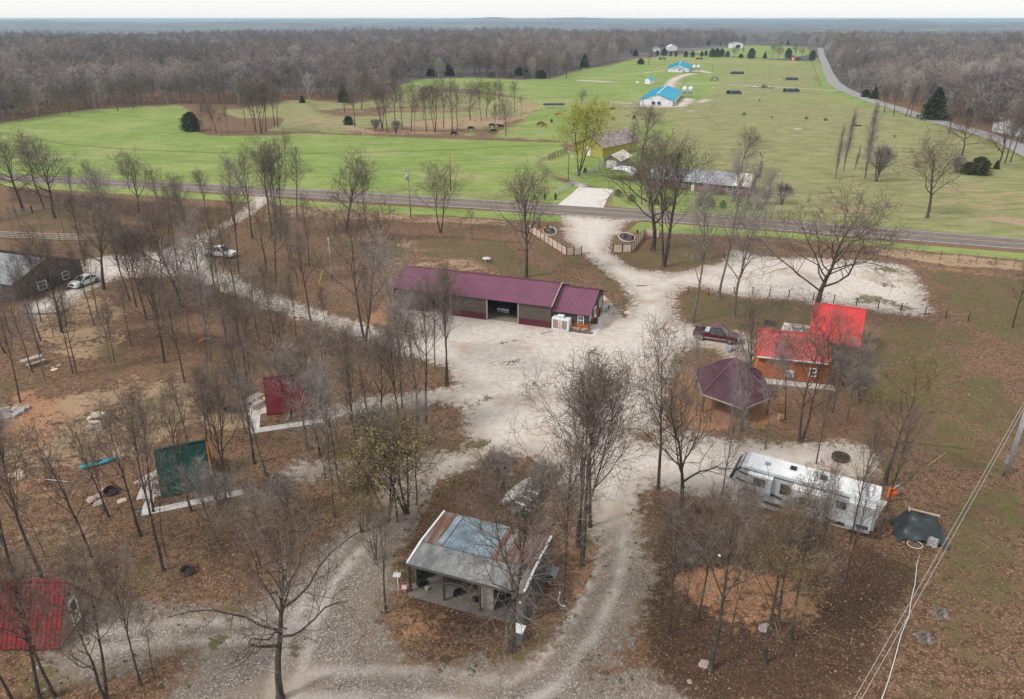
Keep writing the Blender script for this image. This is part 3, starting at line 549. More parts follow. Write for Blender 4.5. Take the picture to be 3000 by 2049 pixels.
def grow(seed, h=15.0, r=0.20, stems=1, first=0.35, spread=0.9, nl1=14, angle=(35, 60), n2=8, n3=5, n4=2, wob=0.10, droop=0.0, lean=0.0, tw=0.011, l1=0.42, up=0.25):
    """bare deciduous tree as lists of segments: wood (trunk and limbs), twigs, tips"""
    rs = random.Random(seed); wood, tw_, tips = [], [], []
    def rv(s): return Vector((rs.gauss(0, s), rs.gauss(0, s), rs.gauss(0, s)))
    def branch(p, d, L, r0, lvl, r1f=0.3):
        ns = [9, 6, 4, 3, 2][lvl]; pts = [p]; rad = [r0]; cur = p.copy(); dd = d.copy()
        for i in range(ns):
            dd = (dd + rv(wob * (0.45, 1.5, 1.7, 1.8, 1.8)[lvl]) + Vector((0, 0, (0.10, up * 0.35, up * 0.28, 0.08, 0.0)[lvl] - droop * (lvl > 1) * 0.25))).normalized()
            cur = cur + dd * (L / ns); pts.append(cur.copy()); rad.append(max(r0 * (1 - (1 - r1f) * ((i + 1) / ns) ** 0.9), tw * 0.8))
            (wood if lvl <= 1 else tw_).append((*pts[-2], *pts[-1], rad[-2], rad[-1]))
        return pts, rad
    def at(pts, t):
        f = t * (len(pts) - 1); i = min(int(f), len(pts) - 2); return pts[i].lerp(pts[i + 1], f - i), (pts[i + 1] - pts[i]).normalized(), i
    def side(d, ang, az):
        u = Vector((0, 0, 1)) if abs(d.z) < 0.9 else Vector((1, 0, 0)); x = d.cross(u).normalized(); y = d.cross(x)
        return (d * math.cos(ang) + (x * math.cos(az) + y * math.sin(az)) * math.sin(ang)).normalized()
    def sub(pts, rad, L, lvl):
        n = (None, n2, n3, n4)[lvl] if lvl < 4 else 0
        if lvl == 4: return
        for k in range(n):
            t = 0.22 + 0.78 * (k + rs.random()) / n; q, d, i = at(pts, t)
            a = R(rs.uniform(28, 58)); LL = L * rs.uniform(0.38, 0.66) * (1.15 - 0.45 * t) * (1.2 if lvl == 3 else 1)
            pp, rr = branch(q, side(d, a, rs.uniform(0, 6.28)), LL, max(min(rad[i] * 0.6, 0.055), tw * (1.5 if lvl == 2 else 1)), lvl + 1 if lvl < 4 else 4)
            if lvl == 3: tips.append(pp[-1])
            else: sub(pp, rr, LL, lvl + 1)
    for s in range(stems):
        az = 6.28 * s / max(stems, 1) + rs.uniform(0, 1); tilt = (0.0 if stems == 1 else rs.uniform(0.10, 0.24)) + lean * rs.uniform(0.5, 1)
        d = Vector((math.cos(az) * tilt, math.sin(az) * tilt, 1)).normalized(); hh = h * rs.uniform(0.86, 1.0) * (0.93 if s else 1)
        b0 = Vector((math.cos(az) * 0.12, math.sin(az) * 0.12, -0.1)) * (stems > 1)
        # root flare
        rr0 = r * (1 if stems == 1 else 0.78); wood.append((b0.x, b0.y, -0.15, b0.x, b0.y, 0.35, rr0 * 1.5, rr0 * 1.02))
        pts, rad = branch(b0 + Vector((0, 0, 0.3)), d, hh * 0.93, rr0, 0, 0.10)
        for k in range(nl1):
            t = first + (0.97 - first) * ((k + rs.random() * 0.9) / nl1) ** 0.9; q, dd, i = at(pts, t)
            rel = (t - first) / (1 - first); L = h * l1 * spread * rs.uniform(0.7, 1.15) * (1.0 - 0.62 * rel) * (0.75 + 0.5 * math.sin(min(1, rel * 2.2 + 0.3) * 1.57))
            a = R(rs.uniform(*angle) * (1.05 - 0.35 * rel)); pp, rr = branch(q, side(dd, a, k * 2.4 + rs.uniform(-0.5, 0.5)), L, max(min(rad[i] * rs.uniform(0.40, 0.60), 0.12), 0.028), 1, 0.25)
            sub(pp, rr, L, 1)
        # a few dead stubs low on the trunk
        for k in range(3):
            q, dd, i = at(pts, rs.uniform(0.12, first)); pp, rr = branch(q, side(dd, R(75), rs.uniform(0, 6.28)), rs.uniform(0.5, 1.6), 0.02, 3)
            sub(pp, rr, 1.0, 3)
    return wood, tw_, tips
def quads_at(pts, size, rs, per=1, jit=0.15, elong=1.0):
    P = np.repeat(np.array([tuple(p) for p in pts]), per, 0); n = len(P); P = P + rs.normal(0, jit, P.shape)
    a = rs.normal(0, 1, (n, 3)); a /= np.linalg.norm(a, axis=1, keepdims=True); b = np.cross(a, rs.normal(0, 1, (n, 3))); b /= np.linalg.norm(b, axis=1, keepdims=True) + 1e-9
    s = size * rs.uniform(0.6, 1.4, (n, 1)); a = a * s * elong; b = b * s * 0.6
    return np.stack([P - a, P + b, P + a, P - b], 1).reshape(-1, 3)
KINDS = {}
def make_kind(key, seeds, hn, tmat, cmat, leaf=None, lsize=0.12, lper=1, **kw):
    out = []
    for s in seeds:
        w, t, tips = grow(s, h=hn, **kw)
        tm = seg_mesh('trunk', w, 6, tmat)
        cm = seg_mesh('crown', t, 3, cmat); lm = None
        if leaf:
            rs = np.random.default_rng(s); v = quads_at(tips, lsize, rs, lper); lm = np_mesh('leaves', v, np.arange(len(v)).reshape(-1, 4), leaf)
        out.append((tm, cm, lm, hn))
    KINDS[key] = out
make_kind('slim', (11, 12, 13, 14, 15, 16), 15, M_BARK, M_TWIG, r=0.21, first=0.40, spread=0.95, nl1=15, angle=(18, 42), n2=8, n3=5, n4=2)
make_kind('grey', (21, 22, 23), 14, M_BARKG, M_TWIGL, r=0.18, first=0.30, spread=1.0, nl1=14, angle=(20, 45), n2=8, n3=5, n4=2)
make_kind('wide', (31, 32, 33, 34), 13, M_BARK, M_TWIG, r=0.27, first=0.30, spread=1.25, nl1=20, angle=(32, 62), n2=9, n3=5, n4=2, wob=0.15)
M_BLEAF = leafmat('tan oak buds', (0.26, 0.18, 0.09), (0.42, 0.31, 0.15))
make_kind('bud', (41, 42), 13, M_BARK, M_TWIGB, leaf=M_BLEAF, lsize=0.05, lper=1, r=0.2, first=0.34, spread=1.0, nl1=13, angle=(30, 60), n2=8, n3=5, n4=2)
make_kind('multi', (51, 52, 53), 14, M_BARK, M_TWIG, r=0.18, stems=3, first=0.34, spread=1.05, nl1=11, angle=(20, 44), n2=7, n3=5, n4=2)
make_kind('twin', (56, 57), 14, M_BARK, M_TWIG, r=0.2, stems=2, first=0.32, spread=1.15, nl1=12, angle=(30, 58), n2=8, n3=5, n4=2)
make_kind('yellow', (61, 62), 9, M_BARK, M_TWIG, leaf=M_YLEAF, lsize=0.05, lper=2, r=0.12, stems=3, first=0.25, spread=1.0, nl1=9, angle=(25, 55), n2=7, n3=5, n4=2)
make_kind('willow', (71,), 15, M_BARK, M_TWIGB, leaf=M_WLEAF, lsize=0.13, lper=3, r=0.25, stems=3, first=0.25, spread=1.1, nl1=11, angle=(25, 55), n2=8, n3=5, n4=2, droop=0.5)
make_kind('thin', (81, 82, 83), 11, M_BARK, M_TWIG, r=0.075, first=0.45, spread=0.5, nl1=9, angle=(25, 50), n2=5, n3=4, n4=2)
make_kind('poplar', (91, 92), 14, M_BARKG, M_TWIGL, r=0.16, first=0.04, spread=0.62, nl1=30, angle=(8, 16), n2=7, n3=4, n4=2, wob=0.05, up=0.8)
make_kind('bush', (95, 96, 97), 4, M_BARK, M_TWIGL, r=0.05, stems=6, first=0.12, spread=1.1, nl1=9, angle=(20, 55), n2=5, n3=4, n4=2)
make_kind('spring', (99,), 10, M_BARK, M_TWIG, leaf=M_PLEAF, lsize=0.18, lper=2, r=0.12, first=0.2, spread=0.8, nl1=12, angle=(25, 50), n2=5, n3=4, n4=2)
def conifer(key, seed, hn, wr, m, round_=0.0, n=7000):
    rs = np.random.default_rng(seed); out = []
    for s in range(2):
        t = rs.random(n) ** 0.8; az = rs.random(n) * 6.283
        lob = 1 + 0.30 * np.sin(az * 3 + t * 17 + s * 2) * np.sin(t * 29 + s) + 0.22 * np.sin(az * 7 - t * 33) + rs.normal(0, 0.13, n)
        prof = (1 - t) ** 0.75 * (1 - round_) + np.sqrt(np.clip(1 - (t * 1.9 - 0.75) ** 2 / 1.35, 0, 1)) * round_
        rad = wr * prof * lob * np.sqrt(rs.uniform(0.25, 1, n)); z = hn * (0.06 + 0.94 * t) - rad * 0.18
        P = np.stack([rad * np.cos(az), rad * np.sin(az), z], -1); v = quads_at(P, 0.16 * hn / 7, rs, 1, 0.07 * hn / 7, 1.5)
        cm = np_mesh('foliage', v, np.arange(len(v)).reshape(-1, 4), m); tm = seg_mesh('trunk', [(0, 0, -0.1, 0, 0, hn * 0.5, 0.14 * hn / 7, 0.09), (0, 0, hn * 0.5, 0, 0, hn * 0.97, 0.09, 0.02)], 6, M_BARK)
        out.append((tm, cm, None, hn))
    KINDS[key] = out
conifer('cedar', 3, 7, 2.3, M_CEDAR); conifer('fatcedar', 4, 5, 2.4, M_CEDAR, 0.8); conifer('pine', 5, 8, 2.4, M_PINE, 0.9, 3600); conifer('arb', 6, 1.6, 0.34, M_SHRUB, 0.9, 1500); conifer('evshrub', 8, 2.4, 1.3, M_SHRUB, 0.9, 2600)
TREE_N = {}
def plant(kind, x, y, h, label, group, name='bare_tree', cat='tree', wf=1.0, var=None, rz=None, parts=True, z=None):
    i = TREE_N.get(kind, 0); TREE_N[kind] = i + 1; L = KINDS[kind]; tm, cm, lm, hn = L[(i if var is None else var) % len(L)]
    s = h / hn; z = float(hz(x, y)) if z is None else z
    root = thing(name, label, cat, (x, y, z), (i * 2.399 if rz is None else rz), group); root.rotation_euler[0] = 0.05 * math.sin(i * 12.9 + x); root.rotation_euler[1] = 0.05 * math.sin(i * 7.3 + y); root.scale = (s * wf, s * wf, s)
    for nm, me in (('trunk', tm), ('crown', cm), ('leaves', lm)):
        if me is None: continue
        o = bpy.data.objects.new(nm, me); COL.objects.link(o); o.parent = root
    return root
ORD = ['', 'second ', 'third ', 'fourth ', 'fifth ', 'sixth ', 'seventh ', 'eighth ', 'ninth ', 'tenth ', 'eleventh ', 'twelfth ', 'thirteenth ', 'fourteenth ', 'fifteenth ', 'sixteenth ', 'seventeenth ', 'eighteenth ', 'nineteenth ', 'twentieth ']
DESC = {'slim': 'tall straight bare tree', 'grey': 'pale barked bare tree', 'wide': 'broad dark bare oak', 'bud': 'budding tan tinged tree', 'multi': 'three stemmed bare tree', 'twin': 'double trunked bare tree',
        'yellow': 'yellow tasselled tree', 'willow': 'yellow green leafing willow', 'thin': 'thin bare sapling', 'poplar': 'narrow upright bare poplar', 'bush': 'low tangled bare bush', 'spring': 'pale green leafing tree',
        'cedar': 'dark pointed cedar', 'fatcedar': 'low rounded dark cedar', 'pine': 'dark green pine', 'arb': 'small clipped evergreen', 'evshrub': 'rounded green shrub'}
NAMES = {'cedar': 'cedar_tree', 'fatcedar': 'cedar_tree', 'pine': 'pine_tree', 'arb': 'small_evergreen', 'evshrub': 'green_shrub', 'bush': 'bare_bush', 'poplar': 'poplar_tree', 'willow': 'willow_tree', 'yellow': 'tasselled_tree', 'spring': 'spring_tree', 'thin': 'bare_sapling'}
CATS = {'arb': 'shrub', 'evshrub': 'shrub', 'bush': 'bush'}
def zone(where, group, lst, side='left'):
    """lst of (kind, base px, base py, top py, width factor); each label says which of its kind, counted from one side"""
    by = {}
    for t in lst: by.setdefault(t[0], []).append(t)
    for k, L in by.items():
        L.sort(key=lambda t: t[1])
        for i, t in enumerate(L):
            p = G(t[1], t[2]); h = t[3] if t[3] < 40 else height_to(p, t[3]); h = max(h, 1.0)
            if len(L) == 1: lab = f'{DESC[k]} {where}'
            elif i < 20: lab = f'{DESC[k]}, {ORD[i]}{"leftmost" if i == 0 else "from the left"} {where}'
            else: lab = f'{DESC[k]}, {(["rightmost"] + [o + "from the right" for o in ORD[1:]])[min(len(L) - 1 - i, 19)]} {where}'
            plant(k, p.x, p.y, h, lab, group, NAMES.get(k, 'bare_tree'), CATS.get(k, 'tree'), wf=t[4] if len(t) > 4 else 1.0, z=p.z)
zone('beside the highway on the left', 'trees along the near side of the highway', [('twin',1291,683,500,1.25),('thin',1383,703,599,1.4),('wide',1018,675,474,1.0),('slim',1073,661,503,.7),('slim',871,640,451,.9),('multi',823,700,422,.8),('slim',798,692,438,1.0),('wide',408,628,467,1.0),('slim',286,614,486,.9),('grey',337,677,477,.9),('slim',549,683,519,.8),
  ('wide',161,640,428,1.0),('slim',127,606,415,1.0),('wide',69,620,412,1.1),('thin',58,666,590,1),('thin',40,672,600,1),('slim',306,654,520,.8),('grey',230,640,500,.8),('slim',470,650,500,.8),('slim',610,650,500,.9),('grey',690,660,470,.9),('slim',740,700,480,1)])
zone('behind the long maroon roofed shop', 'trees round the shop', [('wide',1542,813,522,.85),('twin',1069,1000,622,1.0),('slim',1087,1006,800,.6),('slim',910,943,700,.8),('grey',873,832,640,1),('slim',905,780,600,.9),('slim',808,829,600,.9),('slim',850,770,600,.8),('bud',780,800,600,.9),('grey',1176,1094,690,.85)])
zone('between the shop and the yard', 'trees in front of the shop', [('slim',1307,1132,800,.75),('slim',1313,1126,830,.6),('grey',1274,1081,790,.6),('slim',1249,1242,860,.7),('grey',1229,1251,900,.8),('slim',1180,1290,960,.8),('grey',1180,1200,900,.7)])
zone('by the highway gate on the right', 'big trees inside the gate', [('wide',1913,735,430,1.15),('multi',1945,782,425,1.1),('grey',2029,943,560,.85),('grey',2105,873,480,.8),('grey',2150,932,560,1.05),('wide',2388,948,600,1.3),('slim',2966,961,780,1.1)])
zone('round the purple gazebo', 'trees round the gazebo', [('grey',2040,1218,990,.6),('slim',2172,1264,900,.8),('slim',1928,1434,1000,.9),('grey',2242,1317,1000,.6),('thin',2080,1240,1060,.8),('grey',2130,1290,1050,.7),('slim',2300,1230,1010,.7)])
zone('near the red roofed log cabin', 'trees beside the log cabin', [('twin',2345,1295,930,1.0),('slim',2440,1210,1000,.8),('grey',2480,1235,1010,1.0),('bush',2470,1130,1040,1.2),('bud',2590,1420,1050,1.1),('bush',2520,1180,1090,1.2)])
zone('around the white camper', 'trees round the camper', [('wide',1996,1521,1110,.75),('grey',2113,1462,1180,.6),('slim',2391,1358,1120,.6),('slim',2574,1581,1200,.6),('slim',2490,1592,1220,.55),('slim',2475,1713,1400,.6),('slim',2389,1727,1390,.6),('bud',2300,1640,1440,.7),('thin',2190,1590,1400,.8),('thin',2345,1560,1320,1.2),('bush',2310,1610,1550,1.0)])
zone('in the dark wood at the bottom right', 'wood at the bottom right', [('slim',1961,1855,1450,.8),('thin',1992,1919,1580,1),('slim',2045,1821,1480,.7),('slim',2081,1960,1470,.9),('thin',2139,1880,1600,1),('bud',2239,1944,1540,.9),('slim',2275,1844,1480,.8),('slim',2314,1880,1450,.8),('thin',2035,1825,1690,1),('grey',1975,1640,1470,.7),('bush',2010,1660,1590,1.0),('grey',2160,1740,1540,.7),('bud',2100,1660,1500,.8)])
zone('around the open metal shed', 'trees round the metal shed', [('slim',1728,1544,1130,.9),('multi',1693,1602,1085,.85),('slim',1704,1655,1150,.9),('slim',1650,1771,1300,.7),('wide',1500,1905,1400,.9),('slim',1131,1796,1520,.8),('bush',1470,1430,1330,1.4),('bush',1600,1470,1370,1.4)])
zone('at the edge of the shed track', 'trees with yellow tassels', [('yellow',1192,1503,1230,1.4),('yellow',1135,1525,1270,1.4),('yellow',1060,1560,1380,1.2),('grey',1221,1478,1180,.7),('slim',1165,1530,1250,.8),('yellow',1100,1640,1470,.9)])
zone('in the bottom left corner', 'trees at the bottom left', [('wide',822,2047,1500,.8),('twin',310,2047,1637,.9),('slim',413,2008,1653,.6),('thin',454,1988,1766,1),('slim',161,2042,1700,.9),('slim',117,2050,1660,.9),('slim',40,2060,1720,.8),('grey',387,1752,1600,.5),('slim',124,1700,1250,.8),('slim',41,1694,1300,.9),('thin',134,1634,1430,1),('slim',280,1657,1264,.8),('slim',413,1572,1240,.8),('slim',479,1672,1188,.7),('thin',487,1632,1380,1),('slim',318,1514,1226,.7),('slim',307,1500,1300,.6),('grey',10,1600,1180,.8)])
zone('round the green cabin', 'trees round the green cabin', [('slim',662,1466,1100,.7),('slim',674,1452,1130,.7),('slim',745,1358,1000,.8),('grey',780,1396,1120,.8),('grey',640,1600,1370,1.2),('grey',700,1590,1400,1.1),('thin',718,1270,1010,1),('slim',560,1500,1200,.8),('slim',450,1500,1180,.8),('bush',640,1480,1390,1.2),('bush',840,1500,1400,1.2),('grey',760,1660,1450,1.1)])
zone('in front of the dark red cabin', 'trees round the dark red cabin', [('twin',852,1229,860,.7),('slim',729,1154,880,.7),('slim',737,1149,930,.7),('slim',937,1333,1030,.8),('grey',978,1513,1110,.8),('slim',1000,1453,1120,.7),('slim',1062,1394,1060,.8),('slim',1032,1236,960,.8),('grey',960,1250,960,1.1),('grey',900,1320,1010,1.1),('thin',680,1240,1020,1),('thin',620,1190,960,1),('slim',1120,1290,1000,.9),('bush',1110,1330,1200,1.3),('grey',1080,1230,960,.9)])
zone('in the grove left of the gravel lane', 'grove left of the gravel lane', [('slim',95,1091,850,.7),('grey',131,1114,900,.6),('slim',121,943,740,.7),('slim',120,999,760,.6),('slim',118,1035,800,.6),('wide',181,974,700,.7),('thin',158,988,830,1),('slim',189,914,716,.7),('slim',214,1095,880,.6),('slim',224,1094,860,.6),('slim',277,954,740,.6),('slim',288,931,720,.6),('slim',386,1015,820,.6),('grey',325,1064,900,.6),('slim',337,1062,880,.6),
  ('wide',482,1062,790,.7),('twin',460,927,660,.8),('wide',306,848,590,.9),('wide',532,902,620,.9),('slim',663,996,740,.7),('slim',13,1035,790,.8),('grey',560,1000,760,.9),('slim',430,940,690,.9),('slim',380,880,640,.8),('grey',600,950,700,1),('slim',640,900,650,.9),('slim',700,930,690,.8),('grey',590,840,600,.9),('slim',700,800,560,.9),('slim',400,900,680,.8),('grey',620,1060,820,.9),('slim',540,1120,880,.8),('slim',720,1060,820,.8),('grey',760,1010,790,.9),('slim',802,977,780,.8),('bud',480,860,650,.9),('bud',660,780,600,.9),('slim',871,1015,810,.6),('slim',966,1018,850,.5),('slim',570,760,540,.8),('slim',520,790,560,.8),('grey',350,790,600,.8),('slim',250,780,570,.8),('thin',190,700,560,1),('grey',30,980,780,.9),('slim',60,1180,900,.6),('grey',620,1290,1080,.8),('slim',560,1330,1100,.7),('slim',610,1330,1080,.7)])
zone('in the pasture across the highway', 'trees in the fields', [('wide',2716,639,430,1.1),('poplar',2447,524,368,.8),('poplar',2471,502,323,.85),('poplar',2502,505,426,.8),('poplar',2534,523,300,1.0),('bush',2566,532,430,1.1),('wide',1881,474,319,1.0),('slim',1845,468,370,.8),('wide',2171,506,387,1.0),('willow',1695,516,315,1.0),('wide',1703,312,268,1.0),('thin',1072,404,375,1),('cedar',1714,506,490,1.2),('evshrub',1810,574,555,1.2),('evshrub',1850,590,570,1.2),('wide',1880,600,480,.7)])
zone('by the county road on the right', 'trees by the country road', [('wide',2818,456,342,1.2),('wide',2921,494,345,1.0),('slim',2944,478,332,1.1),('slim',2960,474,330,1.1),('slim',2618,340,245,1.1),('slim',2653,342,245,1.1),('slim',2667,343,250,1.1),('cedar',2735,350,258,1.3),('fatcedar',2865,512,460,1.2),('fatcedar',2830,510,475,1.2),('cedar',2918,496,470,1),('wide',2780,390,300,1.1),('multi',2590,330,250,1.1),('bush',2800,505,460,1.6),('wide',2990,420,290,1),('cedar',2560,290,255,1.2),('fatcedar',2535,285,262,1.2),('cedar',2845,345,290,1),('bud',2800,335,258,1.3),('grey',2700,250,190,1),('grey',2730,262,195,1)])
zone('by the ranch house hedge', 'garden shrubs of the ranch house', [('arb',1566,585,567,1),('arb',1596,585,566,1),('arb',1627,586,566,1),('evshrub',1920,600,580,1),('evshrub',1960,598,575,1.1),('evshrub',2048,603,582,1),('evshrub',2085,606,585,1),('evshrub',2117,610,588,1),('evshrub',2190,615,590,1),('evshrub',2225,616,592,1),('evshrub',2100,570,548,1.2),('bush',2150,590,555,1.5),('bush',2070,585,550,1.4),('bush',2240,600,555,1.4),('grey',2180,640,500,.9),('grey',2240,650,510,.9),('bush',2290,600,540,1.4)])
zone('in the two field groves on the left', 'groves in the green fields', [('fatcedar',560,385,328,1.0),('slim',597,389,308,.9),('wide',634,390,304,.8),('slim',668,392,315,.7),('thin',620,388,330,1),('thin',650,392,330,1),('multi',750,386,245,1.0),('multi',765,392,240,.95),('slim',720,370,268,1.0),('slim',805,372,255,1.0),('slim',815,376,262,.9),('slim',780,388,250,.9),('fatcedar',1022,366,340,1.2),
  ('slim',1040,372,262,1),('multi',1120,380,240,1),('slim',1160,388,250,1),('slim',1205,386,258,1),('slim',1180,380,262,.9),('multi',1275,388,245,1),('slim',1240,350,262,.7),('slim',1300,376,250,.9),('slim',1325,390,248,1),('wide',1378,352,250,.9),('slim',1410,355,242,.8),('spring',1425,345,240,1.1),('slim',1450,332,242,1),('slim',1465,350,250,.8),('slim',1508,330,244,.9),('thin',1527,344,275,1.2),('wide',1482,398,300,.7),('slim',1449,394,310,.7),('slim',1090,284,190,1.2),('multi',1160,300,200,1),('slim',1010,330,230,1),('wide',1060,320,230,1),('slim',1340,382,262,.8),('slim',1215,392,290,.6),('grey',1060,404,385,1.2),('bush',1100,385,350,1.4),('bush',1160,392,355,1.3),('slim',1135,386,255,1),('slim',1250,385,255,.9)])
zone('along the far edge of the pasture', 'trees at the far edge of the pasture', [('cedar',1262,224,190,1.3),('cedar',1317,222,183,1.3),('spring',1270,226,168,1.0),('cedar',886,302,280,1.3),('fatcedar',1521,222,195,1.2),('wide',1610,232,170,1.3),('wide',1659,231,178,1),('fatcedar',1585,230,205,1.4),('cedar',1712,196,160,1.2),('fatcedar',1877,189,172,1.3),('wide',1900,190,152,1.1),('slim',1725,206,170,1),('cedar',1862,165,145,1.2),('fatcedar',1700,205,200,1),('slim',1535,235,180,1.2),('cedar',1538,212,185,1),('spring',1350,228,190,1),('spring',1300,228,185,.9),('evshrub',1440,226,212,1.6),('evshrub',1498,228,216,1.6),('evshrub',1545,230,214,1.6),('slim',1430,228,165,1.2),('slim',1480,228,165,1.2),('slim',1390,226,160,1.2),('slim',1570,232,165,1.2),('wide',390,317,235,1.2),('slim',345,325,240,1.2),('slim',205,335,250,1.2),('slim',535,305,220,1.1),('slim',600,306,215,1.2)])
zone('in the row by the far farmyard', 'pine row by the far farmyard', [('pine',2009,168,150,1.2),('pine',2029,168,150,1.2),('pine',2056,166,150,1),('pine',2068,164,148,1),('pine',2086,168,143,1.2),('pine',2100,168,142,1.2),('pine',2114,167,143,1.2),('pine',2130,168,150,1.2),('pine',2200,172,142,1.3),('pine',2309,171,142,1.2),('fatcedar',2170,170,158,1.2),('cedar',2240,171,152,1),('pine',2378,178,148,1.1),('pine',1945,164,142,1.4),('pine',1925,164,148,1.2),('pine',1980,166,150,1),('pine',1965,165,152,1),('wide',2150,170,140,1.1),('wide',2262,172,135,1.1),('wide',2280,172,138,1.1),('wide',2350,170,140,1.1),('grey',2277,174,150,.9),('slim',2175,168,142,1.1),('wide',2330,168,134,1)])
# rough bushes in the pasture
zone('dotted in the right hand pasture', 'scrub in the pasture', [('evshrub',2180,338,330,1.3),('evshrub',2362,350,342,1.3),('evshrub',2418,354,347,1.6),('bush',2620,405,396,1.2),('evshrub',2225,298,293,.9),('bush',2260,348,343,1.2)])
# ---------------------------------------------------------------- far woodland
FOREST = [ # outlines on the ground, pixels
 [(-2200,330),(-900,345),(0,362),(60,349),(170,330),(280,318),(400,309),(520,303),(640,306),(740,308),(830,288),(845,276),(880,300),(960,288),(1040,298),(1086,284),(1150,258),(1206,230),(1366,224),(1516,230),(1624,226),(1684,204),(1774,192),(1818,171),(1870,163),(1905,150),(1930,142),(2000,141),(2142,133),(2200,131),(2366,134),(2396,146),(2400,125),(2300,90),(2400,66),(0,66),(-2200,66)],
 [(2412,150),(2434,172),(2446,211),(2486,250),(2521,270),(2575,291),(2640,310),(2700,330),(2760,348),(2840,366),(2900,385),(3000,420),(3150,480),(4200,560),(4600,66),(2400,66),(2408,125)]]
CLEAR = [[(-60,205),(40,200),(45,214),(-60,222)],[(-60,236),(55,232),(62,250),(-60,262)],[(-60,134),(150,132),(400,137),(400,140),(-60,140)],[(1925,152),(1960,141),(2000,139),(2060,144),(2060,152)],[(2620,160),(2720,158),(2725,163),(2620,165)]]
edge_src = []
def far_tree(seed, h, m):
    w, t, tips = grow(seed, h=h, r=0.26, first=0.18, spread=1.25, nl1=12, angle=(30, 62), n2=8, n3=5, n4=0, tw=0.035, wob=0.12)
    S = np.array(w + [(*s[:6], s[6] * 1.0 + 0.012, s[7] + 0.012) for s in t]); return seg_mesh('woodland_tree', S, 3, m)
M_FAR = [twigmat('far wood grey brown', (0.135, 0.115, 0.108), (0.27, 0.235, 0.22)), twigmat('far wood reddish brown', (0.24, 0.195, 0.175), (0.37, 0.315, 0.29)), twigmat('far wood pale grey', (0.32, 0.29, 0.275), (0.48, 0.44, 0.42))]
M_FARY = leafmat('far budding trees', (0.20, 0.15, 0.06), (0.32, 0.26, 0.11))
far_me = [far_tree(201, 15, M_FAR[0]), far_tree(202, 14, M_FAR[1]), far_tree(203, 16, M_FAR[0]), far_tree(204, 13, M_FAR[2]), far_tree(205, 15, M_FAR[1]), far_tree(206, 12, M_FARY)]
# trees one can tell apart along the front of the wood
front = [(i, x, y) for i, (x, y) in enumerate([(14,356),(40,350),(78,346),(110,340),(150,332),(185,328),(222,322),(262,318),(300,316),(330,312),(372,311),(420,308),(455,306),(492,304),(528,302),(566,304),(610,305),(655,305),(700,306),(742,305),(790,296),(824,288),(850,276),(905,294),(950,288),(1000,292),(1040,296),(1070,288),(1100,278),(1130,268),(1160,255),(1190,238),(1225,230),(1285,227),(1335,225),(1400,225),(1455,227),(1500,229),(1555,229),(1640,222),(1665,210),(1735,198),(1770,190),(1800,178),(1840,166)])]
for i, x, y in front:
    p = G(x, y); k = i % 5; o = bpy.data.objects.new('woodland_tree', far_me[k]); COL.objects.link(o); s = random.uniform(0.85, 1.1)
    o.location = p; o.rotation_euler = (0, 0, i * 2.1); o.scale = (s, s, s)
    tag(o, f'bare tree fronting the left wood, {(ORD[i] + "from the left") if 0 < i < 20 else ("leftmost" if i == 0 else (ORD[len(front) - 1 - i] + "from the right") if 0 < len(front) - 1 - i < 20 else ("rightmost" if i == len(front) - 1 else f"in its middle, {ORD[i-19]}past the grove"))}', 'tree', 'trees along the front of the left wood')
    if i < 5: edge_src.append(o)
fr2 = [(2414,152),(2420,162),(2432,176),(2440,192),(2447,212),(2465,232),(2488,252),(2515,268),(2546,283),(2590,298),(2700,328),(2775,345),(2850,362),(2905,380),(2960,400),(2990,412)]
for i, (x, y) in enumerate(fr2):
    p = G(x, y); o = bpy.data.objects.new('woodland_tree', far_me[(i + 2) % 5]); COL.objects.link(o); s = random.uniform(0.7, 0.95); o.location = p; o.rotation_euler = (0, 0, i * 1.7); o.scale = (s, s, s)
    tag(o, f'bare tree fronting the right wood, {"nearest the horizon" if i == 0 else ORD[i] + "from the horizon"}', 'tree', 'trees along the right wood')
    if i == 5: pass
yel = bpy.data.objects.new('budding_tree', far_me[5]); COL.objects.link(yel); yel.location = G(835, 255); tag(yel, 'budding yellowish tree in the wood above the clearing', 'tree'); edge_src.append(yel)
ced = bpy.data.objects.new('cedar_tree', KINDS['cedar'][1][1]); COL.objects.link(ced); ced.location = G(1008, 300); ced.scale = (1.3, 1.3, 1.2); tag(ced, 'small dark cedar at the wood edge above the clearing', 'tree'); edge_src.append(ced)
def scatter_forest():
    pts = []; polys = [topoly([(a, max(b, 84)) for a, b in f]) for f in FOREST]; clears = [topoly(c) for c in CLEAR]
    y = 230.0
    while y < 1950:
        sx = 7.2 + 7.5 * np.clip((y - 300) / 1500, 0, 1.4); w = y * 0.98 + 60; n = int(2 * w / sx)
        X = np.linspace(-w, w, n) + RNG.uniform(-sx * .45, sx * .45, n); Y = y + RNG.uniform(-sx * .45, sx * .45, n)
        inside = np.zeros(n, bool)
        for po in polys: inside |= sdist(X, Y, po) < -1.5
        for po in clears: inside &= sdist(X, Y, po) > 3
        m = inside & (np.abs(X) < w); pts.append(np.stack([X[m], Y[m], hz(X[m], Y[m])], -1)); y += sx * 0.95
    return np.concatenate(pts)
FP = scatter_forest(); print('forest trees', len(FP))
me = bpy.data.meshes.new('woodland'); me.vertices.add(len(FP)); me.vertices.foreach_set('co', FP.astype(np.float32).ravel()); me.update()
dist = np.hypot(FP[:, 0], FP[:, 1]); patch = 0.5 + 0.5 * np.sin(FP[:, 0] / 61 + 2 * np.sin(FP[:, 1] / 83)) * np.cos(FP[:, 1] / 47)
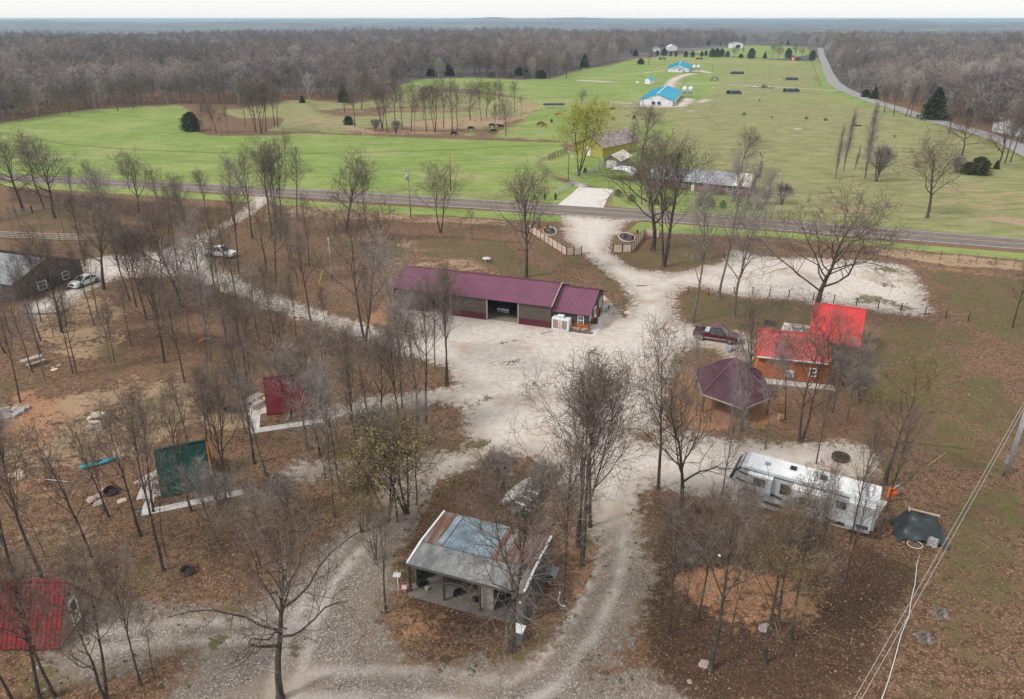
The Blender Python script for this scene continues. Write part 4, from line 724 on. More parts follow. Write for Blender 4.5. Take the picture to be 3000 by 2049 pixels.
sc = RNG.uniform(0.62, 1.22, len(FP)) * (0.9 + 0.18 * patch) * (1 + 0.35 * np.clip((dist - 400) / 2000, 0, 1)); front_low = RNG.random(len(FP)) < 0.12; sc[front_low] *= 0.7
a = me.attributes.new('tree_scale', 'FLOAT', 'POINT'); a.data.foreach_set('value', sc.astype(np.float32))
cl_ = np.sin(FP[:, 0] / 37 + 1.3 * np.sin(FP[:, 1] / 51)) + np.sin(FP[:, 1] / 29 + 1.7 * np.sin(FP[:, 0] / 67)) + RNG.normal(0, 0.7, len(FP))
kind = np.where(cl_ < -1.0, 0, np.where(cl_ < -0.2, 2, np.where(cl_ < 0.6, 1, np.where(cl_ < 1.4, 4, 3)))); rr_k = RNG.random(len(FP)); kind[rr_k < 0.03] = 5; kind[rr_k > 0.985] = 6; a = me.attributes.new('tree_kind', 'INT', 'POINT'); a.data.foreach_set('value', kind.astype(np.int32))
wood_o = bpy.data.objects.new('woodland', me); COL.objects.link(wood_o)
tag(wood_o, 'bare grey brown woodland rolling away to the horizon', 'wood', kind='stuff')
ng = bpy.data.node_groups.new('woodland', 'GeometryNodeTree'); ng.interface.new_socket('Geometry', in_out='INPUT', socket_type='NodeSocketGeometry'); ng.interface.new_socket('Geometry', in_out='OUTPUT', socket_type='NodeSocketGeometry')
gi = ng.nodes.new('NodeGroupInput'); go = ng.nodes.new('NodeGroupOutput'); iop = ng.nodes.new('GeometryNodeInstanceOnPoints'); g2i = ng.nodes.new('GeometryNodeGeometryToInstance')
for o in reversed(edge_src):
    oi = ng.nodes.new('GeometryNodeObjectInfo'); oi.transform_space = 'ORIGINAL'; oi.inputs['Object'].default_value = o; ng.links.new(oi.outputs['Geometry'], g2i.inputs[0])
ng.links.new(gi.outputs[0], iop.inputs['Points']); ng.links.new(g2i.outputs[0], iop.inputs['Instance']); iop.inputs['Pick Instance'].default_value = True
na = ng.nodes.new('GeometryNodeInputNamedAttribute'); na.data_type = 'FLOAT'; na.inputs['Name'].default_value = 'tree_scale'
nk = ng.nodes.new('GeometryNodeInputNamedAttribute'); nk.data_type = 'INT'; nk.inputs['Name'].default_value = 'tree_kind'
rv = ng.nodes.new('FunctionNodeRandomValue'); rv.data_type = 'FLOAT_VECTOR'; rv.inputs[0].default_value = (-0.05, -0.05, 0); rv.inputs[1].default_value = (0.05, 0.05, 6.283)
def sock(n, kind_): return [o for o in n.outputs if o.enabled and o.name == kind_][0]
ng.links.new(sock(na, 'Attribute'), iop.inputs['Scale']); ng.links.new(sock(nk, 'Attribute'), iop.inputs['Instance Index']); ng.links.new(sock(rv, 'Value'), iop.inputs['Rotation'])
ng.links.new(iop.outputs[0], go.inputs[0]); wood_o.modifiers.new('woodland', 'NODES').node_group = ng
# ---------------------------------------------------------------- buildings
M_MAR = mat('maroon roof sheet', (0.19, 0.068, 0.112), 0.5, 0.10, 0.5, spec=0.4); M_MARW = mat('maroon wainscot', (0.10, 0.022, 0.036), 0.6, 0.12, 0.8)
M_TAUPE = mat('taupe wall sheet', (0.105, 0.088, 0.075), 0.7, 0.10, 0.7); M_CHAR = mat('charcoal wall sheet', (0.060, 0.056, 0.052), 0.7, 0.10, 0.7); M_DARK = mat('painted dark opening', (0.05, 0.045, 0.04), 0.9)
M_TRIM = mat('beige metal trim', (0.42, 0.36, 0.31), 0.6); M_WHITE = mat('white paint', (0.74, 0.75, 0.75), 0.5, 0.06); M_BLACK = mat('black paint', (0.025, 0.025, 0.027), 0.6); M_STEEL = mat('dull galvanised steel', (0.40, 0.42, 0.43), 0.5, 0.15, 2, 0.5)
M_ORLOG = mat('orange stained log siding', (0.42, 0.125, 0.03), 0.6, 0.28, 4, stretch=(0.4, 1, 5)); M_ORW = mat('orange stained plywood', (0.44, 0.13, 0.04), 0.7, 0.2, 2); M_RED = mat('bright red roof sheet', (0.60, 0.035, 0.042), 0.42, 0.08, 0.5, spec=0.6)
M_RED2 = mat('faded red roof sheet', (0.50, 0.062, 0.062), 0.38, 0.12, 0.6, spec=0.7); M_DRED = mat('deep red roof sheet', (0.21, 0.005, 0.010), 0.45, 0.12, 0.6, spec=0.4); M_CRIM = mat('dark crimson roof sheet', (0.17, 0.018, 0.026), 0.5, 0.12, 0.6); M_GRN = mat('dark teal green roof sheet', (0.008, 0.058, 0.047), 0.5, 0.14, 0.6)
M_TAN = mat('tan board siding', (0.33, 0.235, 0.15), 0.75, 0.14, 3, stretch=(6, 6, 0.3)); M_TIN = mat('weathered pale tin', (0.27, 0.275, 0.27), 0.5, 0.35, 1.2, 0.25, stretch=(1, 0.4, 1)); M_TINB = mat('blue grey weathered tin', (0.22, 0.29, 0.335), 0.5, 0.35, 0.8, 0.2)
M_RUST = mat('rusted tin', (0.17, 0.085, 0.058), 0.85, 0.3, 1.0, stretch=(2.5, 0.35, 1), col2=(0.25, 0.22, 0.21)); M_TINW = mat('grey corrugated wall', (0.13, 0.135, 0.14), 0.6, 0.2, 1.0, 0.3); M_WOOD = mat('weathered grey timber', (0.30, 0.27, 0.235), 0.9, 0.2, 3, stretch=(1, 5, 1)); M_BROWN = mat('brown treated timber', (0.14, 0.095, 0.065), 0.9, 0.2, 3)
M_GLASS = glass('dark window glass'); M_BLUE = mat('bright blue roof sheet', (0.02, 0.34, 0.50), 0.5, 0.10, 0.4); M_WSHEET = mat('white metal wall sheet', (0.70, 0.73, 0.76), 0.6, 0.05, 0.5); M_GROOF = mat('grey metal roof sheet', (0.36, 0.38, 0.39), 0.4, 0.10, 0.5, 0.3)
M_YEL2 = mat('yellow barn boards', (0.40, 0.35, 0.085), 0.8, 0.18, 2, stretch=(4, 4, 0.3)); M_SHING = mat('grey asphalt shingles', (0.30, 0.31, 0.34), 0.9, 0.12, 0.5, fine=0.2); M_GAR = mat('taupe garage siding', (0.30, 0.25, 0.225), 0.85, 0.08); M_CREAM = mat('pale cream roofing', (0.62, 0.585, 0.50), 0.8, 0.1, 1)
M_RED3 = mat('red paint', (0.55, 0.03, 0.03), 0.5); M_BRICK = mat('brown brick', (0.22, 0.13, 0.10), 0.9, 0.2, 4)
def v2(a): return (a.x, a.y)
def window(p, x, z, w, h, y=0.0, panes=2, face='front', m=M_WHITE, name='window'):
    """framed window on a wall; face front: plane y; side: plane x (then x is the y position)"""
    fr = MB(); gl = MB(); t = 0.09
    def bx(b, a0, a1, z0, z1, d0, d1):
        if face == 'front': b.box((a0, y - d1, z0), (a1, y - d0, z1))
        else: b.box((y + d0, a0, z0), (y + d1, a1, z1))
    bx(fr, x, x + w, z, z + t, 0.003, 0.07); bx(fr, x, x + w, z + h - t, z + h, 0.003, 0.07); bx(fr, x, x + t, z + t, z + h - t, 0.003, 0.066); bx(fr, x + w - t, x + w, z + t, z + h - t, 0.003, 0.066)
    if panes >= 2: bx(fr, x + t, x + w - t, z + h / 2 - 0.035, z + h / 2 + 0.035, 0.003, 0.06)
    if panes >= 4: bx(fr, x + w / 2 - 0.02, x + w / 2 + 0.02, z + t, z + h / 2 - 0.04, 0.003, 0.055); bx(fr, x + w / 2 - 0.02, x + w / 2 + 0.02, z + h / 2 + 0.04, z + h - t, 0.003, 0.055)
    bx(gl, x + t * 0.6, x + w - t * 0.6, z + t * 0.6, z + h - t * 0.6, 0.002, 0.02)
    o = fr.build(name, m, p); gl.build('pane', M_GLASS, o); return o
def ribs_wall(b, x0, x1, y, z0, z1, pitch=0.3):
    for i in range(int((x1 - x0) / pitch) + 1): b.box((x0 + i * pitch, y - 0.02, z0), (x0 + i * pitch + 0.04, y, z1))
# --- long shop
o = G(1155, 902); fr_ = G(1613, 962); ang = math.atan2(fr_.y - o.y, fr_.x - o.x); L = (fr_ - o).length; D = 9.4; SH_O, SH_A = o, ang
wh = wall(1519, 886, o, ang)[1] + 0.12; rz_ = wall(1641, 829, o, ang, D / 2)[1]
shop = thing('long_shop', 'long taupe metal shop with a maroon roof and two open bays', 'shop building', o, ang)
d1 = (wall(1243, 914, o, ang)[0], wall(1322, 924, o, ang)[0]); d2 = (wall(1426, 938, o, ang)[0], wall(1519, 950, o, ang)[0]); dt = wh - 0.22
w = MB()
for a, b in ((0, d1[0]), (d1[1], d2[0]), (d2[1], L)): w.box((a, 0, 0), (b, 0.12, wh)); ribs_wall(w, a + 0.1, b - 0.1, 0, 0.97, wh - 0.05)
for a, b in (d1, d2): w.box((a, 0.0, dt), (b, 0.12, wh))
w.box((0, D - 0.12, 0), (L, D, wh)); w.prism([(0.12, 0), (D - 0.12, 0), (D - 0.12, wh), (D / 2, rz_ - 0.12), (0.12, wh)], 'x', 0, 0.12); w.prism([(0.12, 0), (D - 0.12, 0), (D - 0.12, wh), (D / 2, rz_ - 0.12), (0.12, wh)], 'x', L - 0.12, L)
w.build('wall', M_TAUPE, shop)
for a, b in ((0, d1[0] - 0.05), (d1[1] + 0.05, d2[0] - 0.05), (d2[1] + 0.05, L)): ws = MB(); ws.box((a, -0.03, 0), (b, -0.003, 0.96)); ws.build('wainscot', M_MARW, shop)
for a, b in (d1, d2): f = MB(); f.box((a - 0.02, -0.06, 0), (a + 0.12, 0.16, dt)); f.box((b - 0.12, -0.06, 0), (b + 0.02, 0.16, dt)); f.box((a - 0.02, -0.06, dt), (b + 0.02, 0.16, dt + 0.14)); f.build('bay_frame', M_TRIM, shop)
rf = MB(); ev = wh + 0.03; sl = (rz_ - ev) / (D / 2); ov = 0.35
rf.roof((-0.3, -ov, ev - sl * ov), (L + 0.12, -ov, ev - sl * ov), (L + 0.12, D / 2, rz_), (-0.3, D / 2, rz_), pitch=0.4, rib=0.07, rw=0.07); rf.roof((L + 0.12, D + ov, ev - sl * ov), (-0.3, D + ov, ev - sl * ov), (-0.3, D / 2, rz_), (L + 0.12, D / 2, rz_)); ro = rf.build('roof', M_MAR, shop)
cpb = MB(); cpb.slab([(-0.32, D / 2 - 0.2, rz_ + 0.0), (L + 0.14, D / 2 - 0.2, rz_ + 0.0), (L + 0.14, D / 2, rz_ + 0.07), (-0.32, D / 2, rz_ + 0.07)], 0.03); cpb.slab([(-0.32, D / 2, rz_ + 0.07), (L + 0.14, D / 2, rz_ + 0.07), (L + 0.14, D / 2 + 0.2, rz_), (-0.32, D / 2 + 0.2, rz_)], 0.03); cpb.build('ridge_cap', M_MARW, ro)
rk = MB(); rk.bar((L + 0.17, -ov, ev - sl * ov), (L + 0.17, D / 2, rz_ + 0.03), 0.1, 0.2); rk.bar((L + 0.17, D / 2, rz_ + 0.03), (L + 0.17, D + ov, ev - sl * ov), 0.1, 0.2); rk.build('rake_trim', M_TRIM, ro)
il = MB(); il.box((0.13, 0.3, 0.0), (L - 0.13, D - 0.14, 0.01)); il.build('floor', mat('dusty gravel floor', (0.30, 0.27, 0.24), 0.95, fine=0.2), shop)
for i in range(1, 6): pp = MB(); pp.box((L * i / 6 - 0.08, D / 2 - 0.08, 0.02), (L * i / 6 + 0.08, D / 2 + 0.08, rz_ - 0.3)); pp.build('post', M_BROWN, shop)
# annex (camp office)
q = G(1721, 972) - o; ax1 = q.x * math.cos(ang) + q.y * math.sin(ang); ay0 = -q.x * math.sin(ang) + q.y * math.cos(ang); ax0 = L + 0.01; AD = (G(1755, 902) - G(1721, 972)).length; ae = wall(1733, 926, o, ang, ay0 - 0.4)[1]; ar = wall(1750, 848, o, ang, ay0 + AD / 2)[1]; asl = (ar - ae) / (AD / 2 + 0.4); awh = ae + asl * 0.4
off = thing('camp_office', 'small office with maroon roof, charcoal walls and orange log base', 'office building', o, ang)
w = MB(); w.box((ax0, ay0, 0), (ax1, ay0 + 0.12, awh)); w.box((ax0, ay0 + AD - 0.12, 0), (ax1, ay0 + AD, awh)); w.prism([(ay0 + 0.12, 0), (ay0 + AD - 0.12, 0), (ay0 + AD - 0.12, awh), (ay0 + AD / 2, ar - 0.08), (ay0 + 0.12, awh)], 'x', ax1 - 0.12, ax1); w.build('wall', M_CHAR, off)
lb = MB()
for k in range(5): z0 = 0.02 + k * 0.2; lb.box((ax0 + 0.03, ay0 - 0.07 - 0.01 * (k % 2), z0), (ax1 + 0.06, ay0 - 0.003, z0 + 0.185)); lb.box((ax1 + 0.003, ay0, z0), (ax1 + 0.07 + 0.01 * (k % 2), ay0 + AD, z0 + 0.185))
lb.build('log_base', M_ORLOG, off)
rf = MB(); rf.roof((ax0 + 0.1, ay0 - 0.4, ae), (ax1 + 0.35, ay0 - 0.4, ae), (ax1 + 0.35, ay0 + AD / 2, ar), (ax0 + 0.1, ay0 + AD / 2, ar), pitch=0.4, rib=0.07, rw=0.07); rf.roof((ax1 + 0.35, ay0 + AD + 0.4, ae), (ax0 + 0.1, ay0 + AD + 0.4, ae), (ax0 + 0.1, ay0 + AD / 2, ar), (ax1 + 0.35, ay0 + AD / 2, ar)); ro = rf.build('roof', M_MAR, off)
cpb = MB(); cpb.box((ax0 + 0.1, ay0 + AD / 2 - 0.16, ar - 0.02), (ax1 + 0.37, ay0 + AD / 2 + 0.16, ar + 0.06)); cpb.build('ridge_cap', M_MARW, ro)
fa = MB(); fa.bar((ax1 + 0.4, ay0 + AD / 2, ar), (ax1 + 0.4, ay0 - 0.4, ae), 0.06, 0.16); fa.bar((ax1 + 0.4, ay0 + AD / 2, ar), (ax1 + 0.4, ay0 + AD + 0.4, ae), 0.06, 0.16); fa.build('fascia', M_MARW, ro)
a = wall(1692, 952, o, ang, ay0); b = wall(1711, 928, o, ang, ay0); window(off, a[0], a[1], b[0] - a[0], b[1] - a[1] + 0.1, ay0, 4)
for yy, wd in ((0.9, 1.0), (AD - 2.6, 1.6)): window(off, ay0 + yy, 1.05, wd, 1.2, ax1, 4, 'side')
dr = MB(); dr.box((ax1 + 0.003, ay0 + 3.4, 0.1), (ax1 + 0.11, ay0 + 4.4, 2.1)); do = dr.build('door', M_WHITE, off); dk = MB(); dk.box((ax1 + 0.112, ay0 + 3.55, 1.1), (ax1 + 0.12, ay0 + 4.25, 1.9)); dk.build('door_glass', M_GLASS, do); dh = MB(); dh.box((ax1 + 0.112, ay0 + 4.26, 1.0), (ax1 + 0.17, ay0 + 4.34, 1.06)); dh.build('handle', M_BLACK, do)
slabpx('office_slab', [(1611, 968), (1744, 988), (1787, 905), (1765, 899), (1700, 900)], 0.05, M_CONC, 'pale concrete slab wrapping round the office')
def loc_on(root_o, ang_, px, py, dz=0.0): return G(px, py, dz)
SA = ang
# ice chest
a = G(1615.5, 967); b = G(1665, 975.5); iw = (b - a).length; ice = thing('ice_chest', 'white ice merchandiser with two grey doors and red ICE lettering', 'ice chest', a + Vector((0, 0, 0.05)), math.atan2(b.y - a.y, b.x - a.x))
ih = 1.75
bd = MB(); bd.box((0, 0, 0.08), (iw, 1.1, ih)); bd.box((0.08, 0.08, 0), (iw - 0.08, 1.0, 0.08)); bd.build('cabinet', M_WHITE, ice, bevel=0.04)
for x0 in (0.22, iw / 2 + 0.24): dd = MB(); dd.box((x0, -0.05, 0.35), (x0 + iw / 2 - 0.5, -0.002, ih - 0.22)); do = dd.build('door', mat('beige grey door panel', (0.28, 0.25, 0.22), 0.5), ice); hh = MB(); hh.box((x0 + (0.02 if x0 > 1 else iw / 2 - 0.58), -0.09, 0.7), (x0 + (0.06 if x0 > 1 else iw / 2 - 0.54), -0.052, 1.1)); hh.build('handle', M_STEEL, do)
def lettering(txt, size, m, parent, loc, rot=(R(90), 0, 0), spacing=1.0, ext=0.01, name='lettering'):
    c = bpy.data.curves.new('t', 'FONT'); c.body = txt; c.size = size; c.align_x = 'CENTER'; c.extrude = ext; c.space_line = spacing; c.offset = size * 0.02
    t = bpy.data.objects.new('t', c); COL.objects.link(t); me = bpy.data.meshes.new_from_object(t.evaluated_get(bpy.context.evaluated_depsgraph_get())); bpy.data.objects.remove(t)
    me.name = name; me.materials.clear(); me.materials.append(m); o = bpy.data.objects.new(name, me); COL.objects.link(o); o.parent = parent; o.location = loc; o.rotation_euler = rot; return o
lettering('I\nC\nE', 0.52, M_RED3, ice, (iw / 2 - 0.01, -0.02, ih - 0.52), spacing=0.88)
un = MB(); un.box((iw / 2 - 0.5, 0.15, ih), (iw / 2 + 0.35, 0.8, ih + 0.36)); uo = un.build('cooling_unit', M_WHITE, ice, bevel=0.02); lettering('ICE', 0.26, mat('grey blue lettering', (0.25, 0.30, 0.45), 0.5), uo, (iw / 2 - 0.07, 0.14, ih + 0.08))
# --- red roofed log cabin
o = G(2240, 1106); e = G(2411, 1125); ang = math.atan2(e.y - o.y, e.x - o.x); u = Vector((math.cos(ang), math.sin(ang), 0)); cw = (e - o).length; o = o - u * 0.9; cw += 1.3
eh = wall(2400, 1062, o, ang, -0.45)[1]; cd = 7.0; crz = wall(2330, 974, o, ang, cd / 2)[1]; csl = (crz - eh) / (cd / 2 + 0.45); cwh = eh + csl * 0.45
cab = thing('log_cabin', 'orange log cabin under a faded red metal roof', 'cabin', o, ang)
w = MB(); w.box((0, 0, 0), (cw, 0.14, cwh)); w.box((0, cd - 0.14, 0), (cw, cd, cwh))
for x in (0, cw - 0.14): w.prism([(0.14, 0), (cd - 0.14, 0), (cd - 0.14, cwh), (cd / 2, crz - 0.1), (0.14, cwh)], 'x', x, x + 0.14)
k = 0; z = 0.05
while z < cwh - 0.2:
    w.tube([(-0.03, -0.02, z + 0.09), (cw + 0.03, -0.02, z + 0.09)], 0.105, 8); w.tube([(cw + 0.01, 0.15, z + 0.09), (cw + 0.01, cd, z + 0.09)], 0.10, 8); w.tube([(-0.01, 0.15, z + 0.09), (-0.01, cd, z + 0.09)], 0.10, 8); z += 0.2
w.build('wall', M_ORLOG, cab)
xl = wall(2217, 1037, o, ang, -0.45)[0]; xr = wall(2426, 1069, o, ang, -0.45)[0]
rf = MB(); rf.roof((xl, -0.45, eh), (xr, -0.45, eh), (xr, cd / 2, crz), (xl, cd / 2, crz), pitch=0.42, rib=0.03); rf.roof((xr, cd + 0.45, eh), (xl, cd + 0.45, eh), (xl, cd / 2, crz), (xr, cd / 2, crz), pitch=0.42); ro = rf.build('roof', M_RED2, cab)
sm = MB(); nn_ = int((xr - xl) / 0.42); [sm.bar((xl + (xr - xl) * (i + 0.5) / nn_, -0.45, eh + 0.03), (xl + (xr - xl) * (i + 0.5) / nn_, cd / 2, crz + 0.03), 0.06, 0.07) for i in range(nn_)]; sm.build('seams', mat('pale pink seam', (0.55, 0.14, 0.13), 0.5), ro)
cc_ = MB(); cc_.box((xl, cd / 2 - 0.16, crz - 0.02), (xr, cd / 2 + 0.16, crz + 0.06)); cc_.build('ridge_cap', M_RED, ro)
gt = MB(); gt.bar((xl, -0.52, eh - 0.08), (xr, -0.52, eh - 0.08), 0.13, 0.13); gt.build('gutter', M_WHITE, ro)
a = wall(2372, 1079, o, ang); window(cab, a[0], a[1] - 0.95, 0.75, 1.05, -0.12, 2)
a = wall(2298, 1098, o, ang); acx = MB(); acx.box((a[0], -0.55, a[1]), (a[0] + 0.95, -0.16, a[1] + 0.72)); ac = acx.build('air_conditioner', M_WHITE, cab, bevel=0.02); fn = MB(); fn.tube([(a[0] + 0.38, -0.56, a[1] + 0.36), (a[0] + 0.38, -0.58, a[1] + 0.36)], 0.27, 18); fn.build('fan', mat('grey grille', (0.3, 0.3, 0.3), 0.5), ac)
wr = MB(); wr.slab([(-1.2, -1.7, 0.06), (cw + 0.7, -1.5, 0.06), (cw + 0.7, -0.25, 0.06), (-1.2, -0.25, 0.06)], 0.1); ap = wr.build('cabin_apron', M_CONC2); ap.location = o; ap.rotation_euler = (0, 0, ang); tag(ap, 'pale concrete apron along the log cabin wall', kind='structure')
slabpx('patio', [(2285, 975), (2297, 945), (2420, 962), (2420, 1000), (2290, 990)], 0.05, M_CONC, 'pale concrete patio behind the log cabin')
# --- bright red carport roof
ch = 2.6; e0 = G(2445, 1006, ch); e1 = G(2520, 1018, ch); ang = math.atan2(e1.y - e0.y, e1.x - e0.x); u = Vector((math.cos(ang), math.sin(ang), 0)); n = Vector((-u.y, u.x, 0)); e0 = e1 - u * 5.9; dd = 5.2; o = Vector((e0.x, e0.y, 0))
pz = wall(2537, 907, o, ang, dd)[1]; lx = wall(2404, 888, o, ang, dd)[0]
cpt = thing('carport', 'bright red metal roofed carport behind the log cabin', 'carport', o, ang)
rf = MB(); rf.roof((0, 0, ch), (5.9, 0, ch), (5.9, dd, pz), (0, dd, pz), pitch=0.3); s2 = ch + (pz - ch) * 0.56; rf.roof((lx - 0.1, dd * 0.56, s2), (-0.01, dd * 0.56, s2), (-0.01, dd, pz), (lx - 0.1, dd, pz), pitch=0.3); rf.roof((5.9, dd * 2, ch), (lx, dd * 2, ch), (lx, dd, pz - 0.02), (5.9, dd, pz - 0.02), pitch=0.6); ro = rf.build('roof', M_RED, cpt)
cc_ = MB(); cc_.box((lx - 0.1, dd - 0.12, pz - 0.02), (5.92, dd + 0.14, pz + 0.05)); cc_.build('ridge_cap', M_RED2, ro)
for x in (0.3, 3.0, 5.6):
    for y, hh in ((0.25, ch), (dd * 2 - 0.25, ch)): ps = MB(); ps.box((x - 0.07, y - 0.07, 0), (x + 0.07, y + 0.07, hh - 0.02)); ps.build('post', M_BROWN, cpt)
# --- gazebo
gz = 2.3; ctr = (G(2044, 1115, gz) + G(2249, 1127, gz)) / 2; ctr.z = 0; gr_ = (G(2249, 1127, gz) - G(2044, 1115, gz)).length / 2 / math.cos(R(30)) * 0.99; ga = R(-90 - 5); 
gz_ap = 2.9 + gz
gaz = thing('gazebo', 'six sided gazebo with a plum coloured metal roof', 'gazebo', ctr, ga)
hexp = [Vector((1.38 * gr_ * math.cos(R(60 * i)), gr_ * math.sin(R(60 * i)), gz)) for i in range(6)]; apx = Vector((0, 0, gz_ap)); rf = MB(); hips = MB()
for i in range(6):
    A_, B_ = hexp[i], hexp[(i + 1) % 6]; nn = (B_ - A_).cross(apx - A_).normalized(); rf.slab([A_, B_, apx + (B_ - A_) * 0.002, apx], 0.05)
    for j in range(1, 16):
        f = j / 16; base = A_.lerp(B_, f); g = 1 - abs(2 * f - 1); mid = (A_ + B_) / 2; top = base + (apx - mid) * g * 0.98; rf.bar(base + nn * 0.02, top + nn * 0.02, 0.05, 0.04, up=nn)
    hips.bar(A_ + Vector((0, 0, 0.04)), apx + Vector((0, 0, 0.04)), 0.16, 0.05)
ro = rf.build('roof', mat('plum roof sheet', (0.085, 0.028, 0.048), 0.45, 0.12, 0.5, spec=0.5), gaz); hips.build('hip_cap', M_MAR, ro); fs_ = MB()
for i in range(6): fs_.bar(hexp[i] - Vector((0, 0, 0.1)), hexp[(i + 1) % 6] - Vector((0, 0, 0.1)), 0.06, 0.16); ps = MB(); q = hexp[i] * 0.92; ps.box((q.x - 0.08, q.y - 0.08, 0), (q.x + 0.08, q.y + 0.08, gz - 0.05)); ps.build('post', M_BROWN, gaz)
fs_.build('fascia', M_TRIM, ro)
# --- open metal shed
o = G(1200, 1738); e = G(1539, 1833); ang = math.atan2(e.y - o.y, e.x - o.x); L = (e - o).length; D = (G(1631, 1677) - e).length
fz = wall(1531, 1741, o, ang, -0.15)[1]; bzx = wall(1564, 1669, o, ang, 2.1)[1]; bz = wall(1632, 1560, o, ang, D)[1]; print('shed', L, D, fz, bzx, bz)
bz = min(bz, bzx - 0.1)
shd = thing('metal_shed', 'old open fronted metal shed with rusty and blue grey tin roof', 'shed', o, ang)
x0 = wall(1192, 1646, o, ang, -0.15)[0]; x1 = wall(1531, 1741, o, ang, -0.15)[0]
def rz(y): return fz + (bzx - fz) * (y + 0.15) / 2.25 if y < 2.1 else bzx + (bz - bzx) * (y - 2.1) / (D - 2.1)
r1 = MB(); r1.roof((x0, -0.15, fz), (x1 + 0.05, -0.15, fz), (x1 + 0.05, 2.1, bzx - 0.05), (x0, 2.1, bzx - 0.05), pitch=0.22, rib=0.03); r1.build('roof_sheet', M_TIN, shd)
for a, b, m_ in ((0, 0.2, M_RUST), (0.2, 0.62, M_TINB), (0.62, 1.0, M_RUST)):
    A_, B_ = x0 + (x1 - x0) * a, x0 + (x1 - x0) * b - 0.01; r2 = MB(); r2.roof((A_, 2.15, bzx), (B_, 2.15, bzx), (B_, D + 0.2, bz - 0.02), (A_, D + 0.2, bz - 0.02), pitch=0.22, rib=0.03); r2.build('roof_sheet', m_, shd)
for i, f in enumerate((0.14, 0.68, 0.80)): r2 = MB(); A_ = x0 + (x1 - x0) * f; r2.slab([(A_, 2.3, bzx + 0.05), (A_ + 0.45, 2.3, bzx + 0.05), (A_ + 0.45, D - 0.6 * i, rz(D - 0.6 * i) + 0.05), (A_, D - 0.6 * i, rz(D - 0.6 * i) + 0.05)], 0.02); r2.build('patch', (M_TINB, M_TIN, M_RUST)[i], shd)
et = MB(); et.bar((x0, -0.15, fz + 0.02), (x0, 2.1, bzx + 0.02), 0.14, 0.16); et.bar((x0, 2.1, bzx + 0.02), (x0, D + 0.2, bz), 0.14, 0.16); et.bar((x1 + 0.05, -0.15, fz + 0.02), (x1 + 0.05, 2.1, bzx + 0.02), 0.14, 0.14); et.bar((x1 + 0.05, 2.1, bzx + 0.02), (x1 + 0.05, D + 0.2, bz), 0.14, 0.14); et.build('rake_trim', M_WHITE, shd)
w = MB(); w.prism([(0.02, 0), (D, 0), (D, rz(D) - 0.08), (2.1, bzx - 0.12), (0.02, rz(0) - 0.1)], 'x', L - 0.08, L)
k = 0.1
while k < D: w.box((L, k, 0.05), (L + 0.03, k + 0.05, rz(k) - 0.12)); k += 0.25
w.box((0, D - 0.08, 0), (L - 0.09, D, bz - 0.1)); w.prism([(1.0, 0), (D - 0.09, 0), (D - 0.09, rz(D) - 0.1), (2.1, bzx - 0.12), (1.0, rz(1) - 0.1)], 'x', 0, 0.08); w.box((L - 0.75, 0.0, 0), (L - 0.1, 0.08, fz - 0.12)); w.build('wall', M_TINW, shd)
hd = MB(); hd.box((0, -0.05, fz - 0.34), (L - 0.02, 0.07, fz - 0.07)); hd.build('header', M_TINW, shd)
for x in (0.08, L * 0.31, L * 0.62): ps = MB(); ps.box((x - 0.07, -0.02, 0), (x + 0.07, 0.12, fz - 0.34)); ps.build('post', M_CHAR, shd)
fl = MB(); fl.box((0.0, -0.2, 0.02), (L - 0.12, D - 0.1, 0.18)); fl.box((0.0, -0.3, 0.0), (L * 0.66, -0.21, 0.15)); fl.build('floor', mat('dusty shed floor', (0.17, 0.15, 0.13), 0.95, 0.15, fine=0.2), shd)
pt = MB(); pt.box((L * 0.6, 0.35, 0.19), (L * 0.72, 0.42, fz - 0.4)); pt.build('partition', M_WOOD, shd)
SHED = (o, ang, L, D)
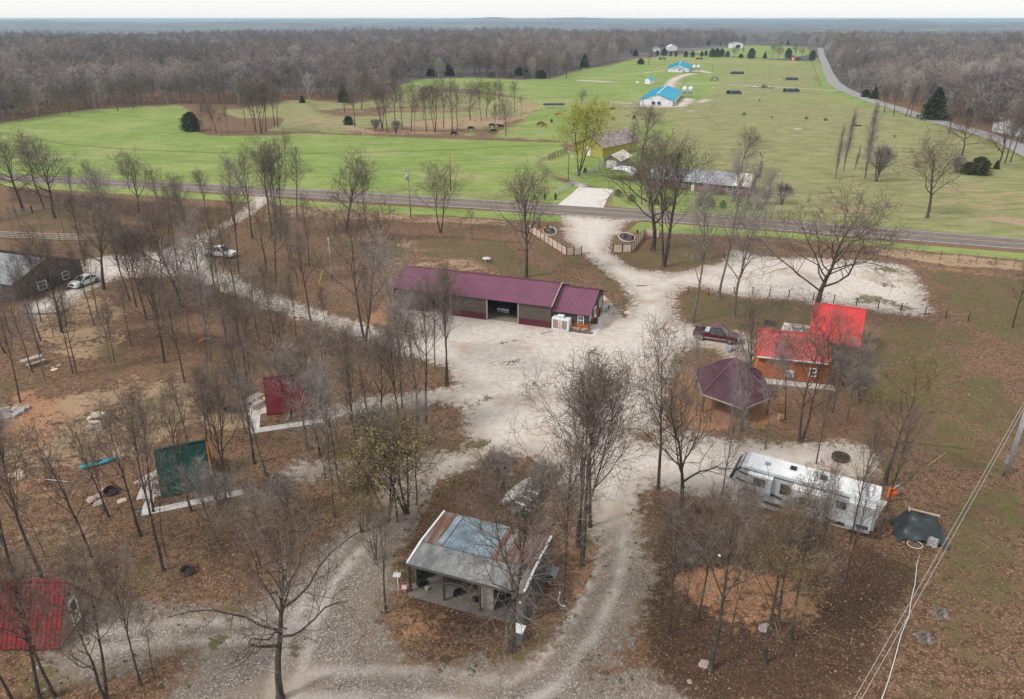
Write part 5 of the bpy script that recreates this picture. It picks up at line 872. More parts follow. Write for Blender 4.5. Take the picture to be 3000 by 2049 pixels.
# --- A-frame cabins
def aframe(name, label, pl, pr, rpx, depth, mroof, mwall, recess=0.25, door=False, trim=None, left_ext=0.0, capm=None):
    o = G(*pl); e = G(*pr); ang = math.atan2(e.y - o.y, e.x - o.x); u = Vector((math.cos(ang), math.sin(ang), 0)); o = o - u * left_ext; L = (e - o).length
    rz_ = wall(rpx[0], rpx[1], o, ang, depth / 2)[1]; t = thing(name, label, 'cabin', o, ang)
    rf = MB(); rf.roof((0, 0, 0.12), (L, 0, 0.12), (L, depth / 2, rz_), (0, depth / 2, rz_), pitch=0.3, t=0.1); rf.roof((L, depth, 0.12), (0, depth, 0.12), (0, depth / 2, rz_), (L, depth / 2, rz_), pitch=0.3, t=0.1); ro = rf.build('roof', mroof, t)
    cb = MB(); cb.box((-0.02, depth / 2 - 0.14, rz_ - 0.06), (L + 0.02, depth / 2 + 0.14, rz_ + 0.04)); cb.build('ridge_cap', capm or mroof, ro)
    w = MB()
    for x in (recess, L - recess - 0.1): w.prism([(0.14, 0.1), (depth - 0.14, 0.1), (depth / 2, rz_ - 0.22)], 'x', x, x + 0.1)
    w.box((recess + 0.1, 0.2, 0.1), (L - recess - 0.1, depth - 0.2, 0.2)); w.build('wall', mwall, t)
    X = L - recess
    ed = MB(); ed.bar((L - 0.02, 0.02, 0.1), (L - 0.02, depth / 2, rz_ - 0.05), 0.1, 0.14); ed.bar((L - 0.02, depth - 0.02, 0.1), (L - 0.02, depth / 2, rz_ - 0.05), 0.1, 0.14); ed.build('rake_trim', trim or mwall, ro)
    dr = MB(); dr.box((X + 0.004, depth / 2 - 0.45, 0.2), (X + 0.07, depth / 2 + 0.45, 2.2)); do = dr.build('door', M_WHITE if door else M_ORW, t)
    dg = MB(); dg.box((X + 0.072, depth / 2 - 0.28, 1.2), (X + 0.085, depth / 2 + 0.28, 2.0)); dg.build('door_glass', M_GLASS, do)
    if door: ve = MB(); ve.tube([(X + 0.004, depth / 2 - 0.05, rz_ - 1.1), (X + 0.05, depth / 2 - 0.05, rz_ - 1.1)], 0.13, 10); ve.build('vent', M_BLACK, t)
    sk = MB(); sk.box((0.1, 0.1, 0), (L - 0.1, depth - 0.1, 0.1)); sk.build('base', M_BROWN, t)
    return t
aframe('a_frame_cabin', 'dark teal green A-frame cabin with an orange end wall', (473,1462), (628,1428), (606,1288), 5.2, M_GRN, M_ORW)
aframe('a_frame_cabin', 'dark crimson A-frame cabin behind bare trees', (783,1219), (909,1201), (901,1090), 5.2, M_CRIM, M_ORW)
aframe('a_frame_cabin', 'bright deep red A-frame cabin with a tan end wall and white door', (0,1907), (173,1907), (178,1702), 4.75, M_DRED, M_TAN, recess=0.03, door=True, trim=M_DRED, left_ext=1.5)
# slabs and walks of the two cabins
def walks(quads, lab):
    mb = MB()
    for i, px in enumerate(quads): mb.slab([G(a, b, 0.05 + 0.003 * i) for a, b in px], 0.1)
    tag(mb.build('cabin_walk', M_CONC), lab, kind='structure')
walks([[(413,1512),(447,1489),(708,1434),(720,1447)],[(413,1512),(418,1484),(430,1460),(453,1452),(447,1490)],[(399,1464),(413,1425),(427,1397),(466,1394),(472,1452)]], 'pale concrete walk and pad beside the green cabin')
walks([[(733,1271),(760,1253),(950,1225),(962,1236)],[(733,1271),(735,1218),(763,1212),(760,1254)],[(720,1220),(724,1175),(739,1166),(777,1164),(781,1210)]], 'pale concrete walk and pad beside the dark crimson cabin')
slabpx('camper_pad', [(2138,1462),(2540,1563),(2600,1470),(2200,1360),(2170,1400)], 0.05, M_CONC2, 'stained concrete pad under the white camper')
# --- dark grey house on the left
o = G(50, 886); e = G(247, 813); ang = math.atan2(e.y - o.y, e.x - o.x); L = (e - o).length; gh = wall(247, 760, o, ang)[1] + 0.1; ga_ = wall(142, 753, o, ang)[1]; print('house', L, gh, ga_)
hs = thing('grey_house', 'dark grey house with a pale metal roof among the trees', 'house', o, ang); DD = 20
w = MB(); w.prism([(0, 0), (L, 0), (L, gh), (L / 2, ga_), (0, gh)], 'y', 0, 0.15); w.box((0, 0.15, 0), (0.15, DD, gh)); w.box((L - 0.15, 0.15, 0), (L, DD, gh)); w.prism([(0.15, 0), (L - 0.15, 0), (L - 0.15, gh), (L / 2, ga_), (0.15, gh)], 'y', DD - 0.15, DD)
for i in range(int(L / 0.3)): x = 0.1 + i * 0.3; w.box((x, -0.02, 0.05), (x + 0.04, 0, gh + (ga_ - gh) * (1 - abs(x / (L / 2) - 1)) - 0.1))
w.build('wall', mat('dark grey wall sheet', (0.085, 0.08, 0.078), 0.75, 0.12, 0.6), hs)
rf = MB(); s_ = (ga_ - gh) / (L / 2); rf.roof((-0.4, DD, gh - s_ * 0.4 + 0.05), (-0.4, -0.35, gh - s_ * 0.4 + 0.05), (L / 2, -0.35, ga_ + 0.05), (L / 2, DD, ga_ + 0.05), pitch=0.3); ro = rf.build('roof', M_GROOF, hs)
rf = MB(); rf.roof((L + 0.4, -0.35, gh - s_ * 0.4 + 0.05), (L + 0.4, DD, gh - s_ * 0.4 + 0.05), (L / 2 + 0.02, DD, ga_ + 0.05), (L / 2 + 0.02, -0.35, ga_ + 0.05), pitch=0.3); rf.build('far_roof', M_CHAR, hs)
for a, b in (((113, 853), (134, 825)), ((185, 822), (200, 797))): p0 = wall(*a, o, ang); p1 = wall(*b, o, ang); window(hs, p0[0], p0[1], max(1.0, p1[0] - p0[0]), 1.3, 0, 2)
pz_ = MB(); pz_.box((L * 0.52, -2.6, 0.1), (L * 0.95, -0.1, 0.22)); po = pz_.build('porch_deck', M_BROWN, hs); rl = MB()
for x in (L * 0.53, L * 0.73, L * 0.94): rl.box((x - 0.05, -2.6, 0.22), (x + 0.05, -2.5, 1.2))
rl.box((L * 0.53, -2.58, 1.15), (L * 0.94, -2.52, 1.22)); rl.build('railing', M_BROWN, po)
# --- poultry houses with blue roofs
def poultry(label, fl, fr, el, er, ap, apb, annex, fans, doors, z0=0.0):
    o = G(*fl); e = G(*fr); ang = math.atan2(e.y - o.y, e.x - o.x); L = (e - o).length; eh = height_to(o, el[1]) ; az = wall(ap[0], ap[1], o, ang)[1] - o.z; zz = o.z
    # length from the far apex, level ridge
    rr = ray(*apb); t = (o.z + az - H) / rr[2]; fx, fy = rr[0] * t - o.x, rr[1] * t - o.y; DD = min(max(-fx * math.sin(ang) + fy * math.cos(ang), 15), 60)
    t_ = thing('poultry_house', label, 'poultry house', o, ang, 'blue roofed poultry houses'); w = MB(); w.prism([(0, 0), (L, 0), (L, eh), (L / 2, az - 0.15), (0, eh)], 'y', 0, 0.2); w.box((0, 0.2, 0), (0.2, DD, eh)); w.box((L - 0.2, 0.2, 0), (L, DD, eh)); w.prism([(0.2, 0), (L - 0.2, 0), (L - 0.2, eh), (L / 2, az - 0.15), (0.2, eh)], 'y', DD - 0.2, DD); w.build('wall', M_WSHEET, t_)
    s_ = (az - eh) / (L / 2); rf = MB(); rf.roof((-0.6, DD + 0.3, eh - s_ * 0.6), (-0.6, -0.4, eh - s_ * 0.6), (L / 2, -0.4, az), (L / 2, DD + 0.3, az), pitch=1.0); rf.roof((L + 0.6, -0.4, eh - s_ * 0.6), (L + 0.6, DD + 0.3, eh - s_ * 0.6), (L / 2, DD + 0.3, az), (L / 2, -0.4, az), pitch=1.0); ro = rf.build('roof', M_BLUE, t_)
    cb = MB(); cb.box((L / 2 - 0.22, -0.42, az - 0.02), (L / 2 + 0.22, DD + 0.32, az + 0.1)); cb.build('ridge_cap', M_WSHEET, ro)
    tr = MB(); tr.bar((-0.6, -0.42, eh - s_ * 0.6), (L / 2, -0.42, az), 0.1, 0.3); tr.bar((L + 0.6, -0.42, eh - s_ * 0.6), (L / 2, -0.42, az), 0.1, 0.3); tr.build('rake_trim', M_BLUE, ro)
    for a, b, hgt in doors: d = MB(); d.box((L * a, -0.06, 0.05), (L * b, -0.003, hgt)); f_ = d.build('door', M_WSHEET, t_); g = MB(); g.box((L * a - 0.12, -0.09, 0.0), (L * a - 0.005, -0.002, hgt + 0.12)); g.box((L * b + 0.005, -0.09, 0.0), (L * b + 0.12, -0.002, hgt + 0.12)); g.box((L * a - 0.12, -0.09, hgt + 0.0), (L * b + 0.12, -0.061, hgt + 0.12)); g.build('door_frame', mat('blue grey trim', (0.12, 0.22, 0.28), 0.6), f_)
    for f in fans: d = MB(); d.tube([(L * f, -0.5, 1.25), (L * f, 0.0, 1.25)], 0.72, 16); fo = d.build('exhaust_fan', M_BLACK, t_); hb_ = MB(); hb_.tube([(L * f, -0.56, 1.25), (L * f, -0.505, 1.25)], 0.16, 10); hb_.build('fan_hub', M_STEEL, fo)
    for x in (-1.5, L): d = MB(); d.box((x + 0.01, 0.8, 0.5), (x + 1.49, 2.4, 2.0)); d.build('vent_box', M_STEEL, t_)
    if annex:
        a0, a1 = annex; w = MB(); hh = 2.5; w.prism([(L * a0, 0), (L * a1, 0), (L * a1, hh), (L * (a0 + a1) / 2, hh + 1.3), (L * a0, hh)], 'y', -3.0, -0.01); ax = w.build('annex', M_WSHEET, t_); r = MB(); mx = L * (a0 + a1) / 2; r.roof((L * a0 - 0.4, 0, hh - 0.1), (L * a0 - 0.4, -3.4, hh - 0.1), (mx, -3.4, hh + 1.5), (mx, 0, hh + 1.5), pitch=1); r.roof((L * a1 + 0.4, -3.4, hh - 0.1), (L * a1 + 0.4, 0, hh - 0.1), (mx, 0, hh + 1.5), (mx, -3.4, hh + 1.5), pitch=1); r.build('annex_roof', M_BLUE, ax); g = MB(); g.box((mx + 0.6, -3.06, 1.4), (mx + 2.0, -3.0, 2.5)); g.build('window', M_GLASS, ax)
    return t_, o, ang, L
poultry('nearer white poultry house with bright blue roof and two exhaust fans', (1875,308.7), (1970,311.4), (1871,291), (1977,294), (1925,275.6), (1945,250), None, (0.41, 0.58), ((0.1, 0.36, 3.0), (0.64, 0.9, 3.0)))
poultry('farther white poultry house with bright blue roof and a small annex', (1956,211.5), (2018.8,213), (1954,200), (2022.9,201.5), (1988,189.5), (1996.7,178.8), (0.26, 0.70), (), ((0.75, 0.97, 3.2),))
def silo(px, py, ty, label):
    b = G(px, py); h = height_to(b, ty); r = h * 0.24; t = thing('feed_silo', label, 'silo', b, 0, 'feed silos'); tk = MB(); tk.lathe([(0.05, h), (r * 0.35, h * 0.97), (r, h * 0.84), (r, h * 0.50), (r * 0.25, h * 0.24), (0.02, h * 0.22)], n=16); tk.build('tank', mat('galvanised silo', (0.62, 0.64, 0.65), 0.45, 0.1, 1, 0.3), t)
    for i in range(4): lg = MB(); a = R(45 + 90 * i); lg.bar((r * math.cos(a), r * math.sin(a), 0), (r * math.cos(a), r * math.sin(a), h * 0.6), 0.16); lg.build('leg', M_STEEL, t)
silo(2004.6, 284, 251.7, 'left feed silo of the pair beside the nearer poultry house'); silo(2021.7, 284, 251.7, 'right feed silo of the pair beside the nearer poultry house'); silo(2032.7, 212, 189.7, 'left feed silo of the pair beside the farther poultry house'); silo(2044.5, 212, 189.7, 'right feed silo of the pair beside the farther poultry house')
def gablebox(name, label, cat, fl, fr, eave, apex, D_, mw, mr, door=None, pitch=0.6, ov=0.3, group=None, along='y', dm=None):
    """small building whose gable wall faces the view"""
    o = G(*fl); e = G(*fr); ang = math.atan2(e.y - o.y, e.x - o.x); L = (e - o).length; eh = eave; t = thing(name, label, cat, o, ang, group)
    if along == 'y':
        w = MB(); w.prism([(0, 0), (L, 0), (L, eh), (L / 2, apex - 0.1), (0, eh)], 'y', 0, 0.12); w.box((0, 0.12, 0), (0.12, D_, eh)); w.box((L - 0.12, 0.12, 0), (L, D_, eh)); w.prism([(0.12, 0), (L - 0.12, 0), (L - 0.12, eh), (L / 2, apex - 0.1), (0.12, eh)], 'y', D_ - 0.12, D_)
        s_ = (apex - eh) / (L / 2); rf = MB(); rf.roof((-ov, D_ + ov, eh - s_ * ov), (-ov, -ov, eh - s_ * ov), (L / 2, -ov, apex), (L / 2, D_ + ov, apex), pitch=pitch); rf.roof((L + ov, -ov, eh - s_ * ov), (L + ov, D_ + ov, eh - s_ * ov), (L / 2, D_ + ov, apex), (L / 2, -ov, apex), pitch=pitch)
    else:
        w = MB(); w.box((0, 0, 0), (L, 0.12, eh)); w.box((0, D_ - 0.12, 0), (L, D_, eh))
        for x in (0, L - 0.12): w.prism([(0.12, 0), (D_ - 0.12, 0), (D_ - 0.12, eh), (D_ / 2, apex - 0.1), (0.12, eh)], 'x', x, x + 0.12)
        s_ = (apex - eh) / (D_ / 2); rf = MB(); rf.roof((-ov, -ov, eh - s_ * ov), (L + ov, -ov, eh - s_ * ov), (L + ov, D_ / 2, apex), (-ov, D_ / 2, apex), pitch=pitch); rf.roof((L + ov, D_ + ov, eh - s_ * ov), (-ov, D_ + ov, eh - s_ * ov), (-ov, D_ / 2, apex), (L + ov, D_ / 2, apex), pitch=pitch)
    w.build('wall', mw, t); rf.build('roof', mr, t)
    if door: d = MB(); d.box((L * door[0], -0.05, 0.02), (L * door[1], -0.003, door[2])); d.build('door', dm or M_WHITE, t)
    return t, L
gablebox('garage', 'small taupe garage with a cream roof and white overhead door', 'garage', (1768,491), (1813,495), 2.5, 3.7, 9, M_GAR, M_CREAM, (0.2, 0.82, 2.1), 2, 0.7)
M_BROOF = mat('patched rusty barn roof', (0.34, 0.32, 0.33), 0.8, 0.2, 1.5, col2=(0.20, 0.09, 0.07))
_, BL = gablebox('yellow_barn', 'yellow boarded barn with a patched rusty roof', 'barn', (1686,452), (1765,463), 3.4, 6.2, 19, M_YEL2, M_BROOF, (0.42, 0.55, 2.8), 0.6, 0.8)
rt, RL = gablebox('ranch_house', 'long low ranch house with a grey roof behind garden shrubs', 'house', (1898,547), (2187,577), 2.5, 4.4, 10, M_BRICK, M_SHING, (0.45, 0.48, 2.1), 3, 0.6, along='x')
for f in (0.1, 0.25, 0.36, 0.6, 0.8): window(rt, RL * f, 0.9, 1.5, 1.2, 0, 2)
rp = MB(); rp.slab([(RL - 3.6, -0.62, 2.42), (RL + 0.6, -0.62, 2.42), (RL + 0.6, 5, 4.45), (RL - 3.6, 5, 4.45)], 0.03); rp.build('roof_patch', M_CREAM, rt)
gablebox('pump_shed', 'tiny white shed with a blue roof beside the farm track', 'shed', (1889,246), (1903,247.5), 3.0, 4.0, 4, M_WSHEET, M_BLUE, (0.2, 0.6, 2.3), 1)
gablebox('farm_barn', 'pale open fronted barn on the far farm', 'barn', (2144,142), (2176,142), 5.5, 8, 20, M_WSHEET, M_TIN, (0.35, 0.75, 4.5), 2, dm=M_DARK)  # dark panel on the wall paints the shade of the open front
gablebox('far_house', 'white house beyond the pine row near the horizon', 'house', (1958,149), (1984,149), 4.5, 7, 12, M_WSHEET, M_WSHEET, None, 2)
gablebox('far_house', 'small white house left of the far farmyard', 'house', (1920,152), (1934,152), 3.5, 5.5, 10, M_WSHEET, M_TIN, None, 2)
gablebox('storage_shed', 'brown storage shed with a green roof by the county road', 'shed', (2316,177), (2330,178), 3.6, 5.2, 8, mat('red brown boards', (0.28, 0.10, 0.04), 0.8), mat('green grey roof', (0.16, 0.28, 0.26), 0.6), (0.4, 0.6, 2.6), 1.5)
gablebox('roadside_house', 'pale grey house half hidden by trees on the far right', 'house', (2905,385), (2990,402), 3.0, 5.2, 9, M_WSHEET, M_GROOF, None, 1.2)
gablebox('far_long_barn', 'long white barn roof in the far left clearing', 'barn', (26,254), (60,246), 2.5, 4, 12, M_WSHEET, M_WSHEET, None, 2)
# open tarp canopy by the garage
b = G(1823, 525); cn = thing('canopy', 'white tarp canopy on thin legs on the lawn', 'canopy', b, R(-25)); tp = MB(); NN = 12; vs = [(x, y, 2.3 + 0.75 * math.cos((x / 3.2) * 1.35) - 0.15 * abs(y) / 3 - 0.7 * (abs(x) > 3)) for y in (-3, -1, 1, 3) for x in np.linspace(-3.2, 3.2, NN)]
tp.add(vs, [(j * NN + i, j * NN + i + 1, (j + 1) * NN + i + 1, (j + 1) * NN + i) for j in range(3) for i in range(NN - 1)], True); tp.build('tarp', mat('white tarp', (0.72, 0.75, 0.78), 0.5, 0.1), cn)
for x, y in ((-3, -2.8), (3, -2.8), (-3, 2.8), (3, 2.8)): lg = MB(); lg.tube([(x, y, 0), (x, y, 2.3)], 0.04, 6); lg.build('leg', M_STEEL, cn)
# ---------------------------------------------------------------- vehicles
M_TYRE = mat('tyre rubber', (0.03, 0.03, 0.03), 0.9); M_RIM = mat('alloy rim', (0.45, 0.45, 0.46), 0.35, 0.05, 2, 0.7); M_CHROME = mat('chrome', (0.6, 0.6, 0.62), 0.2, 0.05, 2, 0.9); M_LAMP = mat('lamp lens', (0.75, 0.75, 0.7), 0.15, spec=0.8); M_TAIL = mat('red tail lamp', (0.35, 0.01, 0.01), 0.2)
def wheels(p, xs, hw, r=0.39, yc=0.0):
    for x in xs:
        for s in (-1, 1):
            t = MB(); y0 = yc + s * hw; prof = [(r * 0.58, -0.12), (r * 0.95, -0.13), (r, -0.08), (r, 0.08), (r * 0.95, 0.13), (r * 0.58, 0.12)]; n = 18
            t.add([(x + q * math.cos(2 * math.pi * k / n), y0 + w_, r + q * math.sin(2 * math.pi * k / n)) for q, w_ in prof for k in range(n)], [(i * n + k, i * n + (k + 1) % n, (i + 1) * n + (k + 1) % n, (i + 1) * n + k) for i in range(5) for k in range(n)], True)
            o = t.build('wheel', M_TYRE, p); m = MB(); m.tube([(x, y0 - s * 0.05, r), (x, y0 + s * 0.09, r)], r * 0.57, 14)
            for k in range(5): a = k * 1.2566; m.bar((x, y0 + s * 0.1, r), (x + r * 0.5 * math.cos(a), y0 + s * 0.1, r + r * 0.5 * math.sin(a)), 0.07, 0.03, up=(0, 1, 0))
            m.build('rim', M_RIM, o)
def loft(b, secs, smooth=False):
    """sections along x: (x, [(y,z)...]) closed loops of equal length"""
    n = len(secs[0][1]); vs = [(x, y, z) for x, s in secs for y, z in s]; fs = [(i * n + k, i * n + (k + 1) % n, (i + 1) * n + (k + 1) % n, (i + 1) * n + k) for i in range(len(secs) - 1) for k in range(n)]
    fs += [tuple(range(n - 1, -1, -1)), tuple((len(secs) - 1) * n + k for k in range(n))]; b.add(vs, fs, smooth)
def vehicle(name, label, cat, loc, rz, paint, kind='pickup', lower=None, bed=None, lights=True):
    """forward is +x"""
    v = thing(name, label, cat, loc, rz); pk = kind == 'pickup'; HL = 2.85 if pk else 2.35; hw = 0.98 if pk else 0.92; zb = 1.18 if pk else 1.0; zt = 1.9 if pk else (1.72 if kind == 'suv' else 1.45); zl = 0.42 if pk else 0.3
    bd = MB(); c0 = -0.85 if pk else (-HL + 0.1 if kind == 'suv' else -1.7)
    def sec(x, w, z0, z1): return (x, [(-w * 0.96, z0), (-w, z0 + 0.12), (-w, z1 - 0.12), (-w * 0.93, z1), (w * 0.93, z1), (w, z1 - 0.12), (w, z0 + 0.12), (w * 0.96, z0)])
    x_b = -0.85 if pk else -HL
    ss = [sec(x_b + 0.01, hw, zl, zb)] if pk else [sec(-HL, hw * 0.86, zl + 0.15, zb - 0.1), sec(-HL + 0.15, hw * 0.97, zl, zb)]
    ss += [sec(0.0, hw, zl, zb), sec(1.15, hw, zl, zb), sec(1.7, hw, zl, zb - 0.03), sec(HL - 0.35, hw * 0.97, zl, zb - 0.13), sec(HL - 0.05, hw * 0.88, zl + 0.08, zb - 0.28), sec(HL, hw * 0.8, zl + 0.15, zb - 0.42)]
    loft(bd, ss)
    if pk:
        for s in (-1, 1): bd.box((-HL, min(s * hw, s * (hw - 0.13)), 0.5), (-0.86, max(s * hw, s * (hw - 0.13)), 1.2))
        bd.box((-HL, -hw + 0.14, 0.55), (-HL + 0.09, hw - 0.14, 1.18)); bd.box((-HL + 0.1, -hw + 0.14, 0.6), (-0.86, hw - 0.14, 0.72))
    body = bd.build('body', paint, v, bevel=0.03)
    if pk: ln = MB(); ln.box((-HL + 0.1, -hw + 0.15, 0.722), (-0.87, hw - 0.15, 0.75)); ln.box((-0.92, -hw + 0.15, 0.76), (-0.87, hw - 0.15, 1.19)); [ln.box((-HL + 0.1, s * (hw - 0.165) - 0.014, 0.76), (-0.93, s * (hw - 0.165) + 0.014, 1.215)) for s in (-1, 1)]; ln.build('bed_liner', M_BLACK, v)
    # cabin: pillars and roof of paint, glass between
    if pk: prof = [(-0.85, zb), (-0.72, zt), (0.55, zt), (1.35, zb)]
    elif kind == 'suv': prof = [(-HL + 0.12, zb), (-HL + 0.45, zt), (0.35, zt), (1.2, zb)]
    else: prof = [(-1.75, zb), (-0.95, zt), (0.25, zt), (1.2, zb)]
    wb, wt = hw * 0.93, hw * 0.76
    def cpt(i, f): (x, z) = prof[i]; return x, z
    P4 = [(prof[0][0], wb, zb), (prof[1][0], wt, zt), (prof[2][0], wt, zt), (prof[3][0], wb, zb)]
    gl = MB(); gl.add([(x, s * y, z) for s in (-1, 1) for x, y, z in P4], [(0, 1, 2, 3), (7, 6, 5, 4), (0, 4, 5, 1), (1, 5, 6, 2), (2, 6, 7, 3), (3, 7, 4, 0)]); gl.build('windows', M_GLASS, v)
    rfm = MB(); e = 0.02; rfm.slab([(P4[1][0] - e, -wt - e, zt + 0.045), (P4[2][0] + e, -wt - e, zt + 0.045), (P4[2][0] + e, wt + e, zt + 0.045), (P4[1][0] - e, wt + e, zt + 0.045)], 0.06)
    for s in (-1, 1):
        for a, b in ((P4[0], P4[1]), (P4[3], P4[2])): rfm.bar((a[0], s * (a[1] + 0.01), a[2]), (b[0], s * (b[1] + 0.01), b[2]), 0.09, 0.07)
        for f in ((0.42,) if kind != 'suv' else (0.3, 0.62)): xa = P4[0][0] + (P4[3][0] - P4[0][0]) * f; xb = P4[1][0] + (P4[2][0] - P4[1][0]) * f; rfm.bar((xa, s * (wb + 0.01), zb), (xb, s * (wt + 0.01), zt), 0.1, 0.03)
    rfm.build('roof', paint, v)
    wheels(v, (-HL * 0.62, HL * 0.63), hw - 0.07, 0.41 if pk else 0.35)
    if lower: lt = MB(); [lt.box((-HL + 0.3, s * (hw + 0.004) - 0.012, zl + 0.02), (HL - 0.5, s * (hw + 0.004) + 0.012, zl + 0.2)) for s in (-1, 1)]; lt.build('sill_trim', lower, v)
    for s in (-1, 1):
        h = MB(); h.box((HL - 0.10, s * hw * 0.70 - 0.17, zb - 0.46), (HL + 0.03, s * hw * 0.70 + 0.17, zb - 0.24)); h.build('headlight', M_LAMP, v); h = MB(); h.box((-HL - 0.03, s * hw * 0.88 - 0.08, zb - 0.45), (-HL + 0.02, s * hw * 0.88 + 0.08, zb - 0.08)); h.build('tail_light', M_TAIL, v)
        h = MB(); h.box((1.0, s * (hw + 0.12) - 0.1, zb - 0.02), (1.12, s * (hw + 0.12) + 0.1, zb + 0.16)); h.build('mirror', M_BLACK, v)
    g = MB(); g.box((HL - 0.02, -hw * 0.48, zb - 0.5), (HL + 0.03, hw * 0.48, zb - 0.2)); g.build('grille', M_BLACK if kind != 'pickup' else M_CHROME, v); g = MB(); g.box((HL - 0.12, -hw * 0.9, zl + 0.0), (HL + 0.1, hw * 0.9, zl + 0.2)); g.build('bumper', M_CHROME if pk else paint, v); g = MB(); g.box((-HL - 0.14, -hw * 0.9, zl + 0.03), (-HL + 0.02, hw * 0.9, zl + 0.2)); g.build('bumper', M_CHROME if pk else paint, v)
    return v
def between(a, b): return (G(*a) + G(*b)) / 2
def head(a, b): d = G(*b) - G(*a); return math.atan2(d.y, d.x)
P_MAR = mat('dark maroon car paint', (0.075, 0.008, 0.018), 0.25, 0.05, 1, spec=0.6); P_WHT = mat('white car paint', (0.74, 0.75, 0.76), 0.25, 0.03, 1, spec=0.6); P_SIL = mat('dark silver car paint', (0.11, 0.12, 0.12), 0.25, 0.05, 1, spec=0.6); P_GLD = mat('gold sill trim', (0.32, 0.24, 0.17), 0.4)
mp = vehicle('pickup_truck', 'dark maroon pickup truck parked on the gravel before the log cabin', 'pickup truck', G(2098, 996), head((2037, 993), (2160, 1012)), P_MAR, lower=P_GLD)
tb = MB(); tb.cbox((-1.2, 0, 1.16), (0.55, 1.74, 0.34)); tb.build('toolbox', M_CHROME, mp)
vehicle('pickup_truck', 'white pickup truck parked by the gravel lane among trees', 'pickup truck', G(648, 752), head((600, 747), (696, 758)), P_WHT)
vehicle('parked_car', 'white car parked at the porch corner of the grey house', 'car', G(251, 834), head((288, 815), (212, 843)), P_WHT, 'sedan')
tc = Vector(wall(1473, 926, SH_O, SH_A)) ; v_ = SH_O + Vector((math.cos(SH_A) * tc[0] - math.sin(SH_A) * 3.4, math.sin(SH_A) * tc[0] + math.cos(SH_A) * 3.4, 0)); v_ = G(1473, 924); v_ = v_ + Vector((-math.sin(SH_A) * 2.9, math.cos(SH_A) * 2.9, 0))
vehicle('pickup_truck', 'dark silver pickup truck nose out in the open bay of the shop', 'pickup truck', v_, SH_A - R(90), P_SIL)
vehicle('parked_car', 'white farm car beside the track across the far pasture', 'car', G(2218, 257), R(175), P_WHT, 'suv')
# small tractor with trailer beside it
b = G(2240, 258); tr = thing('yellow_tractor', 'small yellow tractor standing by the track in the far pasture', 'tractor', b, R(5)); q = MB(); q.box((-0.4, -0.45, 0.8), (1.7, 0.45, 1.5)); q.box((-1.3, -0.6, 0.9), (-0.4, 0.6, 1.2)); q.build('body', mat('yellow machine paint', (0.5, 0.34, 0.04), 0.5), tr, bevel=0.05); q = MB(); q.box((-1.2, -0.6, 2.3), (0.2, 0.6, 2.4)); [q.box((x - 0.04, y - 0.04, 1.2), (x + 0.04, y + 0.04, 2.3)) for x in (-1.1, 0.1) for y in (-0.55, 0.55)]; q.build('canopy', M_BLACK, tr); wheels(tr, (-0.8,), 0.85, 0.75); wheels(tr, (1.3,), 0.7, 0.4)
b = G(2258, 259); tr = thing('flat_trailer', 'empty flat trailer beside the yellow tractor', 'trailer', b, R(3)); q = MB(); q.box((-2.5, -1, 0.55), (2.5, 1, 0.7)); q.bar((2.5, 0, 0.6), (4, 0, 0.5), 0.1); q.build('deck', M_STEEL, tr); wheels(tr, (-0.4, 0.5), 1.1, 0.35)
# --- fifth wheel camper
rn = G(2562, 1543, 0.7); f_ = G(2176, 1364, 3.5); e_ = G(2579, 1471, 3.5); ang = math.atan2(e_.y - f_.y, e_.x - f_.x); u = Vector((math.cos(ang), math.sin(ang), 0)); CL = (e_ - f_).length + 1.0; ro_ = Vector((e_.x, e_.y, 0)); o = ro_ - u * CL; CZ = 3.5; CW = 2.5; CAM = (o, ang)
cm = thing('camper_trailer', 'long white fifth wheel camper with black swooshes parked under trees', 'camper', o, ang)
M_RV = mat('white camper skin', (0.50, 0.54, 0.565), 0.4, 0.05, 0.6, spec=0.5); M_RVR = mat('white rubber roof', (0.74, 0.75, 0.76), 0.8, 0.08, 0.8); M_RVG = mat('charcoal camper graphic', (0.05, 0.055, 0.065), 0.5); M_RVGR = mat('grey camper graphic', (0.28, 0.30, 0.32), 0.5)
sh = [(0.0, 2.0), (0.25, 2.75), (0.75, 3.3), (1.3, CZ - 0.02), (CL, CZ - 0.12), (CL, 0.62), (3.1, 0.62), (2.85, 1.45), (0.55, 1.5)]
q = MB(); q.prism([(x, z) for x, z in sh], 'y', 0, CW); bo = q.build('body', M_RV, cm, bevel=0.06)
q = MB(); q.slab([(1.25, 0.06, CZ + 0.03), (CL - 0.05, 0.06, CZ - 0.07), (CL - 0.05, CW - 0.06, CZ - 0.07), (1.25, CW - 0.06, CZ + 0.03)], 0.04); rr_ = q.build('roof', M_RVR, cm)
def onx(px, py, yl=0.0): return wall(px, py, o, ang, yl)
S = [] # slide outs: (x0,x1,z0,z1,depth)
a = onx(2197, 1372)[0]; b = onx(2266, 1400)[0]; S.append((max(a, 1.0), b, 1.5, 3.15, 0.55)); a = onx(2322, 1420, -0.8)[0]; b = onx(2424, 1450, -0.8)[0]; S.append((a, b, 0.75, 3.05, 0.85)); a = onx(2489, 1470, -0.6)[0]; S.append((a, CL - 0.25, 0.75, 3.1, 0.65))
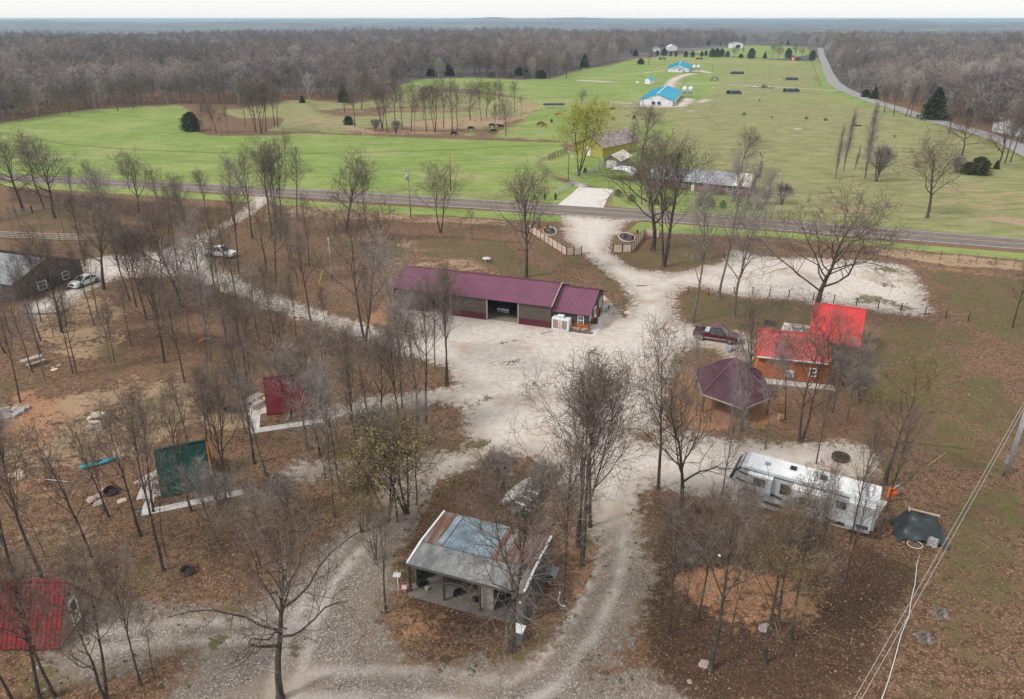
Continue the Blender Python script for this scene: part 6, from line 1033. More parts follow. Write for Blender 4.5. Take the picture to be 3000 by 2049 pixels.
for i, (a, b, z0, z1, d) in enumerate(S):
    q = MB(); q.box((a, -d, z0), (b, -0.005, z1)); so = q.build('slide_out', M_RV, cm, bevel=0.03); q = MB(); q.box((a - 0.03, -d - 0.03, z1), (b + 0.03, 0.0, z1 + 0.05)); q.build('slide_top', M_RVR, so); q = MB(); q.box((a + 0.01, -d - 0.02, z0), (b - 0.01, -d - 0.004, z0 + 0.28)); q.build('graphic', M_RVGR, so)
    wz = z0 + (z1 - z0) * 0.45; wl = (b - a) * (0.5 if i < 2 else 0.0)
    if wl: q = MB(); q.box((a + (b - a) * 0.25, -d - 0.03, wz), (a + (b - a) * 0.25 + wl, -d - 0.004, wz + 0.75)); q.build('window', M_GLASS, so)
for xx, z0, w_, h_ in ((S[0][1] + 0.65, 1.75, 0.7, 1.0), (S[1][1] + 0.75, 1.9, 0.75, 0.7), (S[1][0] - 0.45, 2.0, 0.3, 0.6)): q = MB(); q.box((xx, -0.03, z0), (xx + w_, -0.003, z0 + h_)); q.build('window', M_GLASS, cm)
for i, (z0, z1, zz0, zz1, w_) in enumerate(((2.9, 2.35, 0.7, 3.1, 0.10), (2.15, 1.25, 0.6, 4.5, 0.14), (3.25, 3.1, 1.1, 6.2, 0.06), (1.35, 0.95, 3.1, 6.8, 0.18), (3.2, 3.05, 6.5, CL, 0.06))): q = MB(); q.bar((zz0, -0.016, z0), (zz1, -0.016, z1), w_ * 1.5, 0.026, up=(0, 1, 0)); q.build('graphic', M_RVG if i != 3 else M_RVGR, cm)
q = MB(); q.prism([(-0.0, 1.95), (0.26, 2.78), (0.8, 3.34), (1.0, 3.34), (0.5, 2.7), (0.3, 2.0)], 'y', -0.012, CW + 0.012); q.build('nose_cap', M_RVG, cm)
q = MB(); q.box((3.1, 0.15, 0.35), (CL - 0.1, CW - 0.15, 0.61)); q.build('chassis', M_BLACK, cm)
wheels(cm, (CL * 0.60, CL * 0.60 + 0.95), CW / 2 - 0.1, 0.4, CW / 2)
for x in (1.9, 2.3): q = MB(); q.box((x - 0.05, 0.4, 0.05), (x + 0.05, 0.5, 1.46)); q.box((x - 0.14, 0.3, 0.055), (x + 0.14, 0.6, 0.085)); q.build('landing_leg', M_STEEL, cm)
for x, y, w_, d_, h_, m_ in ((4.6, 1.3, 0.5, 0.5, 0.14, M_BLACK), (7.0, 1.0, 0.55, 0.5, 0.16, M_BLACK), (CL - 1.6, 1.1, 1.0, 0.8, 0.25, M_WHITE), (2.6, 1.0, 0.45, 0.45, 0.1, M_RVGR), (5.9, 1.8, 0.35, 0.35, 0.1, M_WHITE)): q = MB(); q.box((x, y, CZ + 0.0), (x + w_, y + d_, CZ + h_)); q.build('roof_vent', m_, cm, bevel=0.02)
q = MB(); q.tube([(CL + 0.03, 0.5, 0.7), (CL + 0.15, 0.5, 0.8), (CL + 0.15, 0.5, 3.3), (CL + 0.02, 0.5, 3.4)], 0.02, 6); q.tube([(CL + 0.03, 0.9, 0.7), (CL + 0.15, 0.9, 0.8), (CL + 0.15, 0.9, 3.3), (CL + 0.02, 0.9, 3.4)], 0.02, 6); [q.bar((CL + 0.15, 0.5, z), (CL + 0.15, 0.9, z), 0.03) for z in np.arange(0.9, 3.3, 0.3)]; q.build('ladder', M_STEEL, cm)
q = MB(); q.box((CL - 1.3, -0.66, 0.95), (CL - 0.4, -0.654, 1.35)); q.build('cargo_door', M_RVG, cm)
# things by the camper
def thing1(name, label, cat, loc, mb, m, rz=0.0, bevel=0.0, group=None):
    o = mb.build(name, m, None, None, bevel); o.location = loc; o.rotation_euler = (0, 0, rz); return tag(o, label, cat, group)
q = MB(); q.tube([(0, 0, 0.5), (0.1, 0, 0.3), (0.3, 0.1, 0.12), (0.55, 0.0, 0.1)], 0.11, 8); thing1('drain_hose', 'short white drain hose at the edge of the camper pad', 'hose', G(2235, 1495), q, M_WHITE, R(40))
q = MB(); q.lathe([(0.02, 0.0), (0.16, 0.02), (0.19, 0.3), (0.16, 0.5), (0.08, 0.56), (0.08, 0.62), (0.02, 0.63)], n=14); thing1('gas_bottle', 'white gas bottle under the camper nose', 'gas bottle', G(2240, 1470), q, M_WHITE)
b = G(2604, 1472); ob = thing('flag_tarp', 'bright orange folded tarp hanging on a post behind the camper', 'tarp', b, 0.2); q = MB(); q.tube([(0, 0, 0), (0, 0, 1.5)], 0.05, 6); q.build('post', M_BROWN, ob); q = MB(); q.cbox((0, -0.08, 1.05), (0.75, 0.16, 0.95)); q.cbox((0.05, -0.2, 0.9), (0.6, 0.1, 0.6), rx=0.2); q.build('tarp', mat('orange fabric', (0.80, 0.16, 0.02), 0.7), ob, bevel=0.05)
b = G(2622, 1458); ob = thing('meter_post', 'grey power box on a wooden post behind the camper', 'power pedestal', b, 0.3); q = MB(); q.box((-0.06, 0.1, 0), (0.06, 0.2, 2.0)); q.build('post', M_BROWN, ob); q = MB(); q.box((-0.22, -0.1, 0.5), (0.22, 0.1, 1.25)); q.build('box', M_STEEL, ob, bevel=0.02)
# tarp covered frame
b = G(2690, 1560); ob = thing('covered_frame', 'black tarpaulin draped over a frame with a pale timber on top', 'tarp covered heap', b, R(-18)); q = MB(); M_TARP = mat('black tarpaulin', (0.022, 0.032, 0.036), 0.45, 0.3, 1.5, spec=0.5)
tx = np.linspace(-1.9, 1.9, 15); ty = np.linspace(-1.5, 1.5, 13)
def tz(x, y): return 1.75 * (1 / (1 + math.exp((abs(x) - 1.25) * 7))) * (1 / (1 + math.exp((abs(y + 0.1 * x) - 1.0) * 7))) + 0.09 * math.sin(5 * x + 3 * y) + 0.07 * math.sin(7 * y - 2 * x) + 0.13
q.add([(x + 0.1 * math.sin(4 * y), y - 0.3 * (abs(x) > 1.6), max(0.03, tz(x, y))) for y in ty for x in tx], [(j * 15 + i, j * 15 + i + 1, (j + 1) * 15 + i + 1, (j + 1) * 15 + i) for j in range(12) for i in range(14)], True); q.build('tarpaulin', M_TARP, ob)
q = MB(); q.bar((-1.05, 0.2, 1.98), (1.15, -0.15, 1.98), 0.14, 0.1); q.bar((-1.05, -0.1, 1.96), (-1.0, 0.5, 1.96), 0.12, 0.09); q.build('timber', mat('pale new timber', (0.50, 0.38, 0.28), 0.8), ob)
q = MB(); q.add([(x, -1.72 - 0.1 * math.sin(9 * x), z) for z in (0.05, 0.5, 0.95) for x in np.linspace(0.25, 1.05, 8)], [(j * 8 + i, j * 8 + i + 1, j * 8 + 9 + i, j * 8 + 8 + i) for j in range(2) for i in range(7)], True); q.build('clear_sheet', mat('crumpled clear plastic', (0.42, 0.43, 0.43), 0.25, 0.4, 5, spec=0.8), ob)
# hose ring and white pipe lying in the leaves
b = G(2680, 1597); q = MB(); q.tube([(0.55 * math.cos(a), 0.5 * math.sin(a), 0.05) for a in np.linspace(0.1, 6.2, 26)], 0.03, 6); thing1('coiled_hose', 'white hose ring on the leaves below the tarped heap', 'hose', b, q, M_WHITE)
pp = [G(x, y, 0.05) for x, y in [(2694,1627),(2686,1655),(2683,1690),(2680,1715),(2672,1745),(2667,1775),(2663,1805),(2652,1830),(2640,1860),(2628,1905),(2616,1950),(2604,1990),(2590,2030),(2578,2060)]]; q = MB(); q.tube(pp, 0.026, 6); tag(q.build('white_pipe', M_WHITE), 'long white pipe snaking down through brown leaves', 'pipe')
for (a, b), lb in ((((2720,1363),(2770,1327)), 'yellow painted stick lying in the leaves on the right'), (((135,1405),(200,1412)), 'thin white pipe lying left of the turquoise kayak'), (((2280,1232),(2284,1212)), 'short white pipe stub standing beyond the gazebo')):
    q = MB(); q.tube([G(*a, 0.05), G(*b, 0.05)], 0.035, 6); tag(q.build('pipe_stick', M_WHITE if 'yellow' not in lb else mat('yellow painted wood', (0.55, 0.42, 0.12), 0.7)), lb, 'pipe')
q = MB(); q.tube([G(1640, 1736, 1.0), G(1641, 1740, 0.7), G(1636, 1752, 0.3), G(1636, 1765, 0.1), G(1645, 1775, 0.06), G(1656, 1777, 0.06)], 0.06, 7); tag(q.build('white_hose', M_WHITE), 'thick white hose curving at the foot of a tree by the shed', 'hose')
# --- utility poles and wires
def upole(px, py, ty, label, m=M_BROWN, h=None, arm=False, can=False, r=0.13, lean=(0, 0)):
    b = G(px, py); h = h or height_to(b, ty); p = thing('utility_pole', label, 'utility pole', b); q = MB(); q.tube([(0, 0, -0.1), (lean[0], lean[1], h)], [r * 1.15, r * 0.75], 10); q.build('pole', m, p)
    if arm: q = MB(); q.bar((-0.9, 0, h - 0.5), (0.9, 0, h - 0.35), 0.1, 0.12); q.build('crossarm', M_WOOD, p); [MB().lathe([(0.02, h - 0.45 + 0.08), (0.07, h - 0.3), (0.05, h - 0.12), (0.02, h - 0.1)], (x, 0, 0), 8).build('insulator', M_WHITE, p) for x in (-0.8, 0.8)]
    if can: q = MB(); q.lathe([(0.02, h - 2.3), (0.3, h - 2.25), (0.32, h - 1.35), (0.26, h - 1.25), (0.02, h - 1.2)], (-0.42, -0.1, 0), 14); q.build('transformer', mat('grey transformer', (0.42, 0.46, 0.48), 0.5), p)
    return p, b, h
p1, b1, h1 = upole(1204, 640, 495, 'wooden utility pole with a grey transformer beside the highway', arm=True, can=True, m=mat('greyed pole', (0.30, 0.25, 0.21), 0.9))
p2, b2, h2 = upole(1321, 560, 453, 'rust brown wooden pole across the highway', m=mat('rust brown pole', (0.33, 0.13, 0.05), 0.9), r=0.15)
p3, b3, h3 = upole(2947, 1392, 0, 'tall pale metal clad utility pole at the right edge', m=mat('pale weathered pole', (0.36, 0.35, 0.35), 0.7, 0.15), h=9.5, r=0.19)
q = MB(); q.tube([(-0.27, -0.06, 0), (-0.27, -0.06, 3.0), (-0.22, -0.04, 9.0)], 0.05, 8); q.build('conduit', M_STEEL, p3); q = MB(); q.box((-0.45, -0.14, 1.3), (-0.24, 0.02, 2.1)); q.build('meter_box', M_STEEL, p3)
p4, b4, h4 = upole(974, 822, 700, 'thin grey pole with a transformer left of the shop', m=M_STEEL, can=False, r=0.1); q = MB(); q.box((-0.18, -0.3, 1.2), (0.18, -0.12, 2.2)); q.build('meter_box', M_STEEL, p4); q = MB(); q.lathe([(0.1, h4 - 0.1), (0.1, h4 + 0.1), (0.02, h4 + 0.15)], n=8); q.build('cap', M_WHITE, p4)
q = MB(); g0 = G(930, 848); mid = b4 + Vector((0, 0, h4 * 0.85)); q.tube([g0, g0.lerp(mid, 0.42)], 0.06, 6); gw = q.build('guy_marker', mat('yellow guy guard', (0.65, 0.42, 0.05), 0.6)); tag(gw, 'yellow guard on the guy wire of the thin grey pole', 'guy wire'); q = MB(); q.tube([g0.lerp(mid, 0.42), mid], 0.02, 4); q.build('wire', M_STEEL, gw)
p5, b5, h5 = upole(1664, 541, 446, 'dark yard light pole at the bend of the dirt track', r=0.11); q = MB(); q.bar((0, 0, h5 - 1.2), (0.9, 0, h5 - 1.0), 0.06); q.lathe([(0.02, h5 - 1.35), (0.22, h5 - 1.3), (0.12, h5 - 0.95), (0.02, h5 - 0.9)], (0.95, 0, 0), 10); q.build('lamp', M_WHITE, p5)
for i, (x, y, t, l) in enumerate([(2287,558,482,'tall bare pole beyond the ranch house'),(2261,562,506,'shorter leaning pole beyond the ranch house'),(1907,232,191,'pale pole beside the pump shed'),(2087,236,194,'thin pole at the corner of the far poultry yard'),(2085,322,291,'dark post pole at the corner of the bright pasture'),(2254,238,190,'lone pole in the middle of the far pasture'),(2195,142,121,'tall white pole of the far farmyard near the pines' ),(2057,147,127,'pole behind the pine row by the far house'),(2102,148,129,'second pole behind the pine row'),(2396,174,150,'pole beside the county road near the pine')]): upole(x, y, t, l, r=0.12, m=M_WOOD)
q = MB(); b = G(2223, 490 + 30); q = MB(); q.tube([(0, 0, 0), (0.2, 0, 4), (0.5, 0, height_to(b, 482))], [0.55, 0.42, 0.22], 9); q.bar((0.3, 0, 5), (-0.6, 0, 6.4), 0.3); thing1('dead_snag', 'broken dead tree trunk at the end of the ranch house', 'dead tree', b, q, M_BARKG)
b = G(1579, 668); q = MB(); q.tube([(0, 0, 0), (0.05, 0, 1.5), (0.12, 0, height_to(b, 630))], [0.24, 0.2, 0.08], 8); thing1('dead_snag', 'pale splintered stump behind the left entrance fence', 'dead tree', b, q, M_BARKG)
def wire(label, a, b, sag=0.6, r=0.02, n=16):
    a = Vector(a); b = Vector(b); q = MB(); q.tube([a.lerp(b, i / n) - Vector((0, 0, sag * 4 * (i / n) * (1 - i / n))) for i in range(n + 1)], r, 5); tag(q.build('power_line', mat('pale aluminium wire', (0.5, 0.48, 0.46), 0.5)), label, 'power line')
top3 = b3 + Vector((0, 0, 9.3))
def hit(px, py, z): return G(px, py, z)
wire('left of the two power lines crossing the bottom right corner', top3 + Vector((-0.15, 0, 0)), hit(2478, 2090, 7.5), 0.3, 0.013); wire('right of the two power lines crossing the bottom right corner', top3 + Vector((0.2, 0.1, 0)), hit(2500, 2090, 7.5), 0.3, 0.013)
wire('overhead line from the transformer pole up to the rust brown pole', b1 + Vector((0, 0, h1 - 1.2)), b2 + Vector((0, 0, h2 - 0.1)), 0.1, 0.018); wire('overhead line running left from the transformer pole', b1 + Vector((-0.8, 0, h1 - 0.3)), G(-200, 515) + Vector((0, 0, 8)), 1.2, 0.018)
wire('overhead line running from the rust brown pole towards the garage', b2 + Vector((0, 0, h2 - 0.2)), b5 + Vector((0, 0, h5 - 0.3)), 0.8, 0.018); wire('upper overhead line along the highway on the right', b5 + Vector((0, 0, h5 - 0.5)), G(3100, 668, 3.5), 1.5, 0.018)
# ---------------------------------------------------------------- fences
def panel_fence(label, pts, n, h=1.5, m=None, postm=M_BLACK):
    t = None
    P = [G(*q) for q in pts]; t = thing('entrance_fence', label, 'fence', P[0], 0); o = P[0]
    for i in range(len(P) - 1):
        a, b = P[i] - o, P[i + 1] - o; k = n[i]
        for j in range(k):
            u0, u1 = a.lerp(b, j / k), a.lerp(b, (j + 1) / k); d = (u1 - u0).normalized(); q = MB()
            for s in range(7): z = 0.12 + s * (h - 0.2) / 7; q.bar(u0 + d * 0.09 + Vector((0, 0, z + 0.09)), u1 - d * 0.09 + Vector((0, 0, z + 0.09)), 0.03 + 0.006 * (s % 2), (h - 0.2) / 7 - 0.012)
            q.build('panel', m, t)
        for j in range(k + (i == len(P) - 2)): c = a.lerp(b, j / k); q = MB(); q.box((c.x - 0.07, c.y - 0.07, 0), (c.x + 0.07, c.y + 0.07, h + 0.12)); q.build('post', postm, t)
    return t
M_PALE = mat('pale bare boards', (0.62, 0.49, 0.40), 0.8, 0.16, 1.5)
panel_fence('pale board fence with black posts left of the gravel entrance', [(1549, 679), (1659, 750), (1703, 747.5)], [9, 2], m=M_PALE)
panel_fence('pale board fence with black posts right of the gravel entrance', [(1795.5, 741.5), (1849.5, 740.5), (1888, 692), (1932, 698)], [2, 6, 1], m=M_PALE)
M_MULCH = mat('dark purple grey mulch', (0.075, 0.065, 0.075), 0.95, 0.3, 3, fine=0.3); M_STONE = mat('pale edging stone', (0.50, 0.42, 0.38), 0.9, 0.15, 2)
def bed(px, py, rx, ry, lab):
    c = G(px, py); e = G(px + rx, py); f = G(px, py - ry); a = (e - c).length; b = (f - c).length; t = thing('flower_bed', lab, 'flower bed', c); q = MB(); q.tube([(a * math.cos(t_), b * math.sin(t_), 0.1) for t_ in np.linspace(0, 6.283, 33)], 0.13, 7, cap=False); q.build('edging', M_STONE, t)
    q = MB(); q.add([(0, 0, 0.13)] + [(a * 0.97 * math.cos(t_), b * 0.97 * math.sin(t_), 0.07) for t_ in np.linspace(0, 6.283, 32, endpoint=False)], [(0, 1 + i, 1 + (i + 1) % 32) for i in range(32)]); q.build('mulch', M_MULCH, t)
bed(1611, 679, 19, 12, 'oval mulched flower bed behind the left entrance fence'); bed(1836, 697, 23, 13, 'oval mulched flower bed behind the right entrance fence')
zone('in the left entrance flower bed', 'plants in the entrance beds', [('arb', 1604, 676, 669, 1.3), ('arb', 1597, 683, 676, 1.2), ('evshrub', 1618, 682, 676, .6)]); zone('in the right entrance flower bed', 'plants in the entrance beds', [('arb', 1853, 705, 690, 1.3), ('arb', 1866, 689, 676, 1.3), ('evshrub', 1832, 700, 694, .6)])
for (x, y), s in (((1622, 671), 'left'), ((1816, 692), 'right')): pass
q = MB()
def dead_grass(px, py, n, w, h, label, m):
    c = G(px, py); rs = random.Random(px); q = MB()
    for i in range(n): x, y = rs.gauss(0, w), rs.gauss(0, w * 0.5); q.add([(x - 0.03, y, 0), (x + 0.03, y, 0), (x + rs.gauss(0, .12), y + rs.gauss(0, .12), h * rs.uniform(.6, 1.1))], [(0, 1, 2)])
    thing1('dry_grass', label, 'grass clump', c, q, m)
M_STR = mat('dry straw', (0.60, 0.38, 0.20), 0.9, 0.2)
dead_grass(1875, 696, 160, 0.6, 0.9, 'orange dry grass clump behind the right entrance fence', M_STR); dead_grass(1593, 678, 140, 0.5, 0.8, 'orange dry grass clump behind the left entrance fence', M_STR)
def wire_fence(label, px, every=5.0, h=1.15, m=None, rails=3, pr=0.05, posts_px=None, sag=0.0, name='wire_fence', wr=0.012, pm=None, lean=0.0):
    P = [G(*q) for q in px]; o = P[0]; t = thing(name, label, 'fence', o); m = m or M_BROWN; ps = []
    for i in range(len(P) - 1):
        L = (P[i + 1] - P[i]).length; k = max(1, round(L / every)) if not posts_px else 1
        for j in range(k): ps.append(P[i].lerp(P[i + 1], j / k))
    ps.append(P[-1]); loc = []
    for c in ps: c = Vector((c.x, c.y, float(hz(c.x, c.y)))) - o; loc.append(c)
    for c in loc[:99]: q = MB(); q.tube([(c.x, c.y, c.z - 0.1), (c.x + lean * random.uniform(-1, 1), c.y, c.z + h)], pr, 6); q.build('post', pm or m, t)
    if rails:
        q = MB()
        for a, b in zip(loc[:-1], loc[1:]):
            for r_ in range(rails):
                z = h * (0.95 - r_ * 0.8 / max(rails, 1))
                q.tube([a.lerp(b, f) + Vector((0, 0, z - sag * 4 * f * (1 - f))) for f in ((0, 0.25, 0.5, 0.75, 1) if sag else (0, 1))], wr, 4, cap=False)
        q.build('wire', m, t)
    return t
M_WIRE = mat('rusty fence wire', (0.20, 0.15, 0.12), 0.8); M_ROPE = mat('weathered rope', (0.34, 0.27, 0.22), 0.9); M_TP = mat('dark steel post', (0.08, 0.09, 0.08), 0.7)
wire_fence('black posts with sagging rope below the right gravel lot', [(2204,864),(2254,870),(2310,872),(2382,880),(2442,887),(2508,896),(2572,904),(2639,912),(2709,924),(2770,932),(2836,942)], posts_px=1, h=1.25, rails=1, sag=0.45, pr=0.07, wr=0.02, m=M_ROPE, pm=M_BLACK, name='rope_fence')
wire_fence('few rope fence posts on the grass island left of the lot', [(2015,861),(2075,866),(2150,862)], posts_px=1, h=1.2, rails=1, sag=0.4, pr=0.08, wr=0.025, m=M_ROPE, pm=M_BROWN, name='rope_fence')
wire_fence('two low posts and a sagging rope before the green cabin lane', [(838,1430),(954,1402),(1040,1392)], posts_px=1, h=1.4, rails=1, sag=0.6, pr=0.09, wr=0.03, m=M_ROPE, pm=M_BROWN, name='rope_fence')
wire_fence('wire fence on steel posts along the right verge', [(2500,735),(2551,741),(2600,745),(2650,750),(2702,756),(2753,762),(2806,767),(2859,772),(2913,777),(2969,783),(3040,790)], posts_px=1, h=1.7, rails=4, pr=0.05, m=M_WIRE, pm=M_TP)
wire_fence('wire fence with pale posts across the right hand meadow', [(2330,560),(2420,580),(2520,598),(2600,610),(2774,618),(2912,635),(3060,655)], every=12, h=1.2, rails=3, pr=0.05, m=M_WIRE, pm=M_WOOD)
wire_fence('wire fence between the lower meadow and the bright field', [(1100,398),(1250,405),(1400,409),(1640,418)], every=8, h=1.2, rails=2, pr=0.07, m=M_WIRE)
wire_fence('wire fence from the poultry houses down to the willow', [(1840,284),(1800,296),(1755,320),(1760,322),(1900,324),(2000,332),(2030,320)], every=9, h=1.3, rails=3, pr=0.09, m=M_WIRE)
wire_fence('wire fence across the pasture below the far track', [(2008,252),(2080,286),(2100,285),(2300,278),(2440,272),(2500,278)], every=14, h=1.2, rails=3, pr=0.07, m=M_WIRE)
wire_fence('wire fence round the farther poultry yard', [(2000,252),(2010,234),(2087,212),(2087,193)], every=10, h=1.4, rails=3, pr=0.07, m=M_WIRE)
wire_fence('pasture edge fence beside the county road', [(2378,180),(2390,215),(2404,252)], every=12, h=1.2, rails=3, pr=0.08, m=M_WIRE)
wire_fence('fence line crossing behind the single round tree', [(1540,296),(1700,287),(1800,283)], every=12, h=1.2, rails=2, pr=0.07, m=M_WIRE)
wire_fence('fence running past the dry pasture behind the ranch house', [(1960,420),(2200,435),(2430,440),(2560,446)], every=14, h=1.1, rails=2, pr=0.05, m=M_WIRE)
wire_fence('long fence at the foot of the left wood', [(0,370),(170,340),(400,317),(640,313)], every=10, h=1.3, rails=2, pr=0.08, m=M_WIRE)
wire_fence('wire fence along the brown verge left of the shop', [(770,620),(960,636),(1150,650),(1350,660),(1500,672)], every=9, h=1.2, rails=2, pr=0.05, m=M_WIRE)
def chain_fence(label, px):
    P = [G(*q) for q in px]; t = thing('chain_link_fence', label, 'fence', P[0]); o = P[0]
    for a, b in zip(P[:-1], P[1:]):
        a, b = a - o, b - o; L = (b - a).length; k = max(1, round(L / 3))
        for j in range(k + 1): c = a.lerp(b, j / k); q = MB(); q.tube([c, c + Vector((0, 0, 1.4))], 0.05, 6); q.build('post', M_STEEL, t)
        q = MB(); nk = int(L / 0.22); [q.bar(a.lerp(b, i / nk) + Vector((0, 0, 0.05)), a.lerp(b, min(1, (i + 6) / nk)) + Vector((0, 0, 1.35)), 0.012) for i in range(nk - 5)]; [q.bar(a.lerp(b, min(1, (i + 6) / nk)) + Vector((0, 0, 0.05)), a.lerp(b, i / nk) + Vector((0, 0, 1.35)), 0.012) for i in range(nk - 5)]; q.bar(a + Vector((0, 0, 1.38)), b + Vector((0, 0, 1.38)), 0.04); q.build('mesh', M_STEEL, t)
chain_fence('chain link fence between the bright field and the concrete driveway', [(1626, 575), (1685, 537)]); chain_fence('chain link fence between the willow and the garage', [(1682, 519), (1719, 517), (1768, 488)])
def rails(label, px, n, h, m, rw=0.15, pm=None, name='board_fence', every=3.2):
    P = [G(*q) for q in px]; t = thing(name, label, 'fence', P[0]); o = P[0]
    for a, b in zip(P[:-1], P[1:]):
        a, b = a - o, b - o; L = (b - a).length; k = max(1, round(L / every))
        for j in range(k + 1): c = a.lerp(b, j / k); q = MB(); q.box((c.x - 0.09, c.y - 0.09, 0), (c.x + 0.09, c.y + 0.09, h + 0.15)); q.build('post', pm or m, t)
        for r_ in range(n): q = MB(); z = h * (r_ + 0.8) / n; q.bar(a + Vector((0, -0.1, z)), b + Vector((0, -0.1, z)), 0.04, rw); q.build('rail', m, t)
rails('brown three rail fence in the upper left corner', [(-60, 668), (0, 647), (95, 623), (194, 598)], 3, 1.3, M_WOOD, pm=M_BROWN)
rails('weathered pale board fence behind the grey house', [(-60, 700), (0, 698), (88, 701), (175, 705), (240, 706), (335, 704)], 4, 1.35, mat('weathered pale boards', (0.42, 0.39, 0.35), 0.85), pm=M_BROWN)
rails('dark timber corral by the yellow barn', [(1607, 471), (1625, 463), (1661, 450)], 4, 1.7, M_BROWN, every=2)
# ---------------------------------------------------------------- picnic tables, fire rings, stones
def picnic(label, px, py, rz, m=M_WOOD, s=1.0, oct=False):
    t = thing('picnic_table', label, 'picnic table', G(px, py, 0.05), rz); t.scale = (s, s, s); q = MB(); [q.box((-0.95, -0.37 + i * 0.15, 0.72), (0.95, -0.37 + i * 0.15 + 0.135, 0.76)) for i in range(5)]; q.build('table_top', m, t)
    for sd in (-1, 1): q = MB(); [q.box((-0.95, sd * 0.72 - 0.14 + i * 0.145, 0.42), (0.95, sd * 0.72 - 0.14 + i * 0.145 + 0.13, 0.455)) for i in range(2)]; q.build('bench', m, t)
    for x in (-0.65, 0.65): q = MB(); q.bar((x, -0.7, 0.0), (x, -0.2, 0.71), 0.08, 0.05); q.bar((x, 0.7, 0.0), (x, 0.2, 0.71), 0.08, 0.05); q.box((x - 0.045, -0.85, 0.37), (x + 0.045, 0.85, 0.415)); q.build('leg', m, t)
M_WOODP = mat('bleached table boards', (0.40, 0.36, 0.33), 0.9, 0.2, 4)
picnic('grey picnic table under trees below the grey house', 98, 1068, R(55), M_WOODP, 1.15); picnic('bleached picnic table at the left side of the green cabin', 448, 1420, R(62), M_WOODP, 1.2); picnic('bleached picnic table at the left side of the crimson cabin', 745, 1187, R(62), M_WOODP, 1.2); picnic('grey picnic table on the patio behind the log cabin', 2338, 968, R(-10), M_WOOD, 1.0)
M_IRON = mat('rusty iron ring', (0.075, 0.045, 0.038), 0.85, 0.2, 3); M_ASH = mat('black ash', (0.03, 0.028, 0.027), 1.0)
def ring(label, px, py, r=0.5, lean=0.0):
    t = thing('fire_ring', label, 'fire ring', G(px, py), 0.3); t.rotation_euler = (lean, 0, 0.3); q = MB(); q.lathe([(r, 0), (r, 0.38), (r - 0.04, 0.38), (r - 0.04, 0.0)], n=24); q.build('ring', M_IRON, t); q = MB(); q.lathe([(0.01, 0.08), (r * 0.5, 0.1), (r - 0.05, 0.03)], n=18); q.build('ashes', M_ASH, t)
ring('rusty fire ring left of the crimson cabin', 672, 1204, 0.55, 0.25); ring('rusty fire ring left of the green cabin', 326, 1444, 0.6, 0.2); ring('rusty fire ring among the trees near the bottom left', 551, 1677, 0.55); ring('dark fire ring beyond the log cabin roof', 2254, 951, 0.7); ring('rusty fire ring on the gravel behind the camper', 2462, 1345, 0.8); ring('old tyre like ring beside the shop corner', 1192, 949, 0.42, 0.5)
def rock(label, px, py, r, m, fl=0.5, name='rock', group=None, hz_=0.0):
    rs = random.Random(int(px * 7 + py)); me_v = []; q = MB(); n = 9
    for j, (f, z) in enumerate(((0.75, -0.1), (1.0, 0.25), (0.92, 0.7), (0.5, 1.0))):
        for i in range(n): a = 2 * math.pi * i / n; rr = r * f * rs.uniform(0.8, 1.15); me_v.append((rr * math.cos(a), rr * 0.8 * math.sin(a), z * r * fl * rs.uniform(0.9, 1.1) + hz_))
    q.add(me_v, [(j * n + i, j * n + (i + 1) % n, (j + 1) * n + (i + 1) % n, (j + 1) * n + i) for j in range(3) for i in range(n)] + [tuple(3 * n + i for i in range(n))]); return thing1(name, label, 'rock', G(px, py), q, m, rs.uniform(0, 3), group=group)
M_RK = mat('pinkish fieldstone', (0.40, 0.29, 0.24), 0.9, 0.2, 2); M_RKG = mat('grey fieldstone', (0.33, 0.30, 0.28), 0.9, 0.2, 2); M_RKY = mat('pale yellow slab stone', (0.62, 0.52, 0.38), 0.9, 0.1, 2)
t = thing('stone_table', 'round table and bench of pale yellow stone slabs', 'stone table', G(290, 1236)); 
for nm, c, rx, ry, z, th in (('table_top', (0, 0.1), 0.78, 0.55, 0.72, 0.14), ('bench', (0.15, -0.75), 0.8, 0.28, 0.36, 0.12), ('bench', (-0.9, 0.1), 0.25, 0.4, 0.34, 0.12)):
    q = MB(); poly = [(c[0] + rx * math.cos(a) * (1 + 0.1 * math.sin(3 * a)), c[1] + ry * math.sin(a)) for a in np.linspace(0, 6.283, 14, endpoint=False)]; q.prism(poly, 'z', z, z + th); q.build(nm, M_RKY, t)
q = MB(); q.lathe([(0.3, 0), (0.24, 0.71)], n=10); q.lathe([(0.14, 0), (0.12, 0.35)], (0.15, -0.75, 0), 8); q.build('pedestal', M_RKG, t)
